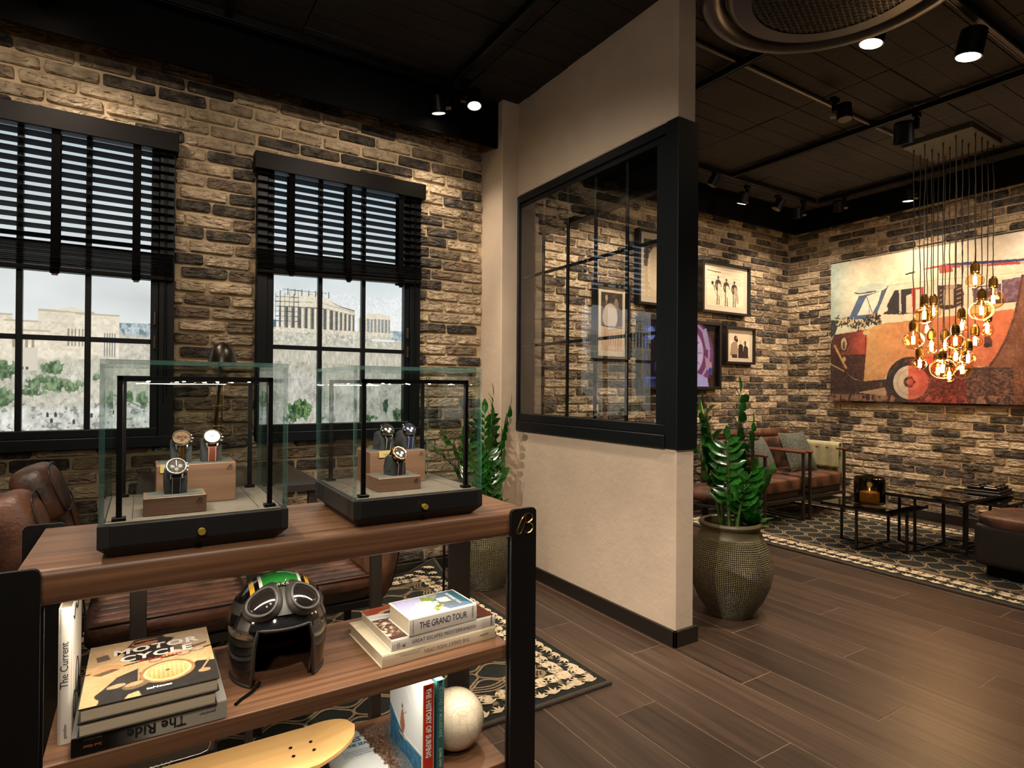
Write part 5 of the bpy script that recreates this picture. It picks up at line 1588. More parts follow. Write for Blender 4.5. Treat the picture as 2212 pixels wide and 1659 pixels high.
# coffee tables with smoked glass tops
M_smoke = glass('smoked_glass', (120, 116, 100), refl=1.3, ior=1.5)
def coffee_table(label, x0, x1, y0, y1, h, cx, cy):
    t = thing('coffee_table', label, 'coffee table', (cx, cy, .016), 0, 'black metal coffee tables on the lounge rug')
    s = .008
    a, b_, c, d = x0 - cx, x1 - cx, y0 - cy, y1 - cy
    q = MB(); q.box(a, b_, c, d, h - .016, h - .008, .001); q.build('glass_top', M_smoke, t)
    q = MB()
    for (p, r_, u, v) in ((a, b_, c, c + .012), (a, b_, d - .012, d), (a, a + .012, c, d), (b_ - .012, b_, c, d)): q.box(p, r_, u, v, h - .032, h - .0165, .001)
    q.build('top_frame', M_blackmetal, t)
    hx, hy = .235, .235
    for (px, py) in ((-hx, 0), (hx, 0), (0, -hy), (0, hy)):
        px = max(a + .01, min(b_ - .01, px)); py = max(c + .01, min(d - .01, py))
        q = MB(); q.box(px - s, px + s, py - s, py + s, 0, h - .03, .001); q.build('leg', M_blackmetal, t)
    q = MB(); q.box(max(a + .01, -hx), min(b_ - .01, hx), -s, s, 0, .012, .001); q.build('foot_bar', M_blackmetal, t)
    q = MB(); q.box(-s, s, max(c + .01, -hy), min(d - .01, hy), 0, .0125, .001); q.build('foot_bar', M_blackmetal, t)
coffee_table('low black metal coffee table carrying the glass candle holder', 4.437, 4.985, 2.05, 2.56, .33, 4.71, 2.31)
coffee_table('tallest black metal coffee table, in the middle of the three', 4.72, 5.31, 1.74, 2.28, .425, 5.03, 2.06)
coffee_table('black metal coffee table carrying the black tray, beside the pouf', 5.14, 5.68, 1.62, 2.14, .39, 5.43, 1.90)
# candle holder
t = thing('candle_holder', 'dark glass candle holder with a lit candle on the low coffee table', 'candle holder', (4.62, 2.29, .3465))
M_dglass = glass('black_glass', (150, 150, 126), refl=1.6)
q = MB(); q.lathe([(.002, .004), (.098, .004), (.104, .012), (.104, .195), (.100, .198), (.096, .195), (.096, .022), (.002, .020)], 36); q.build('glass_cup', M_dglass, t, smooth=40)
cn = MB(); cn.lathe([(.0005, .022), (.062, .022), (.064, .03), (.064, .085), (.05, .09), (.0005, .082)], 28)
cn.build('candle', mat('amber_wax', (190, 120, 60), .5, emit=((255, 150, 60), .55)), t, smooth=40)
q = MB(); q.lathe([(.0004, .092), (.0032, .098), (.0040, .104), (.0022, .114), (.0003, .122)], 10); fl = q.build('flame', emitter('candle_flame', (255, 190, 90), 30), t, smooth=0)
ld = bpy.data.lights.new('candle_glow', 'POINT'); ld.energy = .5; ld.color = (1, .5, .2); ld.shadow_soft_size = .02
lo = bpy.data.objects.new('candle_glow', ld); COL.objects.link(lo); lo.parent = t; lo.location = (0, 0, .115)
# black tray with blocks
t = thing('block_tray', 'black tray of raised square blocks on the right coffee table', 'tray', (5.50, 1.86, .408), R(4))
q = MB(); q.box(-.16, .16, -.12, .12, 0, .022, .004); q.box(-.15, .15, -.11, .11, .022, .04, .003); q.build('tray', M_blackmetal, t)
blk = MB(); blk.box(-.042, .042, -.042, .042, 0, .026, .005); blk.box(-.028, .028, -.028, .028, .026, .038, .004)
bme = blk.mesh('block', mat('gloss_black_block', (12, 12, 13), .2))
for i in range(3):
    for j in range(2): link_mesh('block', bme, t, (-.097 + .097 * i, -.05 + .1 * j, .040))
# pouf
t = thing('leather_pouf', 'dark leather pouf with a brown top at the right edge', 'pouf', (4.79, 1.36, .015))
q = MB(); q.box(-.20, .20, -.20, .20, 0, .075, .01); q.build('plinth', M_black, t)
q = MB(); pad(q, 0, 0, .205, .27, .255, .135, 12, 40, 16); q.build('body', mat('black_leather', (28, 24, 22), .5, bump=.1, bscale=90), t, smooth=0)
q = MB(); pad(q, 0, 0, .352, .272, .257, .045, 5, 40, 12); q.build('top_cushion', M_leather, t, smooth=0)

# ------------------------------------------------------------------ rugs: dark ground, raised cream needlework
M_rug = mat('charcoal_rug', (30, 34, 28), 0.98, var=.35, vscale=120, bump=.4, bscale=300)
M_rug2 = mat('green_grey_pile', (44, 50, 44), 0.98, var=.25, vscale=120, bump=.4, bscale=300)
M_yarn = mat('cream_yarn', (224, 206, 172), 0.95, var=.12, vscale=60, bump=.4, bscale=260)
M_yarn2 = mat('tan_yarn', (150, 130, 100), 0.95, var=.2, vscale=60, bump=.4, bscale=260)
M_selvage = mat('grey_selvage', (74, 66, 56), 0.98, var=.3, vscale=200)
def sprig(q, x, y, a, s, z, mi=0):
    """seven-leaf sprig lying flat"""
    for k in range(-2, 3):
        b_ = a + k * .55
        p0 = (x, y); L = s * (1.0 - .12 * abs(k)); w = s * .12
        c, sn = math.cos(b_), math.sin(b_)
        q.add([(x - sn * w * .4, y + c * w * .4, z), (x + c * L * .5 - sn * w, y + sn * L * .5 + c * w, z + .0015), (x + c * L, y + sn * L, z), (x + c * L * .5 + sn * w, y + sn * L * .5 - c * w, z + .0015), (x + sn * w * .4, y - c * w * .4, z)], [(0, 1, 2, 3, 4)], mi)
def ogee(q, x, y, hx, hy, z, w, mi=0):
    """wavy lattice cell outline"""
    P = []
    for i in range(28):
        th = 2 * math.pi * i / 28
        r = 1 + .10 * math.cos(4 * th)
        P.append((x + hx * r * math.cos(th), y + hy * r * math.sin(th)))
    n = len(P); v = []
    for (a, b_) in P:
        v.append((x + (a - x) * (1 - w / hx), y + (b_ - y) * (1 - w / hy), z)); v.append((a, b_, z))
    q.add(v, [(2 * i, 2 * i + 1, (2 * i + 3) % (2 * n), (2 * i + 2) % (2 * n)) for i in range(n)], mi)
def rug(name, label, x0, x1, y0, y1, border, corner_lift=None, cell=.075, seed=1):
    rg = random.Random(seed)
    t = thing(name, label, 'rug', ((x0 + x1) / 2, (y0 + y1) / 2, 0))
    cx, cy = (x0 + x1) / 2, (y0 + y1) / 2; w, d = (x1 - x0) / 2, (y1 - y0) / 2
    def lift(x, y):
        if not corner_lift: return 0
        a = max(0, x - (w - .22)); b_ = max(0, y - (d - .22))
        return .55 * max(0, (x - w) + (y - d) + .26) ** 1.5
    q = MB(); nx, ny = 40, 40
    q.grid(lambda u, v: (-w + 2 * w * u, -d + 2 * d * v, .012 + lift(-w + 2 * w * u, -d + 2 * d * v)), nx, ny)
    g = q.build('ground', M_rug, t)
    q = MB()
    for (a0, a1, b0, b1) in ((-w - .012, w + .012, -d - .012, -d + .006), (-w - .012, w + .012, d - .006, d + .012), (-w - .012, -w + .006, -d, d), (w - .006, w + .012, -d, d)):
        if corner_lift and (b0 > 0 or a0 > 0):
            N = 14
            for k in range(N):
                if a1 - a0 > b1 - b0:
                    u0, u1 = a0 + (a1 - a0) * k / N, a0 + (a1 - a0) * (k + 1) / N
                    q.add([(u0, b0, .014 + lift(u0, b0)), (u1, b0, .014 + lift(u1, b0)), (u1, b1, .006 + lift(u1, b1)), (u0, b1, .006 + lift(u0, b1))], [(0, 1, 2, 3)])
                else:
                    u0, u1 = b0 + (b1 - b0) * k / N, b0 + (b1 - b0) * (k + 1) / N
                    q.add([(a0, u0, .014 + lift(a0, u0)), (a1, u0, .006 + lift(a1, u0)), (a1, u1, .006 + lift(a1, u1)), (a0, u1, .014 + lift(a0, u1))], [(0, 1, 2, 3)])
        else:
            q.box(a0, a1, b0, b1, .001, .015, .003)
    q.build('bound_edge', M_selvage, t)
    q = MB()
    z = .0145
    # border sprigs in two rows
    step = border * .30
    for side in range(4):
        L = w if side < 2 else d
        n = int(2 * L / step)
        for k in range(n + 1):
            s = -L + 2 * L * k / n
            for row, (off, ang) in enumerate(((border * .16, 0), (border * .50, math.pi), (border * .80, 0))):
                px, py, a = {0: (s, -d + off, -math.pi / 2 + ang), 1: (s, d - off, math.pi / 2 + ang), 2: (-w + off, s, math.pi + ang), 3: (w - off, s, ang)}[side]
                if abs(px) > w - .01 or abs(py) > d - .01: continue
                sprig(q, px, py, a + rg.uniform(-.35, .35) + (math.pi if row == 0 else 0), border * rg.uniform(.23, .29), z + lift(px, py), 0)
                if row: sprig(q, px + rg.uniform(-.02, .02), py + rg.uniform(-.02, .02), rg.uniform(0, 6.28), border * .14, z + lift(px, py), 1)
    # field lattice
    iw, idp = w - border, d - border
    nxc, nyc = int(2 * iw / (cell * 2)), int(2 * idp / (cell * 1.3))
    for i in range(nxc + 1):
        for j in range(nyc + 1):
            x = -iw + (i + (.5 if j % 2 else 0)) * cell * 2; y = -idp + j * cell * 1.3
            if abs(x) > iw or abs(y) > idp: continue
            ogee(q, x, y, cell * .98, cell * .80, z + rg.uniform(-.0004, .0004), .010, 1)
    # wavy band between border and field
    for side in range(4):
        L = (w if side < 2 else d) - border * .9
        for off in (0, .018, .036):
            P = []
            for k in range(70):
                s = -L + 2 * L * k / 69; o_ = border * .95 + off + .014 * math.sin(k * .9)
                P.append({0: (s, -d + o_), 1: (s, d - o_), 2: (-w + o_, s), 3: (w - o_, s)}[side])
            v = []
            for k, (a, b_) in enumerate(P):
                dx, dy = (0, .0045) if side < 2 else (.0045, 0)
                v += [(a - dx, b_ - dy, z + lift(a, b_)), (a + dx, b_ + dy, z + lift(a, b_))]
            q.add(v, [(2 * k, 2 * k + 1, 2 * k + 3, 2 * k + 2) for k in range(69)], 1)
    tag(q.build('needlework', [M_yarn, M_yarn2], t), kind='stuff')
    return t
rug('patterned_rug', 'black and cream patterned rug behind the display unit', -.9, 1.605, 1.80, 3.49, .20, True, .085, 2)
rug('patterned_rug', 'dark green and cream patterned rug in the lounge', 4.09, 5.90, .5, 3.70, .26, False, .10, 4)
# ------------------------------------------------------------------ potted plants
M_leaf = mat('glossy_leaf', (48, 116, 38), 0.2, col2=(28, 78, 26), vscale=7, spec=.6, rnd_obj=.35)
M_stem = mat('plant_stem', (74, 104, 46), 0.5, var=.2, vscale=20)
M_soil = mat('dark_soil', (24, 19, 15), 1.0, bump=.8, bscale=60)
def pot_material():
    m, nt, b = nodes_of('woven_glaze')
    N = nt.nodes
    tc = N.new('ShaderNodeTexCoord'); sx = N.new('ShaderNodeSeparateXYZ'); lk(nt, tc, 'Object', sx, 0)
    at = N.new('ShaderNodeMath'); at.operation = 'ARCTAN2'; lk(nt, sx, 'Y', at, 0); lk(nt, sx, 'X', at, 1)
    nz = N.new('ShaderNodeTexNoise'); nz.inputs['Scale'].default_value = 6; lk(nt, tc, 'Object', nz, 'Vector')
    def wave(src, out, k, wob):
        ml = N.new('ShaderNodeMath'); ml.operation = 'MULTIPLY'; ml.inputs[1].default_value = k; lk(nt, src, out, ml, 0)
        nn = N.new('ShaderNodeMath'); nn.operation = 'MULTIPLY_ADD'; nn.inputs[1].default_value = wob; lk(nt, nz, 'Fac', nn, 0); lk(nt, ml, 0, nn, 2)
        s = N.new('ShaderNodeMath'); s.operation = 'SINE'; lk(nt, nn, 0, s, 0)
        ab = N.new('ShaderNodeMath'); ab.operation = 'ABSOLUTE'; lk(nt, s, 0, ab, 0); return ab
    w1 = wave(at, 0, 62, 6); w2 = wave(sx, 'Z', 330, 6)
    mn = N.new('ShaderNodeMath'); mn.operation = 'MINIMUM'; lk(nt, w1, 0, mn, 0); lk(nt, w2, 0, mn, 1)
    zr = N.new('ShaderNodeMapRange'); zr.inputs['From Min'].default_value = .42; zr.inputs['From Max'].default_value = .40; lk(nt, sx, 'Z', zr, 0)
    mu = N.new('ShaderNodeMath'); mu.operation = 'MULTIPLY'; lk(nt, mn, 0, mu, 0); lk(nt, zr, 0, mu, 1)
    cr = N.new('ShaderNodeValToRGB'); cr.color_ramp.elements[0].position = .15; cr.color_ramp.elements[1].position = .6
    cr.color_ramp.elements[0].color = (*s2l((22, 20, 13)), 1); cr.color_ramp.elements[1].color = (*s2l((140, 130, 92)), 1)
    lk(nt, mn, 0, cr, 0)
    mx = N.new('ShaderNodeMix'); mx.data_type = 'RGBA'; lk(nt, zr, 0, mx, 0); mx.inputs[6].default_value = (*s2l((84, 78, 54)), 1); lk(nt, cr, 'Color', mx, 7)
    lk(nt, mx, 2, b, 'Base Color')
    bp = N.new('ShaderNodeBump'); bp.inputs['Strength'].default_value = .9; bp.inputs['Distance'].default_value = .010
    lk(nt, mu, 0, bp, 'Height'); lk(nt, bp, 0, b, 'Normal')
    b.inputs['Roughness'].default_value = .42
    return m
M_pot = pot_material()
def leaf_mesh():
    q = MB()
    xs = [0, .10, .26, .45, .65, .85, 1.0]; ws = [.02, .10, .19, .235, .20, .105, .0]
    v = []
    for x, w in zip(xs, ws):
        bend = -.12 * x * x
        v += [(x, -w, .055 * (w / .235) + bend), (x, 0, bend), (x, w, .055 * (w / .235) + bend)]
    f = []
    for i in range(6):
        f += [(3 * i, 3 * i + 1, 3 * i + 4, 3 * i + 3), (3 * i + 1, 3 * i + 2, 3 * i + 5, 3 * i + 4)]
    q.add(v, f)
    return q.mesh('leaf', M_leaf, 0)
LEAF = leaf_mesh()
def potted_plant(label, loc, stems, rosette=None, seed=1):
    rg = random.Random(seed)
    t = thing('potted_plant', label, 'plant', loc)
    q = MB()
    q.lathe([(.002, .004), (.108, .004), (.116, .0), (.124, .02), (.165, .08), (.200, .16), (.217, .235), (.212, .30), (.190, .365), (.160, .425), (.148, .452), (.150, .462), (.160, .470), (.163, .482), (.157, .492), (.146, .494), (.138, .488), (.136, .455), (.002, .452)], 56)
    q.build('pot', M_pot, t, smooth=40)
    q = MB(); q.lathe([(.002, .462), (.134, .456)], 24); q.build('soil', M_soil, t)
    for (az, lean, L, r0) in stems:
        c, s = math.cos(az), math.sin(az)
        bx, by = r0 * c, r0 * s
        P = []
        for k in range(13):
            u = k / 12
            out = r0 + lean * (u ** 1.7)
            P.append(Vector((out * c, out * s, .44 + L * (u - .16 * lean * u * u))))
        q = MB(); q.tube(P, [.011 * (1 - .75 * k / 12) for k in range(13)], 7); st = q.build('stem', M_stem, t, smooth=0)
        n = int(10 + L * 15)
        for i in range(n):
            u = .30 + .70 * i / (n - 1)
            f = u * 12; k = min(11, int(f)); p = P[k].lerp(P[k + 1], f - k)
            d = (P[k + 1] - P[k]).normalized()
            sl = (.112 if u < .85 else .09) * rg.uniform(.85, 1.15)
            side = d.cross(Vector((c, s, 0)))
            side = side.normalized() if side.length > .01 else Vector((-s, c, 0))
            fwd = side.cross(d).normalized()
            sg = 1 if i % 2 else -1
            dirv = (side * sg * .85 + d * rg.uniform(.45, .75) + fwd * rg.uniform(-.35, .35)).normalized()
            if i == n - 1: dirv = d
            zax = dirv.cross(side * sg).normalized()
            nrm = (d * .5 - dirv * .0 + fwd * .6).normalized()
            yax = nrm.cross(dirv).normalized(); zax = dirv.cross(yax)
            M_ = Matrix(((dirv.x * sl, yax.x * sl, zax.x * sl, p.x), (dirv.y * sl, yax.y * sl, zax.y * sl, p.y), (dirv.z * sl, yax.z * sl, zax.z * sl, p.z), (0, 0, 0, 1)))
            lo = bpy.data.objects.new('leaf', LEAF); COL.objects.link(lo); lo.parent = st; lo.matrix_local = M_
    if rosette:
        rx, ry, rz_, n, sz = rosette
        for i in range(n):
            a = 2.4 * i; el = R(72 - 62 * (i / n))
            dirv = Vector((math.cos(a) * math.cos(el), math.sin(a) * math.cos(el), math.sin(el)))
            yax = Vector((-math.sin(a), math.cos(a), 0)); zax = dirv.cross(yax); sl = sz * rg.uniform(.8, 1.1)
            M_ = Matrix(((dirv.x * sl, yax.x * sl * 1.5, zax.x * sl, rx), (dirv.y * sl, yax.y * sl * 1.5, zax.y * sl, ry), (dirv.z * sl, yax.z * sl * 1.5, zax.z * sl, rz_), (0, 0, 0, 1)))
            lo = bpy.data.objects.new('leaf', LEAF); COL.objects.link(lo); lo.parent = t; lo.matrix_local = M_
    return t
# azimuth: screen right is about -32 degrees, towards the viewer about -122 degrees
potted_plant('leafy green plant in a woven olive pot at the end of the partition', (2.675, 2.038, 0),
             [(R(-32), .02, .74, .03), (R(150), .10, .66, .04), (R(-150), .08, .50, .05), (R(140), .20, .60, .05), (R(-40), .06, .56, .05), (R(-100), .10, .34, .05), (R(100), .12, .62, .04), (R(-20), .16, .30, .06)],
             (.075, -.075, .47, 16, .115), 3)
potted_plant('leafy green plant in a woven pot beside the white pillar', (1.757, 3.10, 0),
             [(R(150), .10, .66, .03), (R(-32), .02, .70, .03), (R(-30), .10, .64, .05), (R(150), .26, .42, .05), (R(-110), .08, .40, .05), (R(60), .05, .6, .03), (R(-70), .08, .32, .05), (R(165), .22, .52, .04), (R(-150), .14, .46, .05)],
             (.06, -.05, .47, 10, .10), 5)
# ------------------------------------------------------------------ desk corner behind the display unit
M_desk = mat('grey_desk_top', (58, 55, 52), 0.22, spec=.6)
t = thing('writing_desk', 'dark grey desk against the brick wall behind the showcases', 'desk', (.34, 3.12, .016))
q = MB(); q.prism(rrect(-.36, .36, -.40, .39, .02, 4), .712, .740, 'xy'); q.build('desk_top', M_desk, t, smooth=40)
for sx in (-1, 1):
    for sy in (-1, 1):
        q = MB(); q.box(sx * .32 - .02, sx * .32 + .02, sy * .36 - .012, sy * .36 + .012, 0, .712, .002); q.build('leg', M_gunmetal, t)
q = MB(); q.box(-.30, .30, .352, .368, .55, .71, .002); q.build('modesty_panel', M_gunmetal, t)
# uprights at the back of the display unit
su = bpy.data.objects['display_shelf_unit']
for (a, b_) in ((-.026, .014), (.270, .290), (.655, .692)):
    q = MB(); q.box(a - ox_unit, b_ - ox_unit, 1.9165 - oy_unit, 1.945 - oy_unit, .017, .757, .002); q.build('rear_upright', M_gunmetal, su)

def office_chair(label, ribs_x, ribs_y, n_ribs, seat_z, back, loc):
    t = thing('leather_chair', label, 'chair', loc)
    x0, x1 = ribs_x; y0, y1 = ribs_y
    q = MB(); pad(q, (x0 + x1) / 2, (y0 + y1) / 2, seat_z - .055, (x1 - x0) / 2, (y1 - y0) / 2, .045, 6, 32, 12); q.build('seat', M_leather2, t, smooth=0)
    step = (y1 - y0 - .06) / n_ribs
    for k in range(n_ribs):
        yy = y0 + .05 + step * (k + .5)
        r_ = MB(); r_.X = Matrix.Translation((0, yy, seat_z - .018)); pad(r_, (x0 + x1) / 2, 0, 0, (x1 - x0) / 2 - .02, step * .56, .016, 3.5, 24, 8); r_.build('seat_channel', M_leather, t, smooth=0)
    q = MB(); q.tube([(x0 + .02, y0 + .018, seat_z - .030), ((x0 + x1) / 2, y0 + .010, seat_z - .026), (x1 - .02, y0 + .018, seat_z - .030)], .026, 14); q.build('front_roll', M_leather, t, smooth=0)
    q = MB(); q.tube([(x0 + .02, y0 + .004, seat_z - .006), ((x0 + x1) / 2, y0 - .004, seat_z - .002), (x1 - .02, y0 + .004, seat_z - .006)], .0035, 6); q.build('piping', M_leather2, t, smooth=0)
    for nm, (c, s, rot) in back.items():
        q = MB(); q.X = Matrix.Translation(c) @ Matrix.Rotation(R(rot), 4, 'Y'); pad(q, 0, 0, 0, *s, 3.4, 32, 18); o = q.build(nm.split('#')[0], M_leather, t, smooth=0)
        sm = MB(); sm.X = q.X
        P = []
        for i in range(40):
            a = 2 * math.pi * i / 40
            e = 2 / 3.4
            P.append((s[0] * .86, s[1] * .86 * math.copysign(abs(math.cos(a)) ** e, math.cos(a)), s[2] * .86 * math.copysign(abs(math.sin(a)) ** e, math.sin(a))))
        sm.tube(P, .003, 5, closed=True); sm.build('seam', M_leather2, o, smooth=0)
    bt = MB(); s = .014
    bt.box(x0 + .02, x1 + .02, y0 + .02 - s, y0 + .02 + s, seat_z - .125, seat_z - .095, .002); bt.build('frame_bar', M_blackmetal, t)
    bt = MB(); bt.box(x0 + .02, x1 + .02, y1 - .02 - s, y1 - .02 + s, seat_z - .125, seat_z - .095, .002); bt.build('frame_bar', M_blackmetal, t)
    for yy in (y0 + .02, y1 - .02):
        for xx in (x0 + .034, x1 + .006):
            bt = MB(); bt.box(xx - s, xx + s, yy - s, yy + s, 0, seat_z - .096, .002); bt.build('leg', M_blackmetal, t)
    return t
office_chair('brown leather high-backed chair at the left end of the display unit', (-.18, .30), (-.26, .24), 8, .47,
             {'backrest': ((-.300, .02, .56), (.065, .27, .25), -14), 'side_wing': ((-.330, -.145, .715), (.075, .105, .155), -16), 'side_wing#2': ((-.285, .285, .690), (.06, .075, .11), -14), 'headrest': ((-.312, .085, .825), (.062, .135, .095), -20)}, (0.03, 2.38, .016))
office_chair('low-backed brown leather chair under the right showcase', (-.20, .20), (-.22, .22), 7, .45,
             {'backrest': ((.255, .0, .50), (.045, .22, .20), 12)}, (.585, 2.44, .016))
# desk lamp
M_pewter = mat('pewter_shade', (92, 88, 80), 0.32, metal=.9)
t = thing('desk_lamp', 'grey dome desk lamp with brass springs behind the left showcase', 'desk lamp', (.318, 3.22, .757))
q = MB(); q.lathe([(.002, 0), (.075, 0), (.078, .006), (.074, .014), (.016, .02), (.012, .03)], 32); q.build('base', M_pewter, t, smooth=40)
q = MB(); q.tube([(0, 0, .02), (-.01, .02, .14), (-.012, .03, .20), (-.004, .02, .34), (.004, .0, .46), (.01, -.02, .54)], .007, 8); q.build('arm', M_pewter, t, smooth=0)
q = MB(); q.tube([(-.022, .03, .20), (-.012, .015, .34), (-.006, .0, .46)], .0034, 6); q.tube([(.012, .028, .20), (.016, .014, .34), (.018, .0, .44)], .0034, 6); tag(q.build('spring_rod', M_gold, t, smooth=0), kind='stuff')
for zz, yy in ((.20, .03), (.24, .028), (.34, .02), (.46, .0)):
    q = MB(); q.cyl((-.026, yy, zz), (.022, yy, zz), .0075, n=10); q.build('joint', M_gold, t, smooth=40)
q = MB(); q.lathe([(.0015, .655), (.012, .652), (.034, .640), (.054, .612), (.063, .575), (.066, .535), (.064, .535), (.060, .575), (.050, .606), (.002, .640)], 36, (.012, -.02, 0)); q.build('shade', M_pewter, t, smooth=40)
q = MB(); q.lathe([(.0005, .540), (.018, .548), (.024, .565), (.016, .585), (.0005, .59)], 16, (.012, -.02, 0)); q.build('bulb', mat('frosted_bulb', (220, 210, 190), .4), t, smooth=0)
# ------------------------------------------------------------------ canvas with the camper van
def van_picture():
    c = Canvas(460, 284, (236, 220, 178))
    n = c.noise(4, 3, 2, 3)
    base = np.array((240, 224, 184)); left = np.array((150, 176, 164)); right = np.array((214, 196, 190))
    a = np.clip(1 - c.u / .14 + (n - .5) * .6, 0, 1)[..., None]; b_ = np.clip((c.u - .5) * 2.2 + (c.v - .85) * 2, 0, 1)[..., None]
    c.a = base * (1 - a) + left * a; c.a = c.a * (1 - b_ * .8) + right * b_ * .8
    c.a = c.a - (np.clip(.9 - c.v, 0, .5) * 30)[..., None]
    K = {
     'roofbody': [(0.203, 0.68), (0.242, 0.787), (0.339, 0.791), (0.41, 0.784), (0.521, 0.781), (0.685, 0.762), (.92, .75), (1.0, .70), (1.0, .56), (0.656, 0.554), (0.41, 0.54), (0.21, 0.53), (0.194, 0.566)],
     'visor': [(0.106, 0.771), (0.124, 0.802), (0.166, 0.82), (0.216, 0.808), (0.242, 0.787), (0.193, 0.76), (0.124, 0.757)],
     'wsframe': [(0.08, 0.584), (0.124, 0.743), (0.166, 0.746), (0.22, 0.761), (0.242, 0.78), (0.194, 0.589), (0.171, 0.57)],
     'wsglass': [(0.118, 0.606), (0.155, 0.733), (0.216, 0.758), (0.203, 0.68), (0.18, 0.607)],
     'qwin': [(0.223, 0.596), (0.247, 0.687), (0.268, 0.751), (0.285, 0.751), (0.285, 0.586)],
     'win2': [(0.292, 0.585), (0.291, 0.749), (0.373, 0.749), (0.379, 0.583)],
     'win2red': [(0.331, 0.582), (0.33, 0.748), (0.373, 0.749), (0.379, 0.583)],
     'win2fig': [(0.31, 0.593), (0.31, 0.704), (0.331, 0.715), (0.335, 0.585)],
     'sign': [(0.422, 0.746), (0.501, 0.737), (0.51, 0.677), (0.508, 0.601), (0.448, 0.587), (0.427, 0.602)],
     'signin': [(0.443, 0.716), (0.477, 0.713), (0.477, 0.614), (0.443, 0.617)],
     'win3': [(0.532, 0.713), (0.623, 0.712), (0.624, 0.59), (0.539, 0.596)],
     'win4': [(0.627, 0.731), (0.685, 0.737), (.80, .73), (.80, .60), (0.627, 0.599)],
     'lower': [(0.157, 0.501), (0.203, 0.528), (0.41, 0.539), (0.656, 0.554), (1.0, .56), (1.0, .24), (0.591, 0.232), (0.536, 0.22), (0.411, 0.204), (0.395, 0.269), (0.356, 0.301), (0.298, 0.282), (0.256, 0.239), (0.226, 0.153), (0.144, 0.14), (0.151, 0.33)],
     'nose': [(0.0, 0.423), (0.02, 0.487), (0.087, 0.494), (0.155, 0.509), (0.16, 0.439), (0.151, 0.267), (0.144, 0.14), (0.107, 0.158), (0.063, 0.211), (0.0, 0.282)],
     'hood': [(0.02, 0.482), (0.038, 0.558), (0.087, 0.579), (0.203, 0.565), (0.205, 0.527), (0.153, 0.502), (0.087, 0.49)],
     'darkleft': [(0.0, 0.59), (0.038, 0.582), (0.023, 0.486), (0.0, 0.456)],
     'under': [(0.0, 0.45), (0.0, -.01), (1.0, -.01), (1.0, .25), (.536, .22), (.411, .204), (0.226, 0.153), (0.144, 0.14), (0.107, 0.154), (0.063, 0.211)],
     'underlight': [(0.121, 0.063), (0.23, 0.099), (0.239, 0.058), (0.23, 0.042)],
     'brown': [(0.685, 0.743), (0.663, 0.514), (0.64, 0.387), (0.611, 0.284), (0.591, 0.232), (0.536, 0.213), (0.518, 0.166), (0.519, -0.002), (1.0, -0.004), (1.0, .52), (.93, .70), (.82, .80), (.74, .80)],
     'redz': [(0.319, 0.288), (0.407, 0.297), (0.518, 0.194), (0.519, -0.002), (0.32, 0.0)],
     'boardroof': [(0.31, 0.847), (0.41, 0.874), (0.521, 0.867), (0.656, 0.845), (0.80, 0.828), (0.80, 0.79), (0.485, 0.841), (0.425, 0.859), (0.363, 0.861)],
     'boardblue': [(0.425, 0.88), (0.521, 0.868), (0.656, 0.845), (0.80, 0.825), (0.80, 0.81), (0.521, 0.85)],
     'flap': [(0.574, 0.404), (0.589, 0.407), (0.598, 0.381), (0.598, 0.342), (0.574, 0.344)]}
    fine = c.noise(90, 60, 5, 2); mid = c.noise(16, 12, 6, 3)
    c.poly(K['under'], (52, 26, 18)); c.put(c.mask_poly(K['under']) & (c.noise(150, 110, 53, 2) > .56), (104, 58, 38), .5); c.put((c.v < .05) & (c.noise(80, 30, 8, 2) > .52), (196, 140, 104), .7)
    c.poly(K['darkleft'], (40, 44, 46)); c.poly(K['roofbody'], (238, 218, 180))
    m = c.mask_poly(K['lower']); g = np.clip((c.u - .16) / .35, 0, 1)[..., None]
    col = np.array((226, 164, 88)) * (1 - g) + np.array((222, 108, 62)) * g + ((mid - .5) * 24)[..., None]
    c.a = np.where(m[..., None], col, c.a)
    m = c.mask_poly(K['nose']); col = np.array((150, 52, 28)) + (((c.u - .08) * 700) + (mid - .5) * 80)[..., None] * np.array((1, .5, .3)); c.a = np.where(m[..., None], np.clip(col, 26, 210), c.a)
    c.put(m & (c.v < .33), (38, 16, 12), .75); c.put(m * np.clip((.13 - c.u) * 8, 0, 1), (58, 20, 14), .7); c.line([(.02, .40), (.05, .30), (.07, .24)], .014, (206, 150, 70)); c.line([(.0, .27), (.06, .215)], .008, (206, 160, 100)); c.line([(.154, .50), (.15, .3), (.144, .14)], .006, (80, 30, 18))
    c.poly(K['hood'], (206, 206, 170)); c.poly(K['wsframe'], (70, 92, 124)); c.poly(K['wsglass'], (232, 220, 190)); c.line([(.18, .61), (.155, .735)], .005, (60, 66, 76)); c.line([(.168, .6), (.166, .69)], .004, (150, 140, 120))
    c.poly(K['visor'], (196, 206, 186)); c.line([(.106, .768), (.124, .757), (.193, .76)], .008, (50, 46, 42)); c.line([(.203, .68), (.242, .787)], .006, (90, 76, 60))
    c.line([(.242, .787), (.41, .784), (.685, .762)], .003, (190, 160, 120)); c.line([(.21, .53), (.41, .54), (.656, .554)], .005, (196, 140, 90))
    c.poly(K['qwin'], (46, 38, 38)); c.poly(K['win2'], (44, 36, 38)); c.poly(K['win2red'], (196, 58, 34)); c.poly([(.345, .6), (.345, .735), (.36, .736), (.36, .6)], (236, 214, 176)); c.poly(K['win2fig'], (224, 204, 168))
    c.line([(.29, .58), (.287, .75)], .012, (214, 200, 170)); c.line([(.23, .60), (.30, .585), (.26, .64)], .006, (40, 30, 26)); c.ell(.226, .63, .016, .02, (226, 214, 180))
    c.poly(K['sign'], (66, 34, 28)); c.poly(K['signin'], (206, 178, 140))
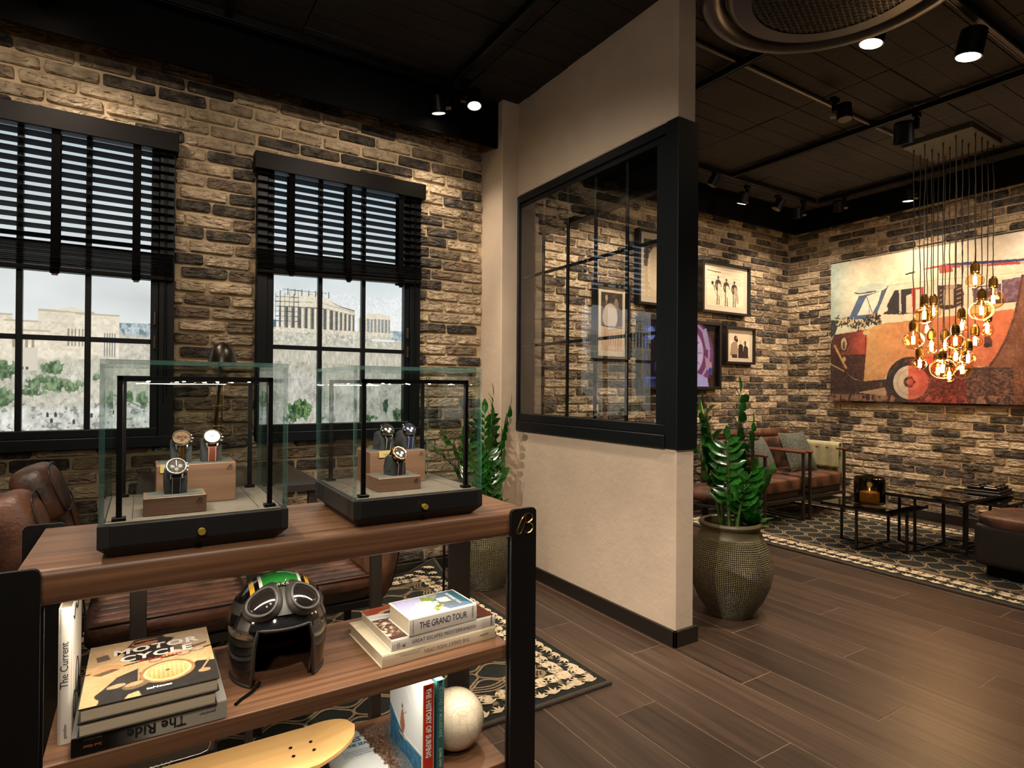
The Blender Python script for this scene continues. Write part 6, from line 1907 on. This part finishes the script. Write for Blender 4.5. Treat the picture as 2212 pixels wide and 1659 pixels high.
    for k in range(4): c.line([(.432, .62 + .03 * k), (.440, .63 + .03 * k)], .006, (190, 150, 110)); c.line([(.484, .62 + .028 * k), (.50, .628 + .028 * k)], .006, (190, 150, 110))
    c.ell(.457, .728, .012, .014, (190, 150, 110)); c.ell(.475, .727, .012, .014, (190, 150, 110)); c.line([(.484, .60), (.49, .60), (.503, .61)], .006, (190, 150, 110))
    c.poly(K['win3'], (104, 70, 84)); c.poly([(.553, .702), (.61, .708), (.616, .62), (.557, .625)], (196, 176, 180)); c.poly([(.565, .69), (.602, .694), (.604, .64), (.567, .64)], (120, 84, 100)); c.line([(.532, .713), (.539, .596), (.624, .59)], .008, (240, 220, 190)); c.poly(K['win4'], (112, 74, 92)); c.line([(.627, .731), (.627, .599), (.80, .60)], .006, (60, 36, 34))
    c.put(c.mask_poly(K['win4']) & (fine > .56), (150, 110, 120), .6)
    c.poly(K['boardroof'], (186, 60, 52)); c.put(c.mask_poly(K['boardroof']) & (mid > .52), (226, 206, 186), .7); c.poly(K['boardblue'], (44, 52, 110)); c.line([(.31, .847), (.34, .853)], .01, (40, 30, 30)); c.poly([(.425, .86), (.47, .862), (.475, .82), (.43, .82)], (206, 76, 60))
    for k in range(5): c.line([(.49 + .012 * k, .80), (.50 + .012 * k, .845)], .006, (226, 196, 170))
    # brown disc in front
    m = c.mask_poly(K['brown']) & ((c.v > .22) | (c.u > .66)); c.a = np.where(m[..., None], np.array((128, 70, 40)) + ((mid - .5) * 50 + (c.v - .4) * 50)[..., None], c.a)
    c.line([(.685, .743), (.663, .514), (.64, .387), (.611, .284), (.591, .232)], .012, (90, 44, 26))
    c.poly(K['flap'], (96, 40, 28)); c.ell(.582, .352, .01, .014, (40, 20, 16))
    # wheel and wing
    c.ell(.325, .148, .088, .152, (40, 26, 22)); m = c.mask_ell(.325, .148, .088, .152) & ~c.mask_ell(.325, .14, .075, .13); c.put(m & (fine > .55), (90, 60, 44), .5)
    c.ell(.327, .132, .064, .112, (226, 204, 172)); c.ell(.327, .132, .050, .088, (206, 176, 146)); c.ell(.327, .132, .046, .08, (230, 206, 172)); c.ell(.322, .135, .020, .036, (120, 60, 40)); c.ell(.325, .135, .012, .02, (206, 130, 96))
    for k in range(5):
        a_ = 1.25 * k; c.ell(.325 + .017 * math.cos(a_), .135 + .03 * math.sin(a_), .005, .008, (50, 26, 20))
    m = c.mask_poly(K['redz']); c.a = np.where(m[..., None], np.clip(c.a * np.array((.85, .5, .42)) + np.array((70, 8, 4)), 0, 255), c.a)
    c.put(c.mask_ell(.345, .14, .05, .09) & (c.u > .32) & ~c.mask_ell(.33, .135, .03, .055), (222, 70, 44), .5)
    c.put((c.v < .17) & (c.u > .32) & (c.noise(150, 110, 12, 2) > .58), (206, 116, 88), .45)
    c.poly(K['underlight'], (206, 160, 120)); c.put(c.mask_poly([(.52, .2), (1, .24), (1, .1), (.52, .06)]) & (c.noise(150, 110, 51, 2) > .57), (170, 106, 72), .5)
    c.ell(.058, .41, .022, .055, (66, 26, 18)); c.ell(.060, .41, .013, .045, (196, 160, 110)); c.ell(.060, .40, .006, .03, (90, 60, 40)); c.ell(.062, .30, .007, .018, (206, 170, 110)); c.ell(.155, .48, .014, .016, (226, 190, 120))
    # garland
    rg = np.random.RandomState(3); gp = [(0.03, 0.57), (0.087, 0.545), (0.125, 0.52), (0.157, 0.548), (0.185, 0.565), (0.207, 0.55)]
    for k in range(150):
        i = rg.randint(0, 5); tt = rg.rand(); x = gp[i][0] * (1 - tt) + gp[i + 1][0] * tt + rg.uniform(-.008, .008); y = gp[i][1] * (1 - tt) + gp[i + 1][1] * tt + rg.uniform(-.03, .03); an = rg.rand() * 3.14
        c.line([(x, y), (x + .012 * math.cos(an), y + .03 * math.sin(an))], .007, (34, 26, 20) if k % 4 else (206, 170, 110))
    for k in range(16):
        x = .01 + .016 * k; c.line([(x, .0), (x + rg.uniform(-.01, .012), .03 + .03 * rg.rand())], .004, (206, 150, 110), .8)
    # aged print: grain, scratches, deeper lower edge
    lum = c.a.mean(-1, keepdims=True); c.a = lum + (c.a - lum) * .86
    c.a *= (.80 + .20 * np.clip(c.v * 2.2, 0, 1))[..., None] * (.93 + .14 * (c.noise(30, 20, 41, 3) - .5))[..., None]
    scr = np.abs(c.noise(70, 24, 43, 2) - .5) < .012; c.put(scr & (c.v < .58), (226, 196, 150), .25)
    c.a += ((fine - .5) * 22)[..., None]
    return np.clip(c.a * .93, 0, 255)
M_canvas = printed('canvas_print', 0.75)
t = thing('van_canvas', 'large canvas print of an orange and cream camper van on the brick wall', 'wall art', (6.10, 2.25, 1.085))
q = MB(); q.box(-.030, .018, -1.15, 1.15, 0, 1.42, .003); q.build('stretcher', mat('canvas_edge', (110, 40, 30), .8), t)
sheet('print', van_picture(), (-.0312, 1.15, 0), (0, -2.3, 0), (0, 0, 1.42), M_canvas, t)

# ------------------------------------------------------------------ framed pictures
M_fr = mat('black_picture_frame', (18, 17, 16), .4); M_matb = mat('cream_mount', (186, 172, 150), .85)
def picture(label, x0, x1, z0, z1, arr, fr=.022, mount=.06, depth=.05, screen=False, name='framed_photograph', cat='picture'):
    t = thing(name, label, cat, ((x0 + x1) / 2, 3.915, z0))
    w, h = (x1 - x0) / 2, z1 - z0
    for nm, a in (('frame_side', (-w, -w + fr, 0, h)), ('frame_side', (w - fr, w, 0, h)), ('frame_side', (-w + fr, w - fr, 0, fr)), ('frame_side', (-w + fr, w - fr, h - fr, h))):
        q = MB(); q.box(a[0], a[1], -depth, .008, a[2], a[3], .002); q.build(nm, M_fr, t)
    if screen:
        q = MB(); q.box(-w + fr, w - fr, -depth * .5, 0, fr, h - fr); q.build('panel', M_black, t)
        sheet('screen', arr, (-w + fr, -depth * .5 - .001, fr), (2 * w - 2 * fr, 0, 0), (0, 0, h - 2 * fr), printed('lit_screen', .3, emit=.75), t)
    else:
        q = MB(); q.box(-w + fr, w - fr, -depth * .55, 0, fr, h - fr); q.build('mount', M_matb, t)
        mx, mz = (mount if isinstance(mount, tuple) else (mount, mount))
        sheet('photo', arr, (-w + mx, -depth * .55 - .001, mz), (2 * w - 2 * mx, 0, 0), (0, 0, h - 2 * mz), M_print, t)
    return t
def person(c, x, y, h, col, arm=0):
    """standing figure, feet at y"""
    c.ell(x, y + h * .93, h * .055 / c.ar, h * .07, tuple(v * .8 for v in col)); c.poly([(x - h * .11 / c.ar, y + h * .82), (x + h * .11 / c.ar, y + h * .82), (x + h * .08 / c.ar, y + h * .46), (x - h * .08 / c.ar, y + h * .46)], col)
    for s in (-1, 1): c.line([(x + s * .035 * h / c.ar, y + h * .48), (x + s * .05 * h / c.ar, y + h * .22), (x + s * .04 * h / c.ar, y)], h * .06, tuple(v * 1.05 for v in col)); c.line([(x + s * .11 * h / c.ar, y + h * .8), (x + s * .15 * h / c.ar, y + h * .6), (x + s * .10 * h / c.ar, y + h * .48)], h * .05, col)
def photo_surf():
    c = Canvas(150, 140, (212, 192, 162)); c.a += ((c.noise(6, 14, 3) - .5) * 26)[..., None]
    c.rect(0, 1, .62, .86, (196, 180, 156)); c.put((c.noise(4, 60, 5, 2) > .55) & (c.v > .5) & (c.v < .88), (228, 210, 182), .8); c.line([(0, .95), (.10, .955), (.22, .935), (.36, .94)], .022, (56, 48, 44)); c.put(c.v > .965, (222, 204, 176))
    for k, (x, y, h) in enumerate(((.30, .05, .80), (.52, .03, .78), (.74, .03, .74))):
        sk = (104, 84, 70); wt = (58, 48, 46)
        for s_, kn in ((-1, .012), (1, -.010)):
            c.line([(x + s_ * .030, y + h * .50), (x + s_ * .034 + kn, y + h * .26), (x + s_ * .026, y + .01)], .030 - .004 * (s_ > 0), sk)
            c.ell(x + s_ * .026 - .008, y + .008, .018, .010, (44, 36, 34))
        c.poly([(x - .062, y + h * .80), (x - .030, y + h * .85), (x + .030, y + h * .85), (x + .062, y + h * .80), (x + .048, y + h * .58), (x + .052, y + h * .48), (x - .052, y + h * .48), (x - .048, y + h * .58)], wt)
        c.line([(x - .058, y + h * .79), (x - .078, y + h * .64), (x - .052, y + h * .53)], .026, wt); c.line([(x + .058, y + h * .79), (x + .080, y + h * .66), (x + .066, y + h * .56)], .024, sk)
        c.ell(x, y + h * .925, .026, .040, (70, 54, 46)); c.rect(x - .012, x + .012, y + h * .84, y + h * .89, sk); c.line([(x - .05, y + h * .655), (x + .05, y + h * .675)], .010, (150, 74, 62))
        c.put(c.mask_ell(x + .055, y + h * .44, .052, .235, .20), ((206, 190, 164), (216, 200, 172), (160, 144, 124))[k]); c.line([(x + .01, y + h * .66), (x + .10, y + h * .22)], .006, (120, 104, 90))
        c.poly([(x - .02, .03), (x + .10, .03), (x + .16, .012), (x + .02, .012)], (176, 156, 130))
    c.ell(.150, .62, .032, .055, (44, 38, 36)); c.poly([(.145, .60), (.215, .56), (.225, .34)], (150, 134, 114)); return np.clip(c.a + ((c.noise(70, 70, 6, 2) - .5) * 20)[..., None], 0, 255)
def photo_three():
    c = Canvas(70, 70, (224, 206, 178)); c.rect(0, 1, .70, .95, (206, 188, 160))
    c.poly([(.0, .0), (.08, .55), (.20, .66), (.38, .62), (.42, .30), (.38, .05), (.10, .05)], (150, 128, 104)); c.ell(.30, .78, .085, .12, (60, 46, 40)); c.ell(.36, .77, .05, .08, (150, 116, 92)); c.ell(.36, .70, .06, .07, (50, 38, 34)); c.rect(.10, .38, .0, .14, (56, 46, 42))
    c.poly([(.42, .0), (.44, .50), (.52, .58), (.66, .54), (.70, .0)], (40, 34, 32)); c.ell(.56, .66, .06, .08, (196, 166, 136)); c.ell(.56, .72, .06, .04, (200, 180, 156)); c.poly([(.66, .0), (.70, .48), (.80, .54), (.92, .44), (.94, .0)], (48, 40, 38)); c.ell(.77, .62, .06, .09, (40, 32, 30)); c.ell(.73, .62, .04, .06, (150, 116, 92))
    c.rect(0, .12, .0, .08, (210, 190, 160)); return np.clip(c.a + ((c.noise(30, 30, 3) - .5) * 24)[..., None], 0, 255)
def photo_trophy():
    c = Canvas(60, 100, (58, 50, 44)); c.a += ((c.noise(10, 14, 7) - .5) * 60)[..., None]; c.rect(0, 1, 0, .42, (176, 152, 128)); c.put((c.noise(40, 6, 8) > .5) & (c.v < .42), (150, 124, 104), .6)
    c.ell(.25, .90, .06, .05, (150, 136, 116)); c.rect(.235, .265, .80, .88, (150, 136, 116)); c.ell(.7, .8, .10, .10, (120, 104, 90)); c.put(np.clip((1 - ((c.u - .42) / .36) ** 2 - ((c.v - .58) / .24) ** 2) * 6, 0, 1), (170, 160, 150)); c.line([(0, .42), (1, .40)], .02, (60, 52, 46)); return np.clip(c.a, 0, 255)
def photo_board():
    c = Canvas(70, 100, (188, 168, 138)); c.rect(0, 1, .52, 1, (90, 78, 66)); c.put((c.noise(8, 12, 5) > .55) & (c.v > .52), (60, 52, 46), .7); c.put(np.clip((1 - ((c.u - .42) / .30) ** 2 - ((c.v - .48) / .42) ** 2) * 6, 0, 1), (206, 188, 160)); c.rect(0, 1, 0, .12, (196, 176, 146)); return np.clip(c.a, 0, 255)
def screen_watch():
    c = Canvas(150, 90, (18, 16, 26)); n = c.noise(6, 5, 3)
    c.put(np.clip((.32 - c.u) * 4, 0, 1) * np.clip((n - .35) * 3, 0, 1), (60, 74, 150)); c.put(np.clip((c.u - .62) * 3, 0, 1), (92, 58, 44), .9); c.put(np.clip((c.u - .93) * 20, 0, 1), (12, 8, 8)); c.put((c.v > .90), (20, 14, 14), .8)
    c.put(np.clip((1 - ((c.u - .60) / .36) ** 2 - ((c.v - .50) / .60) ** 2) * 6, 0, 1), (126, 74, 104)); c.put(np.clip((1 - ((c.u - .58) / .32) ** 2 - ((c.v - .54) / .52) ** 2) * 8, 0, 1), (206, 170, 200)); c.put(np.clip((1 - ((c.u - .58) / .30) ** 2 - ((c.v - .54) / .49) ** 2) * 8, 0, 1), (120, 66, 92)); c.put(np.clip((1 - ((c.u - .56) / .25) ** 2 - ((c.v - .54) / .41) ** 2) * 8, 0, 1), (206, 170, 196))
    c.ell(.58, .50, .10, .16, (120, 60, 76)); c.ell(.58, .50, .07, .12, (150, 86, 100)); c.ell(.58, .5, .05, .08, (110, 52, 64))
    for k in range(12):
        a = k * .5236; c.line([(.56 + .17 * math.cos(a), .54 + .28 * math.sin(a)), (.56 + .215 * math.cos(a), .54 + .35 * math.sin(a))], .012, (90, 52, 74))
    c.poly([(.66, .0), (.60, .14), (.72, .22), (.86, .14), (.88, .0)], (180, 160, 196)); c.poly([(.78, .9), (.84, .95), (.90, .6), (.84, .6)], (176, 150, 170)); c.poly([(.82, .5), (.92, .38), (.92, .2), (.84, .3)], (190, 140, 150)); c.ell(.9, .26, .03, .05, (60, 70, 140)); c.ell(.17, .55, .10, .28, (20, 16, 24)); c.ell(.12, .80, .05, .1, (110, 120, 190)); c.line([(.0, .12), (.3, .14)], .03, (70, 84, 150)); c.ell(.22, .3, .06, .12, (40, 48, 100))
    return np.clip(c.a + ((c.noise(20, 14, 9) - .5) * 26)[..., None], 0, 255)
picture('framed photograph of three surfers carrying boards', 4.632, 5.372, 1.955, 2.470, photo_surf(), .024, (.085, .075), .062)
picture('smallest framed photograph, three people talking', 5.000, 5.470, 1.455, 1.838, photo_three(), .024, (.075, .065), .055)
picture('framed photograph with a pale oval seen through the partition glass', 3.275, 3.672, 1.452, 2.110, photo_trophy(), .024, (.075, .075), .062)
picture('tall framed photograph with a white board beside the partition frame', 3.775, 4.300, 1.962, 2.655, photo_board(), .024, (.08, .085), .062)
picture('wall screen showing a purple watch close-up', 3.800, 4.905, 1.190, 1.858, screen_watch(), .03, 0, .07, screen=True, name='wall_screen', cat='screen')

# ------------------------------------------------------------------ pendant cluster
PEND = [(5.001, 2.163, 1.741, 1.582, 0.073, 0), (5.147, 2.18, 1.542, 1.406, 0.054, 0), (4.947, 2.066, 1.92, 1.761, 0.069, 0), (5.271, 2.182, 1.814, 1.681, 0.034, 1), (5.101, 2.081, 1.671, 1.534, 0.038, 1), (5.372, 2.179, 1.974, 1.83, 0.054, 0), (5.225, 2.087, 1.497, 1.349, 0.039, 0), (5.03, 1.979, 1.509, 1.36, 0.083, 0), (5.335, 2.086, 1.686, 1.545, 0.051, 0), (5.159, 1.986, 1.464, 1.312, 0.035, 1), (4.963, 1.873, 1.686, 1.554, 0.058, 0), (5.289, 1.993, 1.581, 1.46, 0.036, 1), (5.086, 1.879, 1.81, 1.67, 0.033, 1), (5.387, 1.987, 1.516, 1.359, 0.074, 0), (5.218, 1.888, 1.587, 1.437, 0.054, 0), (5.028, 1.779, 2.126, 1.986, 0.056, 0), (5.158, 1.785, 1.943, 1.781, 0.077, 0), (5.273, 1.789, 1.782, 1.658, 0.04, 1), (5.388, 1.793, 2.059, 1.883, 0.075, 0), (5.30, 1.875, 1.70, 1.57, 0.048, 0)]
M_abrass = mat('antique_brass', (120, 88, 40), .35, metal=1.0); M_cord = mat('brown_fabric_cord', (40, 34, 26), .9); M_canopy = mat('green_grey_plate', (58, 56, 46), .5, metal=.3)
M_bulb = glass('amber_bulb_glass', (255, 236, 200), refl=2.4); M_fil = emitter('hot_filament', (255, 214, 150), 40.0)
CX, CY = 5.16, 1.975
t = thing('pendant_cluster', 'cluster of hanging filament bulbs in front of the van canvas', 'pendant light', (CX, CY, 3.094))
q = MB(); q.box(-.27, .265, -.225, .225, -.050, .0, .004); q.build('ceiling_plate', M_canopy, t)
rp = random.Random(5)
for (X, Y, zs, zb, r, tear) in PEND:
    x, y = X - CX, Y - CY
    q = MB(); q.cyl((x, y, -.075), (x, y, -.05), .006, n=8); q.build('cord_grip', M_abrass, t, smooth=40)
    P = []
    z0, z1 = -.07, zs - 3.094
    for k in range(13):
        u = k / 12; P.append((x + rp.uniform(-.004, .004) * (0 < k < 12), y + rp.uniform(-.004, .004) * (0 < k < 12), z0 + (z1 - z0) * u))
    q = MB(); q.tube(P, .0032, 6); q.build('cord', M_cord, t, smooth=0)
    s = zs - 3.094; b_ = zb - 3.094; k_ = 1.35
    L = max(.035, (s - b_) - r * (1.05 if not tear else 1.9)); L = min(L, .075)
    q = MB(); q.lathe([(r_ * k_, z_) for r_, z_ in [(.004, s), (.010, s - .004), (.016, s - .016), (.019, s - .020), (.019, s - .030), (.0215, s - .032), (.0215, s - .034 - L * .5), (.019, s - .036 - L * .5), (.021, s - .040 - L * .6), (.018, s - .044 - L * .62)]], 18, (x, y, 0)); q.build('socket', M_abrass, t, smooth=40)
    neck = s - .040 - L * .55
    if tear:
        prof = [(.012, neck), (.014, neck - .01), (r * .72, b_ + r * .6), (r * .95, b_), (r, b_ - r * .5), (r * .82, b_ - r * 1.05), (r * .45, b_ - r * 1.35), (.0006, b_ - r * 1.42)]
    else:
        prof = [(.012, neck), (.014, min(neck - .004, b_ + r * 1.02))]
        prof += [(r * math.sin(R(a)), b_ + r * .93 * math.cos(R(a))) for a in range(22, 181, 13)]
        prof[-1] = (.0006, b_ - r * .93)
    q = MB(); q.lathe(prof, 28, (x, y, 0)); bo = q.build('bulb', M_bulb, t, smooth=0)
    fl = MB(); fh = min(.030, r * .75); fw = .010
    for k in range(6):
        a = k * math.pi / 3; fl.cyl((x + fw * math.cos(a), y + fw * math.sin(a), b_ - fh), (x + fw * math.cos(a), y + fw * math.sin(a), b_ + fh), .0020, n=5)
    fl.cyl((x, y, b_ + fh), (x, y, neck), .003, n=6)
    tag(fl.build('filament', M_fil, bo), kind='stuff')
for (dx, dy, dz) in ((-.1, .1, 1.62), (.1, -.1, 1.80), (.05, .05, 1.42)):
    ld = bpy.data.lights.new('bulb_glow', 'POINT'); ld.energy = 8.0; ld.color = (1, .66, .36); ld.shadow_soft_size = .08
    lo = bpy.data.objects.new('bulb_glow', ld); COL.objects.link(lo); lo.parent = t; lo.location = (dx, dy, dz - 3.094)

# ------------------------------------------------------------------ round ceiling cassette
M_ac = mat('black_cassette', (12, 11, 10), .35); M_ac2 = mat('brown_black_rim', (24, 20, 17), .3)
t = thing('ceiling_air_unit', 'round black air conditioning unit under the ceiling at the top edge', 'air conditioner', (2.545, 1.385, 3.094))
q = MB(); q.lathe([(.60, 0), (.602, -.06), (.590, -.100), (.560, -.122), (.520, -.120), (.490, -.100), (.480, -.08)], 72); q.build('outer_ring', M_ac2, t, smooth=0)
q = MB(); q.lathe([(.482, -.08), (.470, -.108), (.452, -.128), (.438, -.132)], 72); q.build('inner_rim', M_ac2, t, smooth=0)
q = MB(); q.lathe([(.438, -.132), (.36, -.138), (.355, -.130), (.002, -.130)], 72); q.build('face_panel', M_ac, t, smooth=40)
q = MB()
for k in range(3):
    an = R(20 + 60 * k); c, s = math.cos(an), math.sin(an)
    for j in range(-14, 15):
        o_ = j * .024; hl = math.sqrt(max(0, .350 ** 2 - o_ ** 2))
        if hl < .03: continue
        a0 = Vector((c * -hl - s * o_, s * -hl + c * o_, -.1385)); a1 = Vector((c * hl - s * o_, s * hl + c * o_, -.1385))
        q.tube([a0, a1], .0022, 4)
tag(q.build('grille', M_ac2, t), kind='stuff')
lettering('maker_name', 'SAMSUNG', .019, mat('pale_badge', (126, 108, 88), .5), t, (2.912 - 2.545, 1.394 - 1.385, -.139), (-.985, .17, 0), (.17, .985, 0), depth=.0015, bold=.0003)
# ------------------------------------------------------------------ groups of alike things
GROUPS = {'spotlight': 'black track spotlights', 'lighting_track': 'black lighting tracks under the ceiling', 'wristwatch': 'wristwatches in the showcases',
          'book': 'books on the display shelves', 'venetian_blind': 'dark venetian blinds', 'potted_plant': 'leafy plants in woven pots', 'patterned_rug': 'dark rugs with cream needlework',
          'watch_showcase': 'glass watch showcases', 'display_plinth': 'walnut watch blocks', 'name_plate': 'brass name plates', 'framed_photograph': 'framed photographs on the lounge wall', 'leather_chair': 'leather chairs at the desk'}
for o in list(COL.objects):
    if o.parent is None:
        g = GROUPS.get(o.name.split('.')[0])
        if g and not o.get('group'): o['group'] = g
